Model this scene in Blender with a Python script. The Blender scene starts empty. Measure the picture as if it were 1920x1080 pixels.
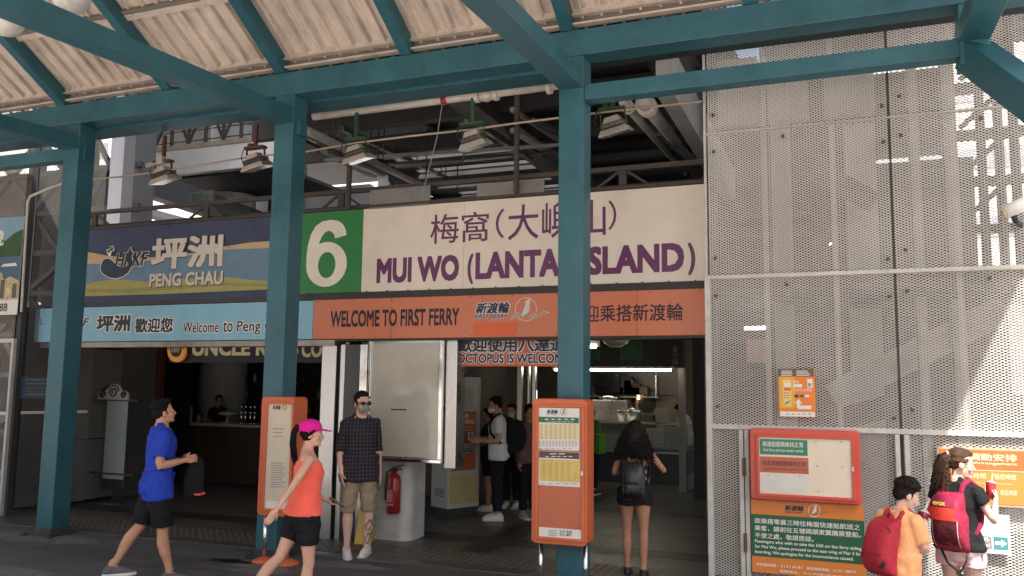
import bpy, bmesh, math, random
import numpy as np
from mathutils import Vector, Matrix, Euler
random.seed(7); RNG = np.random.default_rng(7)
R = math.radians
SC = bpy.context.scene
COL = SC.collection

# ------------------------------------------------------------------ camera, world, sun, exposure
FPX, YAW, PITCH, ROLL, CAMH = 1590.0, R(-21.4), R(6.6), R(0.69), 1.95
def cam_axes():
    cy, sy = math.cos(YAW), math.sin(YAW)
    r = Vector((cy, -sy, 0)); f = Vector((sy, cy, 0)); u = Vector((0, 0, 1))
    f2 = f * math.cos(PITCH) + u * math.sin(PITCH); u2 = u * math.cos(PITCH) - f * math.sin(PITCH)
    r3 = r * math.cos(ROLL) + u2 * math.sin(ROLL); u3 = u2 * math.cos(ROLL) - r * math.sin(ROLL)
    return r3, u3, f2
CR, CU, CF = cam_axes()
cd = bpy.data.cameras.new("camera"); cam = bpy.data.objects.new("camera", cd); COL.objects.link(cam)
cd.sensor_width = 36; cd.lens = FPX / 1920 * 36; cd.clip_start = 0.05; cd.clip_end = 3000
cam.matrix_world = Matrix(((CR.x, CU.x, -CF.x, 0), (CR.y, CU.y, -CF.y, 0), (CR.z, CU.z, -CF.z, CAMH), (0, 0, 0, 1)))
SC.camera = cam
SUN_EL, SUN_AZ = 58.0, 150.0      # azimuth clockwise from +Y (facade direction): behind the camera, a little to its right
w = bpy.data.worlds.new("World"); SC.world = w; w.use_nodes = True
nt = w.node_tree; nt.nodes.clear()
sky = nt.nodes.new("ShaderNodeTexSky"); sky.sky_type = 'NISHITA'; sky.sun_disc = False
sky.sun_elevation = R(SUN_EL); sky.sun_rotation = R(SUN_AZ); sky.air_density = 1.0; sky.dust_density = 6.0; sky.ozone_density = .6
bg = nt.nodes.new("ShaderNodeBackground"); bg.inputs[1].default_value = 0.15
out = nt.nodes.new("ShaderNodeOutputWorld")
nt.links.new(sky.outputs[0], bg.inputs[0]); nt.links.new(bg.outputs[0], out.inputs[0])
sd = bpy.data.lights.new("sun", 'SUN'); sd.energy = 4.6; sd.angle = R(0.53); sd.color = (1, .955, .89)
sun = bpy.data.objects.new("sun", sd); COL.objects.link(sun)
sdir = Vector((math.sin(R(SUN_AZ)) * math.cos(R(SUN_EL)), math.cos(R(SUN_AZ)) * math.cos(R(SUN_EL)), math.sin(R(SUN_EL))))
sun.rotation_euler = sdir.to_track_quat('Z', 'Y').to_euler(); sun.location = sdir * 40
SC.view_settings.view_transform = 'Standard'; SC.view_settings.look = 'None'
SC.view_settings.exposure = 1.15; SC.view_settings.gamma = 1
SC.render.engine = 'CYCLES'
try:
    SC.cycles.max_bounces = 10; SC.cycles.diffuse_bounces = 5; SC.cycles.use_denoising = True
    SC.cycles.sample_clamp_indirect = 6; SC.cycles.caustics_reflective = False; SC.cycles.caustics_refractive = False
except Exception: pass

# ------------------------------------------------------------------ measuring helpers (real planes of the place)
def ray(x, y):
    return CR * (x - 960) - CU * (y - 540) + CF * FPX
def PY(x, y, Y):
    d = ray(x, y); t = Y / d.y; return Vector((d.x * t, Y, CAMH + d.z * t))
def PX(x, y, X):
    d = ray(x, y); t = X / d.x; return Vector((X, d.y * t, CAMH + d.z * t))
def PZ(x, y, Z=0):
    d = ray(x, y); t = (Z - CAMH) / d.z; return Vector((d.x * t, d.y * t, Z))
def rect(x0, y0, x1, y1, Y):
    xm, ym = (x0 + x1) / 2, (y0 + y1) / 2
    return PY(x0, ym, Y).x, PY(x1, ym, Y).x, PY(xm, y1, Y).z, PY(xm, y0, Y).z
def facing(px, a):
    """rotation of a figure (front = +Y) seen at picture column px; a = degrees clockwise from looking straight away"""
    d = ray(px, 600); return math.atan2(-d.x, d.y) - R(a)

# ------------------------------------------------------------------ object helpers
def link(o, parent=None):
    COL.objects.link(o)
    if parent is not None: o.parent = parent
    return o
def tag(o, label=None, cat=None, group=None, kind=None):
    if label: o["label"] = label
    if cat: o["category"] = cat
    if group: o["group"] = group
    if kind: o["kind"] = kind
    return o
def thing(name, label, cat, loc=(0, 0, 0), rz=0.0, group=None):
    o = bpy.data.objects.new(name, None); o.empty_display_size = .1
    o.location = loc; o.rotation_euler = (0, 0, rz); link(o)
    return tag(o, label, cat, group)
def origin(o):
    v = Vector((0, 0, 0))
    while o is not None: v += o.location; o = o.parent
    return v
class MB:
    def __init__(s): s.bm = bmesh.new()
    def box(s, x0, x1, y0, y1, z0, z1):
        v = [s.bm.verts.new((x, y, z)) for z in (z0, z1) for y in (y0, y1) for x in (x0, x1)]
        for f in ((0, 2, 3, 1), (4, 5, 7, 6), (0, 1, 5, 4), (2, 6, 7, 3), (0, 4, 6, 2), (1, 3, 7, 5)):
            s.bm.faces.new([v[i] for i in f])
        return s
    def obox(s, c, ax, ay, az, hx, hy, hz):
        c = Vector(c); ax = Vector(ax).normalized() * hx; ay = Vector(ay).normalized() * hy; az = Vector(az).normalized() * hz
        v = [s.bm.verts.new(c + ax * i + ay * j + az * k) for k in (-1, 1) for j in (-1, 1) for i in (-1, 1)]
        for f in ((0, 2, 3, 1), (4, 5, 7, 6), (0, 1, 5, 4), (2, 6, 7, 3), (0, 4, 6, 2), (1, 3, 7, 5)):
            s.bm.faces.new([v[i] for i in f])
        return s
    def bar(s, p, q, wx, wz, up=(0, 0, 1)):
        p, q = Vector(p), Vector(q); d = (q - p); L = d.length; d.normalize()
        u = Vector(up); 
        if abs(d.dot(u)) > .98: u = Vector((0, 1, 0))
        x = d.cross(u).normalized(); z = x.cross(d).normalized()
        return s.obox((p + q) / 2, x, d, z, wx / 2, L / 2, wz / 2)
    def tube(s, pts, r, n=8, cap=True, flat=None):
        """tapered tube through pts; r = number or list; flat = (axis vector, factor) squashes the section; rounded ends when cap='r'"""
        pts = [Vector(p) for p in pts]; k = len(pts)
        r = [r] * k if not hasattr(r, '__len__') else list(r)
        if cap == 'r':
            d0 = (pts[0] - pts[1]).normalized(); d1 = (pts[-1] - pts[-2]).normalized()
            pre = [(pts[0] + d0 * r[0] * math.sin(a), r[0] * math.cos(a)) for a in (1.35, .95, .5)]
            post = [(pts[-1] + d1 * r[-1] * math.sin(a), r[-1] * math.cos(a)) for a in (.5, .95, 1.35)]
            pts = [p for p, _ in pre] + pts + [p for p, _ in post]
            r = [a for _, a in pre] + r + [a for _, a in post]; k = len(pts)
        t = []
        for i in range(k):
            a = pts[max(i - 1, 0)]; b = pts[min(i + 1, k - 1)]; t.append((b - a).normalized() if (b - a).length > 1e-9 else Vector((0, 0, 1)))
        u = t[0].orthogonal().normalized(); rings = []
        for i in range(k):
            u = (u - t[i] * u.dot(t[i])).normalized(); v = t[i].cross(u)
            ring = []
            for j in range(n):
                a = 2 * math.pi * j / n; o = (u * math.cos(a) + v * math.sin(a)) * r[i]
                if flat: o = o - flat[0] * o.dot(flat[0]) * (1 - flat[1])
                ring.append(s.bm.verts.new(pts[i] + o))
            rings.append(ring)
        for a, b in zip(rings, rings[1:]):
            for j in range(n): s.bm.faces.new((a[j], a[(j + 1) % n], b[(j + 1) % n], b[j]))
        if cap: s.bm.faces.new(rings[0][::-1]); s.bm.faces.new(rings[-1])
        return s
    def lathe(s, prof, c=(0, 0, 0), n=20, cap=True):
        c = Vector(c); rings = []
        for r, z in prof:
            rings.append([s.bm.verts.new(c + Vector((r * math.cos(2 * math.pi * j / n), r * math.sin(2 * math.pi * j / n), z))) for j in range(n)])
        for a, b in zip(rings, rings[1:]):
            for j in range(n): s.bm.faces.new((a[j], a[(j + 1) % n], b[(j + 1) % n], b[j]))
        if cap: s.bm.faces.new(rings[0][::-1]); s.bm.faces.new(rings[-1])
        return s
    def rings(s, rs, cap=True):
        R_ = [[s.bm.verts.new(p) for p in r] for r in rs]; n = len(R_[0])
        for a, b in zip(R_, R_[1:]):
            for j in range(n): s.bm.faces.new((a[j], a[(j + 1) % n], b[(j + 1) % n], b[j]))
        if cap: s.bm.faces.new(R_[0][::-1]); s.bm.faces.new(R_[-1])
        return s
    def ell(s, c, r, rot=None, n=14, m=9):
        c = Vector(c); rot = rot or Matrix.Identity(3); rs = []
        for i in range(m + 1):
            th = math.pi * (0.02 + .96 * i / m); rs.append([c + rot @ Vector((r[0] * math.sin(th) * math.cos(2 * math.pi * j / n), r[1] * math.sin(th) * math.sin(2 * math.pi * j / n), -r[2] * math.cos(th))) for j in range(n)])
        return s.rings(rs)
    def poly(s, pts2, y, th=0.0):
        """flat outline in the XZ plane at y, th thick towards +y"""
        v = [s.bm.verts.new((x, y, z)) for x, z in pts2]; f = s.bm.faces.new(v)
        if th:
            w_ = [s.bm.verts.new((x, y + th, z)) for x, z in pts2]; s.bm.faces.new(w_[::-1]); n = len(v)
            for i in range(n): s.bm.faces.new((v[i], w_[i], w_[(i + 1) % n], v[(i + 1) % n]))
        return s
    def quad(s, a, b, c, d):
        s.bm.faces.new([s.bm.verts.new(p) for p in (a, b, c, d)]); return s
    def build(s, name, m, parent=None, local=False, bevel=0, smooth=False, xf=None):
        bmesh.ops.recalc_face_normals(s.bm, faces=s.bm.faces[:])
        if xf is not None: s.bm.transform(xf)
        me = bpy.data.meshes.new(name)
        if parent is None:
            if len(s.bm.verts):
                xs = [v.co for v in s.bm.verts]
                o0 = Vector(((min(v.x for v in xs) + max(v.x for v in xs)) / 2, (min(v.y for v in xs) + max(v.y for v in xs)) / 2, min(v.z for v in xs)))
            else: o0 = Vector((0, 0, 0))
        else: o0 = Vector((0, 0, 0)) if local else origin(parent)
        bmesh.ops.translate(s.bm, verts=s.bm.verts[:], vec=-o0)
        s.bm.to_mesh(me); s.bm.free()
        o = bpy.data.objects.new(name, me); link(o, parent)
        if parent is None: o.location = o0
        if m: me.materials.append(m)
        if smooth:
            for p in me.polygons: p.use_smooth = True
        if bevel:
            b = o.modifiers.new("bevel", 'BEVEL'); b.width = bevel; b.segments = 2; b.limit_method = 'ANGLE'; b.angle_limit = R(40)
        return o
def remeshed(mb, name, m, parent, vox=.008, it=3, xf=None, fac=.5, noise=0, nscale=30):
    """fuse the overlapping pieces of mb into one continuous skin"""
    bmesh.ops.recalc_face_normals(mb.bm, faces=mb.bm.faces[:])
    if xf is not None: mb.bm.transform(xf)
    me = bpy.data.meshes.new("raw"); mb.bm.to_mesh(me); mb.bm.free()
    o = bpy.data.objects.new("raw", me); COL.objects.link(o)
    r = o.modifiers.new("r", 'REMESH'); r.mode = 'VOXEL'; r.voxel_size = vox; r.adaptivity = 0
    sm = o.modifiers.new("s", 'SMOOTH'); sm.factor = fac; sm.iterations = it
    dg = bpy.context.evaluated_depsgraph_get(); dg.update()
    m2 = bpy.data.meshes.new_from_object(o.evaluated_get(dg)); bpy.data.objects.remove(o); bpy.data.meshes.remove(me)
    m2.name = name
    nV = len(m2.vertices)
    if noise and nV:
        co = np.empty(nV * 3, np.float32); m2.vertices.foreach_get("co", co); co = co.reshape(-1, 3)
        no = np.empty(nV * 3, np.float32); m2.vertices.foreach_get("normal", no); no = no.reshape(-1, 3)
        d = np.zeros(nV)
        for k in range(7):
            v = RNG.normal(size=3) * nscale; d += np.sin(co @ v + RNG.uniform(0, 6) + .8 * np.sin(co @ (RNG.normal(size=3) * nscale * .6))) / 3
        for k in range(5):       # finer creases
            v = RNG.normal(size=3) * nscale * 2.2; d -= np.abs(np.sin(co @ v + RNG.uniform(0, 6) + 1.2 * np.sin(co @ (RNG.normal(size=3) * nscale)))) / 5 - .12
        co += no * (d * noise)[:, None]; m2.vertices.foreach_set("co", co.ravel())
    m2.materials.clear(); m2.materials.append(m)
    m2.polygons.foreach_set("use_smooth", [True] * len(m2.polygons))
    o = bpy.data.objects.new(name, m2); link(o, parent); return o
def copy_tree(o, parent=None):
    c = o.copy(); COL.objects.link(c)
    if parent is not None: c.parent = parent
    for ch in o.children: copy_tree(ch, c)
    return c
_tc = {}
def text(parent, name, body, x0, x1, z0, z1, y, m, bold=0.0, shear=0.0, fit=None, off=0.0, label=None):
    """printed or cut lettering filling the box x0..x1, z0..z1 on the plane y (read from -Y); bold = extra stroke weight in em"""
    c = bpy.data.curves.new("t", 'FONT'); c.body = body; c.shear = shear; c.offset = off; c.resolution_u = 3 if not off else 8; c.fill_mode = 'FRONT'
    o = bpy.data.objects.new("t", c); COL.objects.link(o)
    dg = bpy.context.evaluated_depsgraph_get(); dg.update()
    me = bpy.data.meshes.new_from_object(o.evaluated_get(dg)); bpy.data.objects.remove(o); bpy.data.curves.remove(c)
    n = len(me.vertices); co = np.empty(n * 3, np.float32); me.vertices.foreach_get("co", co); co = co.reshape(-1, 3)
    tri = [tuple(p.vertices) for p in me.polygons]; bpy.data.meshes.remove(me)
    a, b = co.min(0), co.max(0); e = bold * .9; ef = e if fit is None else fit * .9
    sx = (x1 - x0) / max(b[0] - a[0] + 2 * ef, 1e-6); sz = (z1 - z0) / max(b[1] - a[1] + 2 * ef, 1e-6)
    ox = (x0 + x1) / 2 - (a[0] + b[0]) / 2 * sx; oz = (z0 + z1) / 2 - (a[1] + b[1]) / 2 * sz
    org = origin(parent) if parent else Vector((0, 0, 0))
    ring = [(-1, -1), (-.5, -1), (0, -1), (.5, -1), (1, -1), (1, -.5), (1, 0), (1, .5), (1, 1), (.5, 1), (0, 1), (-.5, 1), (-1, 1), (-1, .5), (-1, 0), (-1, -.5)] if bold > .03 else [(-1, -1), (1, -1), (1, 1), (-1, 1)]
    sh = [(0, 0)] if e == 0 else [(e * q * u, e * q * v) for q in ((1, .5) if bold > .05 else (1,)) for u, v in ring]
    V = []; F = []
    for i, (dx, dz) in enumerate(sh):
        k = len(V); V += [(X, y - org.y - .00004 * i, Z) for X, Z in zip(((co[:, 0] + dx) * sx + ox - org.x).tolist(), ((co[:, 1] + dz) * sz + oz - org.z).tolist())]
        F += [tuple(v + k for v in f) for f in tri]
    me = bpy.data.meshes.new(name); me.from_pydata(V, [], F); me.materials.append(m)
    o = bpy.data.objects.new(name, me); link(o, parent)
    if label: o["label"] = label
    return o

# ------------------------------------------------------------------ materials
def lin(h):
    h = h.lstrip('#'); c = [int(h[i:i + 2], 16) / 255 for i in (0, 2, 4)]
    return tuple(x / 12.92 if x <= .04045 else ((x + .055) / 1.055) ** 2.4 for x in c)
MATS = {}
def M(name, col, rough=.6, metal=0.0, var=.10, scale=2.5, bump=0.0, bscale=60, dirt=0.0, dcol=(.06, .045, .03), dscale=1.2, streak=False, spec=.5, coat=0.0, emit=0.0, trans=0.0, sheen=0.0, alpha=1.0, extra=None, chips=None):
    if name in MATS: return MATS[name]
    m = bpy.data.materials.new(name); m.use_nodes = True; t = m.node_tree; N = t.nodes; L = t.links
    b = N["Principled BSDF"]; b.inputs["Metallic"].default_value = metal; b.inputs["Specular IOR Level"].default_value = spec
    g = N.new("ShaderNodeNewGeometry"); pos = g.outputs["Position"]
    n1 = N.new("ShaderNodeTexNoise"); n1.inputs["Scale"].default_value = scale; n1.inputs["Detail"].default_value = 6; n1.inputs["Roughness"].default_value = .65
    L.new(pos, n1.inputs["Vector"])
    mr = N.new("ShaderNodeMapRange"); mr.inputs[1].default_value = .3; mr.inputs[2].default_value = .7; mr.inputs[3].default_value = 1 - var; mr.inputs[4].default_value = 1 + var
    L.new(n1.outputs[0], mr.inputs[0])
    base = N.new("ShaderNodeRGB"); base.outputs[0].default_value = (*col, 1); csock = base.outputs[0]
    if extra: csock = extra(N, L, pos, csock) or csock
    mul = N.new("ShaderNodeVectorMath"); mul.operation = 'SCALE'; L.new(csock, mul.inputs[0]); L.new(mr.outputs[0], mul.inputs["Scale"])
    cur = mul.outputs[0]
    if dirt:
        mp = N.new("ShaderNodeMapping"); L.new(pos, mp.inputs[0])
        mp.inputs["Scale"].default_value = (dscale * 4, dscale * .45, dscale * .45) if streak == 'y' else (dscale * 4, dscale * 4, dscale * .5) if streak else (dscale,) * 3
        n2 = N.new("ShaderNodeTexNoise"); n2.inputs["Scale"].default_value = 1.6; n2.inputs["Detail"].default_value = 9; n2.inputs["Roughness"].default_value = .7
        L.new(mp.outputs[0], n2.inputs["Vector"])
        r2 = N.new("ShaderNodeMapRange"); r2.inputs[1].default_value = .48; r2.inputs[2].default_value = .78; r2.inputs[4].default_value = dirt; L.new(n2.outputs[0], r2.inputs[0])
        mx = N.new("ShaderNodeMix"); mx.data_type = 'RGBA'; L.new(r2.outputs[0], mx.inputs[0]); L.new(cur, mx.inputs[6]); mx.inputs[7].default_value = (*dcol, 1); cur = mx.outputs[2]
    if chips:      # small chips and scuffs in the paint
        n4 = N.new("ShaderNodeTexNoise"); n4.inputs["Scale"].default_value = 9; n4.inputs["Detail"].default_value = 10; n4.inputs["Roughness"].default_value = .75; L.new(pos, n4.inputs["Vector"])
        r4 = N.new("ShaderNodeMapRange"); r4.inputs[1].default_value = .66; r4.inputs[2].default_value = .70; r4.inputs[4].default_value = .85; L.new(n4.outputs[0], r4.inputs[0])
        mx = N.new("ShaderNodeMix"); mx.data_type = 'RGBA'; L.new(r4.outputs[0], mx.inputs[0]); L.new(cur, mx.inputs[6]); mx.inputs[7].default_value = (*chips, 1); cur = mx.outputs[2]
    L.new(cur, b.inputs["Base Color"])
    rr = N.new("ShaderNodeMapRange"); rr.inputs[1].default_value = .3; rr.inputs[2].default_value = .7; rr.inputs[3].default_value = max(rough - .1, .02); rr.inputs[4].default_value = min(rough + .1, 1)
    L.new(n1.outputs[0], rr.inputs[0]); L.new(rr.outputs[0], b.inputs["Roughness"])
    if bump:
        n3 = N.new("ShaderNodeTexNoise"); n3.inputs["Scale"].default_value = bscale; n3.inputs["Detail"].default_value = 5; L.new(pos, n3.inputs["Vector"])
        bp = N.new("ShaderNodeBump"); bp.inputs["Strength"].default_value = bump; bp.inputs["Distance"].default_value = .4 / bscale; L.new(n3.outputs[0], bp.inputs["Height"]); L.new(bp.outputs[0], b.inputs["Normal"])
    if coat: b.inputs["Coat Weight"].default_value = coat; b.inputs["Coat Roughness"].default_value = .15
    if trans: b.inputs["Transmission Weight"].default_value = trans
    if sheen: b.inputs["Sheen Weight"].default_value = sheen
    if emit: L.new(cur, b.inputs["Emission Color"]); b.inputs["Emission Strength"].default_value = emit
    if alpha < 1: b.inputs["Alpha"].default_value = alpha
    MATS[name] = m; return m
def tiles(size, gap, gcol, offs=(0, 0)):
    def f(N, L, pos, c):
        sx = N.new("ShaderNodeSeparateXYZ"); L.new(pos, sx.inputs[0]); ms = []
        for k, o in ((0, offs[0]), (1, offs[1])):
            a = N.new("ShaderNodeMath"); a.operation = 'ADD'; a.inputs[1].default_value = o; L.new(sx.outputs[k], a.inputs[0])
            p = N.new("ShaderNodeMath"); p.operation = 'PINGPONG'; p.inputs[1].default_value = size / 2; L.new(a.outputs[0], p.inputs[0]); ms.append(p.outputs[0])
        mn = N.new("ShaderNodeMath"); mn.operation = 'MINIMUM'; L.new(ms[0], mn.inputs[0]); L.new(ms[1], mn.inputs[1])
        lt = N.new("ShaderNodeMath"); lt.operation = 'LESS_THAN'; lt.inputs[1].default_value = gap; L.new(mn.outputs[0], lt.inputs[0])
        # each tile its own shade
        fl = N.new("ShaderNodeVectorMath"); fl.operation = 'SCALE'; fl.inputs["Scale"].default_value = 1 / size
        ad = N.new("ShaderNodeVectorMath"); ad.operation = 'ADD'; ad.inputs[1].default_value = (offs[0], offs[1], 0); L.new(pos, ad.inputs[0]); L.new(ad.outputs[0], fl.inputs[0])
        f2 = N.new("ShaderNodeVectorMath"); f2.operation = 'FLOOR'; L.new(fl.outputs[0], f2.inputs[0])
        wn = N.new("ShaderNodeTexWhiteNoise"); wn.noise_dimensions = '2D'; L.new(f2.outputs[0], wn.inputs[0])
        mr = N.new("ShaderNodeMapRange"); mr.inputs[3].default_value = .82; mr.inputs[4].default_value = 1.15; L.new(wn.outputs[0], mr.inputs[0])
        sc = N.new("ShaderNodeVectorMath"); sc.operation = 'SCALE'; L.new(c, sc.inputs[0]); L.new(mr.outputs[0], sc.inputs["Scale"])
        mx = N.new("ShaderNodeMix"); mx.data_type = 'RGBA'; L.new(lt.outputs[0], mx.inputs[0]); L.new(sc.outputs[0], mx.inputs[6]); mx.inputs[7].default_value = (*gcol, 1)
        return mx.outputs[2]
    return f
TEAL = M("teal paint", (.026, .115, .150), .45, var=.26, scale=1.6, dirt=.5, dcol=(.07, .13, .14), dscale=2.2, streak=True, bump=.15, bscale=25, chips=(.16, .20, .20))
TEAL2 = M("teal paint worn", (.02, .10, .142), .5, var=.25, scale=3, dirt=.55, dcol=(.012, .05, .06), dscale=3, bump=.15, bscale=30, chips=(.14, .12, .10))
ROOFM = M("roof sheet cream", (.66, .56, .485), .6, var=.2, scale=1.8, dirt=.9, dcol=(.17, .15, .135), dscale=1.7, streak='y', bump=.1, chips=(.20, .17, .15))
TRIM = M("roof trim cream", (.60, .51, .44), .6, var=.12, dirt=.6, dcol=(.2, .16, .13), dscale=3)
TRIMD = M("roof trim shaded grimy", (.20, .175, .15), .8, var=.2, dirt=.5, bump=.2)  # grimy trim, darkened to carry the shade on the purlin face
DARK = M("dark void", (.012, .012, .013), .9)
STEELD = M("dark painted steel", (.045, .045, .047), .6, var=.25, dirt=.3, dcol=(.10, .06, .04))
RUSTRAIL = M("rusty rail", (.055, .046, .042), .75, var=.3, scale=6, dirt=.6, dcol=(.10, .05, .03), dscale=4)
GREYC = M("grey concrete", (.28, .28, .28), .8, var=.15, dirt=.4, bump=.2)
WHITEW = M("white building paint", (.62, .63, .64), .6, var=.08, dirt=.3, dcol=(.3, .27, .24), streak=True)
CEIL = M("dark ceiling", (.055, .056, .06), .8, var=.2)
CEILB = M("blue grey ceiling sheet", (.34, .36, .40), .6, var=.1)
PIPE = M("cream pipe", (.60, .55, .48), .5, var=.1, dirt=.5, dcol=(.3, .22, .15), dscale=4)
REDP = M("red paint", (.35, .03, .03), .5)
GREENP = M("green paint bracket", (.028, .075, .036), .5, var=.2)
REDB = M("oxide red bracket", (.10, .03, .026), .6, var=.25)
STAIN = M("stainless steel", (.50, .49, .48), .30, metal=1, var=.08, scale=.7)
CHROME = M("bright steel tube", (.75, .75, .75), .18, metal=1, var=.05)
FENCE = M("expanded metal", (.74, .715, .67), .5, var=.2, scale=1.2, dirt=.55, dcol=(.34, .30, .26), dscale=1.5, spec=.5)
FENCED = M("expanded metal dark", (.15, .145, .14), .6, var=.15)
FRAME = M("fence frame grey", (.55, .54, .50), .5, var=.15, dirt=.5, dcol=(.30, .24, .17), dscale=5)
BLACK = M("black plastic", (.015, .015, .016), .5, var=.05)
GLASSD = M("dark glass", (.02, .022, .024), .08, spec=.6)
ORANGE = M("orange enamel", (.60, .14, .05), .45, var=.07, dirt=.25, dcol=(.45, .12, .05), dscale=3)
ORANGE2 = M("orange fascia vinyl", (.60, .185, .095), .42, var=.05, scale=1.2, dirt=.15, dcol=(.42, .12, .06))
ORANGEP = M("orange patch vinyl", (.72, .12, .035), .45, var=.03)
SKYB = M("light blue fascia vinyl", (.225, .46, .60), .4, var=.06, dirt=.3, dcol=(.16, .28, .36), streak=True)
CREAM = M("cream lightbox vinyl", (.74, .67, .58), .45, var=.04, dirt=.35, dcol=(.45, .34, .24), dscale=1.4)
SIGNG = M("sign green vinyl", (.02, .20, .045), .45, var=.06)
PURPLE = M("purple vinyl", (.13, .025, .105), .45, var=.05)
INK = M("black ink", (.012, .010, .018), .5, var=.02)
NAVY = M("navy ink", (.022, .018, .06), .5, var=.05)
WHITEI = M("white ink", (.80, .78, .74), .5, var=.03)
WHITEP = M("white plastic", (.72, .72, .70), .45, var=.05, dirt=.15, dcol=(.4, .37, .3))
PAPER = M("paper white", (.78, .76, .70), .6, var=.04)
BRONZE = M("logo bronze", (.42, .24, .08), .45)
GREENI = M("green ink", (.02, .14, .045), .5)
YELP = M("yellow paper", (.72, .52, .12), .6, var=.05)
CREAMP = M("cream paper", (.78, .66, .40), .6, var=.04)
BROWNI = M("brown ink", (.08, .03, .025), .5)
GREYI = M("grey ink", (.28, .27, .27), .6, var=.1)
OLIVE = M("faded ink", (.42, .34, .14), .6)
BEIGE = M("pinboard cream", (.80, .70, .54), .6, var=.05, dirt=.25, dcol=(.5, .4, .28))

# ================================================================== THE GROUND
ASPH = M("asphalt", (.098, .094, .090), .85, var=.32, scale=1.3, dirt=.6, dcol=(.045, .043, .042), dscale=.8, bump=.6, bscale=160)
CONCF = M("pale bounce paving", (.46, .42, .385), .8, var=.1, bump=.2)  # unseen pale paving, toned to bounce warm sun up under the canopy
HALLT = M("hall floor tiles", (.112, .102, .088), .4, var=.12, dirt=.3, dcol=(.06, .055, .05), extra=tiles(.6, .006, (.05, .045, .04), (.2, .15)))
BANDT = M("dark band tiles", (.045, .036, .032), .45, var=.1, extra=tiles(.3, .004, (.03, .027, .025)))
TACT = M("tactile tiles", (.125, .105, .08), .5, var=.15, dirt=.4, dcol=(.05, .045, .04))
def sheet(name, x0, x1, y0, y1, z, m):
    o = MB().quad((x0, y0, z), (x1, y0, z), (x1, y1, z), (x0, y1, z)).build(name, m); return tag(o, kind='structure')
sheet("ground", -400, 400, -400, 400, -.03, CONCF)
sheet("pavement", -40, 30, 4.3, 8.55, 0.0, ASPH)
MB().box(-40, 30, 4.1, 4.3, -.02, .005).build("kerb", GREYC)["kind"] = 'structure'
sheet("hall_floor", -16, 3, 8.55, 24, .004, HALLT)
b = MB()
for x0, x1, y0, y1 in ((-11.3, 3, 9.95, 10.42), (-11.3, 3, 13.2, 13.65), (-4.35, -3.95, 9.42, 9.95), (-4.35, -3.95, 10.42, 13.2), (-7.9, -7.5, 10.42, 13.2), (-4.35, -3.95, 13.65, 16.2)):
    b.quad((x0, y0, .008), (x1, y0, .008), (x1, y1, .008), (x0, y1, .008))
tag(b.build("floor_bands", BANDT), kind='structure')
b = MB(); b.quad((-10.6, 8.72, .008), (-1.45, 8.72, .008), (-1.45, 9.38, .008), (-10.6, 9.38, .008))
tag(b.build("tactile_paving", TACT), kind='structure')
b = MB()
for i in range(int(9.0 / .1)):
    for j in range(6):
        x, y = -10.5 + i * .1, 8.78 + j * .108
        r_ = .026; vs = [b.bm.verts.new((x + r_ * math.cos(k * math.pi / 3), y + r_ * math.sin(k * math.pi / 3), .009)) for k in range(6)]
        vt = [b.bm.verts.new((x + .6 * r_ * math.cos(k * math.pi / 3), y + .6 * r_ * math.sin(k * math.pi / 3), .016)) for k in range(6)]
        b.bm.faces.new(vt)
        for k in range(6): b.bm.faces.new((vs[k], vs[(k + 1) % 6], vt[(k + 1) % 6], vt[k]))
tag(b.build("tactile_domes", M("tactile dome", (.135, .115, .085), .5, var=.15)), kind='structure')
tag(MB().box(-16, 3, 8.5, 8.56, -.02, .010).build("threshold_strip", M("threshold metal", (.16, .155, .15), .5, metal=.6)), kind='structure')
# worn patches, seams and gum spots on the asphalt
AS2 = M("asphalt patch", (.075, .071, .068), .8, var=.3, scale=2, dirt=.5, dcol=(.13, .125, .12), bump=.6, bscale=140)
AS3 = M("worn pale asphalt", (.15, .145, .138), .85, var=.3, scale=3, dirt=.7, dcol=(.08, .076, .073), dscale=2, bump=.5, bscale=140)
def blob(nm, cx, cy, rx, ry, z, m, n=26, rag=.25):
    b = MB(); ph = [random.uniform(0, 6.28) for _ in range(4)]
    b.bm.faces.new([b.bm.verts.new((cx + rx * math.cos(a) * (1 + rag * math.sin(3 * a + ph[0]) * math.sin(5 * a + ph[1])), cy + ry * math.sin(a) * (1 + rag * math.sin(2 * a + ph[2]) * math.sin(7 * a + ph[3])), z)) for a in [2 * math.pi * k / n for k in range(n)]])
    return tag(b.build(nm, m), kind='structure')
for k, (px, py, rx, ry, m) in enumerate(((70, 1008, .9, .28, AS3), (20, 1072, .5, .18, AS3), (470, 1066, .55, .2, AS3), (250, 1045, 1.6, .3, AS2), (760, 1068, .9, .25, AS2), (640, 1060, .5, .15, AS3), (420, 1020, 1.0, .12, AS2))):
    c_ = PZ(px, py); blob("worn_patch", c_.x, c_.y, rx, ry, .003 + .0003 * k, m)
b = MB()
for k in range(90):
    x, y, r_ = random.uniform(-11, 2.5), random.uniform(5.2, 8.4), random.uniform(.008, .022); b.bm.faces.new([b.bm.verts.new((x + r_ * math.cos(a), y + r_ * math.sin(a) * .8, .0065)) for a in [2 * math.pi * j / 8 for j in range(8)]])
o = b.build("gum_spots", M("gum spot", (.03, .029, .028), .7)); o["kind"] = "structure"
# oily patches and bolts on the asphalt
b = MB()
c0 = PZ(420, 1052); pts = []
for k in range(18):
    a = 2 * math.pi * k / 18; rr = (.75 + .4 * math.sin(3 * a + 1) * math.cos(2 * a)); pts.append((c0.x + .34 * rr * math.cos(a), c0.y + .13 * rr * math.sin(a), .005))
b.bm.faces.new([b.bm.verts.new(p) for p in pts])
tag(b.build("pavement_stain", M("wet stain", (.014, .014, .014), .35)), kind='structure')

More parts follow.
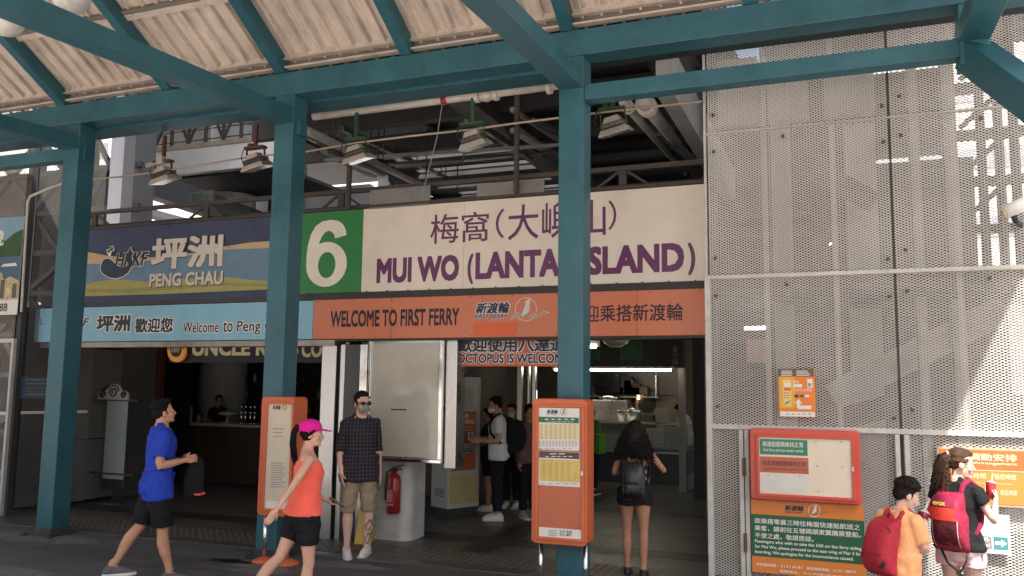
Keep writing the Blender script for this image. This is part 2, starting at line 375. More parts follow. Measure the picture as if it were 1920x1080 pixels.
# ================================================================== CANOPY
CANX = (-16.6, -13.05, -9.5, -6.105, -2.545, 1.15)
YC0, YC1 = 8.1, 8.37
can = thing("canopy", "teal steel canopy with corrugated cream roof sheets over the pavement", "canopy", (-4.3, 8.2, 0))
for x in CANX[:5]:
    c = MB(); c.box(x - .135, x + .135, YC0, YC1, 0, 5.36).build("column", TEAL, can, bevel=.012)
    g = MB(); g.box(x + .136, x + .185, 8.16, 8.31, 4.88, 5.06); g.build("bracket_plate", TEAL2, can)
for x in CANX[:5]:
    c = MB(); c.box(x - .135, x + .135, .6, .87, 0, 5.36).build("column", TEAL, can, bevel=.012)
for x in CANX[1:5]:
    MB().box(x - .20, x + .20, YC0 - .065, YC1 + .065, .004, .022).build("base_plate", STEELD, can, bevel=.004)
    MB().box(x - .143, x + .143, YC0 - .008, YC1 + .008, .022, .10).build("base_collar", M("rusty collar", (.045, .055, .055), .8, var=.4, scale=7, dirt=.8, dcol=(.09, .045, .025), dscale=5), can)
    MB().box(x - .139, x + .139, YC0 - .004, YC1 + .004, 5.020, 5.028).build("weld_seam", TEAL2, can)
bolt = MB()
for x in CANX[:5]:
    for dx in (-.22, .22):
        bolt = MB(); bolt.lathe([(.045, 0), (.045, .03), (.025, .045), (.0, .05)], (x + dx, 8.0, 0), 8); bolt.build("anchor_bolt", STEELD, can)
MB().box(-20, 4.2, YC0, YC1, 5.362, 5.64).build("eave_beam", TEAL, can, bevel=.008)
MB().box(-20, 4.2, .6, .87, 5.362, 5.64).build("eave_beam", TEAL, can, bevel=.008)
MB().box(-20, -2.7, YC1 + .002, 8.72, 5.33, 5.60).build("gutter", TEAL2, can, bevel=.006)
MB().box(-2.69, 3.0, YC1 + .06, 8.62, 5.40, 5.60).build("gutter", M("gutter dark", (.02, .035, .04), .7), can, bevel=.006)
for x in CANX:
    MB().bar((x, 8.36, 5.115), (x, .75, 4.735), .25, .185).build("tie_beam", TEAL, can, bevel=.008)
for x0, x1 in ((CANX[0], CANX[1]), (CANX[1], CANX[2]), (CANX[4], CANX[5])):
    MB().box(x0 + .136, x1 - .08, 8.12, 8.30, 4.885, 5.05).build("lower_beam", TEAL, can, bevel=.006)
MB().box(1.03, 1.27, YC0, YC1, 4.80, 5.36).build("column_stub", TEAL, can, bevel=.01)
_n, _q = Vector((1.15, 8.24, 4.93)), PY(1920, 172, 7.6)
MB().bar(_n, _n + (_q - _n).normalized() * 6.3, .26, .26).build("raking_strut", TEAL, can, bevel=.01)
SL = .6
RX = [-18.6, -16.85, -15.1, -13.35, -11.55, -9.75, -7.94, -6.2, -4.5, -2.6, -.75, 1.1]
YR = 4.5; ZR = 5.64 + (8.1 - YR) * SL
for x in RX:
    for s in (1, -1):
        f = lambda y: y if s > 0 else 9.0 - y
        v = []
        b = MB(); rs = []
        for y, z0, z1 in ((8.36, 5.642 - .0, 5.74), (8.1, 5.645, 5.862), (YR, ZR, ZR + .225)):
            rs.append([(x - .065, f(y), z0), (x + .065, f(y), z0), (x + .065, f(y), z1), (x - .065, f(y), z1)])
        b.rings(rs).build("rafter", TEAL, can, bevel=.005)
# corrugated sheets, one per bay and slope (longitudinal ribs run down the slope)
def sheet_bay(x0, x1, s):
    f = lambda y: y if s > 0 else 9.0 - y
    prof = []; x = x0
    n = max(1, round((x1 - x0) / .212)); p = (x1 - x0) / n
    for i in range(n):
        a = x0 + i * p; prof += [(a, 0), (a + p * .66, 0), (a + p * .70, -.045), (a + p * .82, -.045), (a + p * .86, .02), (a + p * .96, .02)]
    prof.append((x1, 0))
    b = MB(); ys = (8.3, 7.2, 6.1, 5.2, YR) 
    rows = [[b.bm.verts.new((px_, f(y), 5.87 + (8.1 - y) * SL + dz)) for px_, dz in prof] for y in ys]
    top = [[b.bm.verts.new((px_, f(y), 5.876 + (8.1 - y) * SL + dz)) for px_, dz in prof] for y in ys]
    for A in (rows, top):
        for r0, r1 in zip(A, A[1:]):
            for i in range(len(prof) - 1): b.bm.faces.new((r0[i], r0[i + 1], r1[i + 1], r1[i]))
    for i in range(len(prof) - 1): b.bm.faces.new((rows[0][i], rows[0][i + 1], top[0][i + 1], top[0][i]))
    return b
edges = [-20.0] + RX + [2.64]
for x0, x1 in zip(edges, edges[1:]):
    for s in (1, -1): sheet_bay(x0 + .002, x1 - .002, s).build("roof_sheet", ROOFM, can)
for x0, x1 in zip(edges, edges[1:]):
    a, c = x0 + .068, x1 - .068
    MB().box(a, c, 8.10, 8.14, 5.795, 5.868).box(a, c, 8.06, 8.10, 5.79, 5.80).build("purlin", TRIM, can)
    MB().box(a, c, 8.17, 8.20, 5.72, 5.795).build("purlin_shade_strip", TRIMD, can)  # dark strip standing for the purlin's shaded face
    MB().box(a, c, 8.10, 8.20, 5.70, 5.72).build("drip_lip", TRIM, can)
    for yp in (7.35, 6.2, 5.1):
        zz = 5.87 + (8.1 - yp) * SL
        MB().obox(((a + c) / 2, yp, zz - .035), (1, 0, 0), (0, 1, -SL), (0, SL, 1), (c - a) / 2, .04, .03).build("purlin", TRIM, can)
        MB().obox(((a + c) / 2, yp - .065, zz + .0), (1, 0, 0), (0, 1, -SL), (0, SL, 1), (c - a) / 2, .02, .03).build("purlin_shade_strip", TRIMD, can)
# ------------------------------------------------ globe lamps under the canopy
GLOBE = M("frosted glass globe", (.62, .61, .58), .22, var=.12, scale=9, coat=.4)
for i, (px, py, lab) in enumerate(((133, -4, "frosted glass globe lamp under the long teal tie beam, the one nearer the frame's middle"), (12, 40, "frosted glass globe lamp partly cut off at the far left corner"))):
    p = PY(px, py, 5.35) if i == 0 else PY(px, py, 5.6)
    t = thing("globe_lamp", lab, "lamp", tuple(p), group="globe lamps under the canopy roof")
    MB().ell(p, (.165, .165, .15), n=24, m=14).build("globe", GLOBE, t, smooth=True)
    MB().lathe([(.10, .13), (.11, .16), (.07, .20), (.025, .22), (.025, 1.3)], p, 14).build("fitting", STEELD, t)

# ================================================================== PIER BUILDING
pier = thing("pier_building", "ferry pier hall with dark open ceiling, steel roof beams and tiled entrance", "building", (-5, 14, 0))
def part(nm, m, *boxes, bev=0):
    b = MB()
    for q in boxes: b.box(*q)
    return b.build(nm, m, pier, bevel=bev)
# upper roof: strips with open gaps that let the sky through
ZR2 = 6.6
gaps = [PZ(820, 293, ZR2).y, PZ(855, 315, ZR2).y, PZ(885, 335, ZR2).y, PZ(930, 357, ZR2).y]
xs0, xs1 = -8.6, -5.4
ys = [7.5];  # front edge carried unseen over the canopy to block direct sun
for g in gaps:
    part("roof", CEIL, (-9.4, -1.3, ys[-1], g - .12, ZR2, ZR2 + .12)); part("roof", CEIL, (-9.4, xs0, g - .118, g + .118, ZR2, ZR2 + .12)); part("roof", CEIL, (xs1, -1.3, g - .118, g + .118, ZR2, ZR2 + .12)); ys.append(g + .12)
part("roof", CEIL, (-9.4, -1.3, ys[-1], 26, ZR2, ZR2 + .12)); part("roof", CEIL, (-20, -9.42, 8.9, 26, 9.2, 9.35))  # left slab carried forward to keep sun off the white post
part("ceiling_panel", CEILB, (PZ(600, 240, 6.45).x, PZ(760, 240, 6.45).x + .4, 11.9, 14.6, 6.45, 6.5))
for y in (10.2, 11.6, 13.1): 
    part("roof_beam", STEELD, (-9.4, -1.4, y, y + .16, 6.1, 6.44))
for g in gaps: part("roof_beam", STEELD, (-9.4, -1.4, g + .14, g + .24, 6.47, 6.598))
for x, y0 in ((-9.6, 16.5), (-5.0, 9.6), (-2.0, 9.6)):
    part("roof_girder", M("girder grey", (.07, .07, .073), .6), (x - .18, x + .18, y0, 24, 5.95, 6.598))
part("roof_girder", M("girder pale", (.42, .43, .44), .6, dirt=.3), (-1.95, -1.75, 9.5, 22, 5.35, 5.9))
# clutter hung under the roof
GD = M("tray grey", (.085, .085, .088), .55, metal=.3); GL = M("batten grey", (.24, .235, .225), .5)
for (xa, ya, Ya, xb, yb, Yb, w_, h_, mm) in ((730, 308, 13.5, 1045, 285, 13.5, .10, .05, GD), (560, 262, 12.0, 700, 330, 15.5, .16, .06, GD), (610, 300, 13.0, 1050, 272, 12.0, .05, .05, GL), (740, 345, 16, 1046, 318, 16, .12, .10, GD), (1110, 250, 13, 1316, 236, 13, .14, .10, GD), (1110, 300, 15, 1316, 280, 15, .2, .12, GD), (1110, 330, 17, 1316, 312, 17, .2, .12, GD), (900, 235, 11, 1045, 330, 16, .07, .10, GD), (960, 205, 10.6, 1046, 262, 13, .06, .06, GL), (1000, 225, 11.0, 1046, 245, 12, .06, .06, GD), (640, 240, 11, 860, 345, 17, .08, .08, GD)):
    MB().bar(PY(xa, ya, Ya), PY(xb, yb, Yb), w_, h_).build("cable_tray", mm, pier)
for (xa, ya, Ya, xb, yb, Yb) in ((965, 243, 11.5, 1046, 296, 14.5), (608, 283, 12.5, 716, 328, 15.5), (1240, 250, 12.5, 1300, 300, 15)):
    MB().bar(PY(xa, ya, Ya), PY(xb, yb, Yb), .16, .07).build("light_batten", GL, pier, bevel=.01)
a0, b0 = PY(742, 312, 13.2), PY(868, 303, 13.2); MB().tube([a0, b0, b0 + Vector((.02, 0, .16)), b0 + Vector((.8, 0, .18))], .035, 8).build("service_conduit", GL, pier)
# hanger rods
hb = MB()
for px, y0, y1, Y in ((617, 240, 290, 11), (628, 232, 288, 11), (640, 228, 284, 11), (770, 290, 330, 14), (782, 298, 345, 15), (800, 285, 350, 13), (827, 320, 350, 16), (836, 318, 350, 16), (858, 325, 360, 16), (1028, 190, 230, 12), (720, 265, 300, 12), (710, 270, 312, 12), (695, 270, 300, 12)):
    a, c = PY(px, y0, Y), PY(px, y1, Y); hb.tube([(a.x, a.y, ZR2), (a.x, a.y, c.z)], .012, 5)
hb.build("hanger_rods", STEELD, pier)["kind"] = "stuff"
# left: white post, floor edge with lattice balustrade, drum columns
p0, p1 = PY(205, 330, 12), PY(252, 330, 12)
part("white_column", M("white column paint", (.42, .44, .47), .6, var=.08, dirt=.3, dcol=(.3, .28, .26)), (p0.x, p1.x - .28, 12, 12.5, 0, 9))
part("white_column", M("white column shaded face", (.13, .13, .135), .7), (p1.x - .278, p1.x, 11.98, 12.5, 0, 9))  # darker face of the same post, its shade put into the colour
for (px, w_, Y, mm) in ((437, .55, 16, WHITEW),):
    p = PY(px, 340, Y); b = MB(); b.lathe([(w_, 0), (w_, 8)], (p.x, Y, 0), 28, cap=False); b.build("drum_column", mm, pier, smooth=True)
p = PY(480, 340, 17); part("white_column", WHITEW, (p.x, p.x + .5, 17, 17.4, 0, 9))
p = PY(500, 340, 16.5); part("dark_column", STEELD, (p.x + .15, p.x + .8, 16.4, 17, 0, 9))
fx0, fx1 = PY(250, 300, 14).x, PY(520, 260, 14).x
part("slab_edge", WHITEW, (fx0, fx1, 14, 14.2, 6.40, 6.93))
part("slab_coping", M("stained coping", (.33, .28, .22), .8, var=.3, dirt=.5), (fx0, fx1, 13.97, 14.2, 6.932, 7.03))
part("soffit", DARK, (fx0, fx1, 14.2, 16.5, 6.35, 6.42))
b = MB()
for k in range(9):
    x = fx0 + .05 + k * (fx1 - fx0 - .1) / 8
    b.box(x - .03, x + .03, 14.05, 14.11, 7.03, 8.1)
    if k < 8:
        x2 = fx0 + .05 + (k + 1) * (fx1 - fx0 - .1) / 8
        p, q = ((x, 14.08, 7.08), (x2, 14.08, 8.0)) if k % 2 else ((x, 14.08, 8.0), (x2, 14.08, 7.08)); b.bar(p, q, .045, .045)
for z in (7.12, 7.35, 7.58, 7.81, 8.04): b.box(fx0, fx1, 14.07, 14.09, z, z + .022)
b.build("balustrade", STEELD, pier)
# deep diagonal girder with the dark underside, lower left
a, c = PY(250, 335, 12.6), PY(500, 408, 16.5)
MB().bar((a.x, a.y, a.z), (c.x, c.y, c.z - .2), .3, .5).build("diagonal_girder", M("girder slate", (.09, .095, .105), .6), pier)
MB().bar((a.x - .2, a.y, a.z - .55), (c.x, c.y + .1, c.z - .65), .3, .14).build("diagonal_flange", WHITEW, pier)
part("upper_wall", M("pale upper wall", (.26, .265, .27), .7, dirt=.3), (-17, -11.5, 19, 19.2, 4.9, 7.2))
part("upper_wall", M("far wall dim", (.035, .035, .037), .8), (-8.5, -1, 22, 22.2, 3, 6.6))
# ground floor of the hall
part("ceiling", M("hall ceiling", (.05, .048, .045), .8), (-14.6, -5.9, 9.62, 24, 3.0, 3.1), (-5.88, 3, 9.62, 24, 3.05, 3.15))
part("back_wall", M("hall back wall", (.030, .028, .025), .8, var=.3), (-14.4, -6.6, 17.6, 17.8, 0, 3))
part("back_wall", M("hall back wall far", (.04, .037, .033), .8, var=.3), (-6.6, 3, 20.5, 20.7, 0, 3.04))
part("side_wall", M("grey render wall", (.12, .115, .108), .75, var=.12, dirt=.3), (-11.75, -11.52, 11.15, 11.93, 0, 3))
part("side_wall", GREYC, (-11.75, -11.42, 10.05, 10.2, 0, 2.45))
for y0, y1 in ((10.22, 10.66), (10.68, 11.13)):
    part("wall_panel", M("mirror steel panel", (.34, .33, .31), .36, metal=.5, var=.04, scale=1.5), (-11.6, -11.50, y0, y1, 1.02, 2.48))
    part("wall_panel", M("dull steel panel", (.30, .30, .295), .45, metal=.4, var=.15), (-11.6, -11.495, y0, y1, 0.05, 1.0))
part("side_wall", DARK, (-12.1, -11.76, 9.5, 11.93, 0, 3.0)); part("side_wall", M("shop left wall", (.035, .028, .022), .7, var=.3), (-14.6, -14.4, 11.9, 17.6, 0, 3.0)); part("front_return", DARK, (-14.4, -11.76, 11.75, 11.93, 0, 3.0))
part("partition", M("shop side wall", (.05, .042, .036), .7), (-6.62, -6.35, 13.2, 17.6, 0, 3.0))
part("shutter_rail", M("shutter rail", (.26, .23, .20), .4, metal=.8, var=.3, scale=8, dirt=.4), (-11.3, -6.1, 9.34, 9.60, 2.44, 2.515))
part("shutter_rail", M("shutter rail dark", (.05, .048, .045), .5, metal=.5, var=.3), (-6.09, -1.42, 9.34, 9.60, 2.497, 2.521))
# stainless door jambs at the middle pier, white rounded wall under the lightbox
for x0, x1, mm in ((-6.34, -6.12, STAIN), (-6.118, -6.06, BLACK), (-6.058, -5.99, STAIN), (-5.988, -5.77, M("jamb dark", (.07, .07, .07), .4, metal=.7)), (-5.768, -5.66, CHROME)):
    part("door_jamb", mm, (x0, x1, 9.42 if mm is not BLACK else 9.47, 9.62, 0.0, 2.46), bev=.006)
b = MB(); n = 14; rs = []
def rr_out(x0, x1, y0, y1, r):
    o = []
    for cx, cy, a0 in ((x1 - r, y1 - r, 0), (x0 + r, y1 - r, 90), (x0 + r, y0 + r, 180), (x1 - r, y0 + r, 270)):
        for k in range(7): a = R(a0 + 15 * k); o.append((cx + r * math.cos(a), cy + r * math.sin(a)))
    return o
ro = rr_out(-5.95, -5.14, 9.66, 10.2, .13)
b.rings([[(x, y, 0) for x, y in ro], [(x, y, 2.9) for x, y in ro]]).build("white_pier", M("scuffed white wall", (.60, .59, .56), .6, var=.08, dirt=.6, dcol=(.25, .22, .19), dscale=1.8), pier, smooth=False)

# ------------------------------------------------ glass doors and frames deeper in the hall
b = thing("glass_partition", "steel framed glass doors at the back of the dim hall", "glass door", tuple(PZ(965, 915)))
for px, w_ in ((973, .09), (1000, .05), (990, .03)):
    p = PY(px, 800, 15); MB().box(p.x - w_ / 2, p.x + w_ / 2, 15, 15.08, 0, 2.7).build("mullion", STAIN, b)
p, q = PY(905, 690, 15), PY(1050, 690, 15)
MB().box(p.x, q.x, 15, 15.09, 2.55, 2.72).build("transom", STAIN, b)
for k in range(5): MB().box(q.x - .75, q.x - .05, 15.02, 15.05, .25 + k * .2, .27 + k * .2).build("rail", STAIN, b)

# ================================================================== FENCES OF EXPANDED METAL
def mesh_data(name, W, H, m, L=.0535, S=.0262, wd=.0089, th=.0022, tilt=.62, sgn=1):
    nx, nz = max(2, round(W / L) * 2), max(2, round(H / S) * 2); lx, sz = W / nx, H / nz
    I, K = np.meshgrid(np.arange(nx), np.arange(nz), indexing='ij'); I = I.ravel(); K = K.ravel(); up = ((I + K) % 2 == 0)
    p = np.stack([I * lx, 0 * I, np.where(up, K, K + 1) * sz], 1).astype(np.float64); q = np.stack([(I + 1) * lx, 0 * I, np.where(up, K + 1, K) * sz], 1).astype(np.float64)
    wv = np.array([0, -math.sin(tilt), math.cos(tilt)]) * wd / 2; nv = np.array([0, -math.cos(tilt), -math.sin(tilt)]) * th / 2
    offs = np.array([wv + nv, wv - nv, -wv - nv, -wv + nv]); n = len(p)
    V = np.empty((n, 8, 3)); V[:, :4] = p[:, None] + offs; V[:, 4:] = q[:, None] + offs
    F = np.array([(0, 1, 5, 4), (1, 2, 6, 5), (2, 3, 7, 6), (3, 0, 4, 7)]); F = (F[None] + (np.arange(n) * 8)[:, None, None]).reshape(-1, 4)
    me = bpy.data.meshes.new(name); me.vertices.add(n * 8); me.vertices.foreach_set("co", V.ravel().astype(np.float32))
    me.loops.add(F.size); me.loops.foreach_set("vertex_index", F.ravel().astype(np.int32)); me.polygons.add(len(F))
    me.polygons.foreach_set("loop_start", np.arange(0, F.size, 4, dtype=np.int32)); me.polygons.foreach_set("loop_total", np.full(len(F), 4, np.int32))
    me.update(calc_edges=True); me.materials.append(m); return me
_md = {}
def mesh_panel(parent, x0, x1, z0, z1, Y, m, rz=0, **k):
    key = (round(x1 - x0, 3), round(z1 - z0, 3), m.name)
    if key not in _md: _md[key] = mesh_data("mesh_panel", x1 - x0, z1 - z0, m, **k)
    o = bpy.data.objects.new("mesh_panel", _md[key]); link(o, parent); og = origin(parent); o.location = (x0 - og.x, Y - og.y, z0 - og.z); o.rotation_euler = (0, 0, rz)
    return o
YM = 9.0
fen = thing("mesh_fence", "tall pale expanded metal fence of framed panels right of the entrance", "fence", (.5, YM, 0))
FX = (-1.33, .485, 2.30, 4.115); FZ = (.06, 1.57, 3.11, 4.655, 6.2)
def bolt_at(x, z, parent, Y=YM - .03):
    MB().obox((x, Y, z), (1, 0, 0), (0, 1, 0), (0, 0, 1), .016, .014, .016).build("fixing_clip", M("rusty clip", (.14, .10, .075), .7), parent, bevel=.005)
for ix in range(3):
    x0, x1 = FX[ix], FX[ix + 1]
    for iz in range(4):
        z0, z1 = FZ[iz], FZ[iz + 1]
        if iz == 0 and ix == 0:
            mesh_panel(fen, x0 + .04, -1.02, z0 + .02, z1 - .03, YM, FENCE)
            mesh_panel(fen, -.93, x1 - .05, z0 + .02, z1 - .03, YM, FENCE)
        else: mesh_panel(fen, x0 + (.035 if ix == 0 else .012), x1 - .012, z0 + .012, z1 - .012, YM, FENCE)
        for cx, cz in ((x0 + .10, z0 + .2), (x1 - .06, z0 + .12), (x1 - .06, z1 - .25), (x0 + .10, z1 - .2), ((x0 + x1) / 2 - .1, z1 - .1)):
            if iz: bolt_at(cx, cz, fen)
fr = MB(); 
for z, h in ((1.575, .035), (3.115, .03)): fr.box(FX[0] + .04, FX[3], YM - .045, YM + .02, z - h, z + h * .4)
fr.box(FX[0] + .02, FX[3], YM - .035, YM + .03, 4.645, 4.662)
fr.build("cross_rail", FRAME, fen, bevel=.004)
MB().box(FX[0] - .012, FX[0] + .042, YM - .05, YM + .04, 0, 3.13).build("edge_post", FRAME, fen, bevel=.005)
MB().box(FX[0] - .004, FX[0] + .018, YM - .03, YM + .03, 3.132, 6.2).build("edge_post", FRAME, fen, bevel=.003)
for x0, x1 in ((-1.022, -.978), (-.968, -.925)): MB().box(x0, x1, YM - .05, YM + .02, 0, 1.536).build("gate_stile", FRAME, fen, bevel=.004)
for x0, x1 in ((.425, .468), (.505, .55)): MB().box(x0, x1, YM - .05, YM + .02, 0, 1.536).build("gate_stile", FRAME, fen, bevel=.004)
for z in (1.17, .43): 
    MB().lathe([(.017, -.09), (.017, -.005), (.014, 0), (.017, .005), (.017, .09)], (-.973, YM - .06, z), 10).build("hinge", M("rusty hinge", (.16, .10, .06), .6, metal=.4, var=.3, scale=20), fen)
MB().box(2.292, 2.308, YM - .005, YM + .03, 0, 6.2).build("seam_post", M("seam dark", (.06, .055, .05), .7), fen)
MB().box(.478, .496, YM - .005, YM + .03, 0, 6.2).build("seam_post", M("seam dark", (.06, .055, .05), .7), fen)
for x in (-.72, -.05, 1.05, 1.75): MB().box(x - .022, x + .022, YM + .02, YM + .07, 0, 6.2).build("rear_stiffener", M("stiffener", (.40, .37, .33), .6, dirt=.3), fen)
# left-hand fence: a front panel with posters and a return panel beside the entrance
fl = thing("mesh_fence", "dark expanded metal fence corner left of the light blue fascia sign", "fence", (-11.5, 9.0, 0))
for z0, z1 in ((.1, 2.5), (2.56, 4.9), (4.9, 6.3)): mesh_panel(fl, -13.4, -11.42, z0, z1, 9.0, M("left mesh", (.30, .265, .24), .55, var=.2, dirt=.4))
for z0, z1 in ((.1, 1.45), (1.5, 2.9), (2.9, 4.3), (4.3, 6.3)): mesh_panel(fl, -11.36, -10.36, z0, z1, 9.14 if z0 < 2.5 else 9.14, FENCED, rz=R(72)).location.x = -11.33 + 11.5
MB().box(-11.42, -11.375, 8.96, 9.02, 0, 2.56).build("edge_post", FRAME, fl, bevel=.004)
MB().box(-11.42, -11.33, 9.02, 9.10, 0, 6.3).build("corner_post", STEELD, fl)
MB().box(-13.4, -11.42, 8.97, 9.02, 1.44, 1.49).build("cross_rail", FRAME, fl); MB().box(-13.4, -11.42, 8.97, 9.02, 2.5, 2.56).build("cross_rail", FRAME, fl)
MB().bar((-11.33, 9.14, 1.475), (-11.04, 10.05, 1.475), .03, .04).build("cross_rail", FRAME, fl)
a = MB(); q = [PY(120, 572, 8.9), PY(40, 585, 8.9), PY(52, 378, 8.9), PY(57, 368, 8.9), PY(95, 352, 8.9), PY(128, 341, 8.9)]
tag(MB().tube(q[1:], .018, 8).build("conduit_pipe", PIPE), "thin bent cream conduit running down the dark mesh corner", "conduit")
# what stands behind the left fence: dark lattice stair with sky gaps
lt = thing("lattice_tower", "dark lattice steelwork seen behind the left mesh fence", "steel tower", (-14, 12, 0))
b = MB()
for x in (-16.5, -15.0, -13.6, -12.6): b.box(x - .09, x + .09, 12, 12.18, 0, 7.5)
b.build("post", STEELD, lt)
b = MB()
for k in range(9): b.box(-17, -12.3, 12.02, 12.12, .4 + k * .8, .5 + k * .8)
b.build("beam", STEELD, lt)
b = MB()
for k in range(5):
    for x0, x1 in ((-16.5, -15.0), (-15.0, -13.6), (-13.6, -12.6)): b.bar((x0, 12.06, .5 + 1.6 * k), (x1, 12.06, 2.0 + 1.6 * k) if k % 2 else (x1, 12.06, .5 + 1.6 * k + .9), .1, .1); b.bar((x1, 12.1, .5 + 1.6 * k), (x0, 12.1, 2.0 + 1.6 * k), .08, .08)
b.build("brace", STEELD, lt)
MB().box(-18, -12.2, 13.5, 13.6, 0, 3.6).build("infill_wall", DARK, lt)
MB().box(-19.5, -13.0, 13.0, 13.1, 3.6, 6.4).build("infill_wall", M("infill brown", (.075, .068, .062), .8, var=.3), lt)
MB().box(-15.3, -12.8, 12.6, 12.7, 3.3, 5.2).build("infill_wall", M("infill grey", (.05, .05, .052), .8), lt)

# ================================================================== STAIR TOWER BEHIND THE RIGHT FENCE
tw = thing("stair_tower", "pale stair block with columns and sloping stringers behind the right mesh fence", "stair tower", (1, 12, 0))
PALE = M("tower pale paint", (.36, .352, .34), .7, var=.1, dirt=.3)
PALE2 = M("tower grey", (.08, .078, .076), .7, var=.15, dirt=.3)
WH = M("tower white", (.50, .50, .50), .6, var=.06)
def tpart(nm, m, x0, y0, x1, y1, Y, d=.3):
    a, c, z0, z1 = rect(x0, y0, x1, y1, Y); return MB().box(a, c, Y, Y + d, z0, z1).build(nm, m, tw)
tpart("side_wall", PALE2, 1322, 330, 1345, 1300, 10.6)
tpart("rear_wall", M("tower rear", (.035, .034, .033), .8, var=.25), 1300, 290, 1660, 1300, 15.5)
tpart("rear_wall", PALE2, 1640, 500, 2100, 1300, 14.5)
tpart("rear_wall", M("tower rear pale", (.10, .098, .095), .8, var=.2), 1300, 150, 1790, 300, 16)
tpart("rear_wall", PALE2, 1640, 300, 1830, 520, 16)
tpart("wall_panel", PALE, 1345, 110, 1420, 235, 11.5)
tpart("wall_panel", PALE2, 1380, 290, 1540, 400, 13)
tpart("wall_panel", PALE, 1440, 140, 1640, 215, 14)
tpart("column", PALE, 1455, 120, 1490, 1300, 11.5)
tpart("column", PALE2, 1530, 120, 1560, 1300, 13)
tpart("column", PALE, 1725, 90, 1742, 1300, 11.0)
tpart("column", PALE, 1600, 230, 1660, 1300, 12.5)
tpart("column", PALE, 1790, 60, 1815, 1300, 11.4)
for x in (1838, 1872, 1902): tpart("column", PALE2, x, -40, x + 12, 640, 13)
for y in (60, 150, 240, 330, 420): tpart("beam", PALE2, 1700, y, 2000, y + 12, 13.3)
b = MB()
for y0, y1 in ((150, 60), (240, 150), (330, 240), (420, 330)):
    a, c = PY(1800, y0, 13.2), PY(1900, y1, 13.2); b.bar(a, c, .07, .07)
b.build("lattice", PALE2, tw)
tpart("screen_panel", M("tower bright panel", (.62, .62, .62), .6), 1895, 570, 1990, 740, 11.2)
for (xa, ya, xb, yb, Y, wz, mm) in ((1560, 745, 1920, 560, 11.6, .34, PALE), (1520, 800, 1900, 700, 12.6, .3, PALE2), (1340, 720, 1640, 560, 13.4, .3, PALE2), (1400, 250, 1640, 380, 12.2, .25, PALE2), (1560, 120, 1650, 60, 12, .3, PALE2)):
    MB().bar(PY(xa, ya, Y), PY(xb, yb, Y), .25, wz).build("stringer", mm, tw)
MB().box(-1.25, 4.5, 9.7, 17, 8.3, 8.5).build('roof', PALE2, tw); MB().box(-1.28, 4.5, 7.6, 9.75, 6.72, 6.86).build('roof', PALE2, tw); MB().box(-1.25, 4.5, 9.755, 9.85, 6.70, 8.298).build('sunblock_fascia', PALE2, tw)  # slabs and fascia added overhead to keep sun off the mesh and tower
tpart("landing", PALE, 1440, 548, 1660, 572, 12)
tpart("landing", PALE2, 1330, 420, 1660, 436, 13.5)
tpart("landing", PALE, 1400, 90, 1900, 104, 14.2)
for (x0, y0, x1, y1) in ((1396, 612, 1440, 618), (1555, 455, 1559, 459)):
    a, c, z0, z1 = rect(x0, y0, x1, y1, 11.8)
    o = MB().box(a, c, 11.8, 11.84, z0, z1).build("lamp_tube", M("tube light", (1, 1, 1), .4, emit=9), tw)
tpart("notice_sheet", M("pink sheet", (.55, .30, .34), .6, var=.3, scale=9), 1401, 636, 1440, 680, 11.6, .02)

# ------------------------------------------------ added white blocks, seen only through gaps, making the sky read white
FB = M("backdrop white paint", (.62, .62, .615), .7, var=.03)
for nm, x0, x1, y, h, lab in (("backdrop_block", 0, 34, 46, 34, "added white backdrop block whitening the gaps behind the right mesh fence"), ("backdrop_block", -62, -26, 40, 30, "added white backdrop block whitening the gaps at the left end of the pier")):
    t = thing(nm, lab, "building", ((x0 + x1) / 2, y, 0), group=None)
    MB().box(x0, x1, y, y + 12, 0, h).build("wall", FB, t)
    for k in range(int(h / 3.4) - 1):
        MB().box(x0 + 1, x1 - 1, y - .05, y - .01, 2.6 + 3.4 * k, 3.6 + 3.4 * k).build("backdrop_band", M("backdrop glass", (.35, .38, .42), .2), t)

# ================================================================== SIGNS OVER THE ENTRANCE
def tpx(parent, name, body, x0, y0, x1, y1, Y, m, dy=.003, **k):
    a, c, z0, z1 = rect(x0, y0, x1, y1, Y); return text(parent, name, body, a, c, z0, z1, Y - dy, m, **k)
def ppx(pts, Y): return [(p.x, p.z) for p in (PY(x, y, Y) for x, y in pts)]
def polypx(parent, name, pts, Y, m, dy=.003, th=0):
    return MB().poly(ppx(pts, Y), Y - dy, th).build(name, m, parent)
def rpx(parent, name, x0, y0, x1, y1, Y, m, dy=.003, th=0.0, bevel=0):
    a, c, z0, z1 = rect(x0, y0, x1, y1, Y)
    b = MB()
    if th: b.box(a, c, Y - dy - th, Y - dy, z0, z1)
    else: b.quad((a, Y - dy, z0), (c, Y - dy, z0), (c, Y - dy, z1), (a, Y - dy, z1))
    return b.build(name, m, parent, bevel=bevel)
def board(parent, name, x0, y0, x1, y1, Y, d, m, bevel=.004):
    a, c, z0, z1 = rect(x0, y0, x1, y1, Y); return MB().box(a, c, Y, Y + d, z0, z1).build(name, m, parent, bevel=bevel)
YS = 9.3
NAVYC = M("banner navy cloth", (.045, .060, .115), .7, var=.2, scale=2.2, bump=.6, bscale=9)
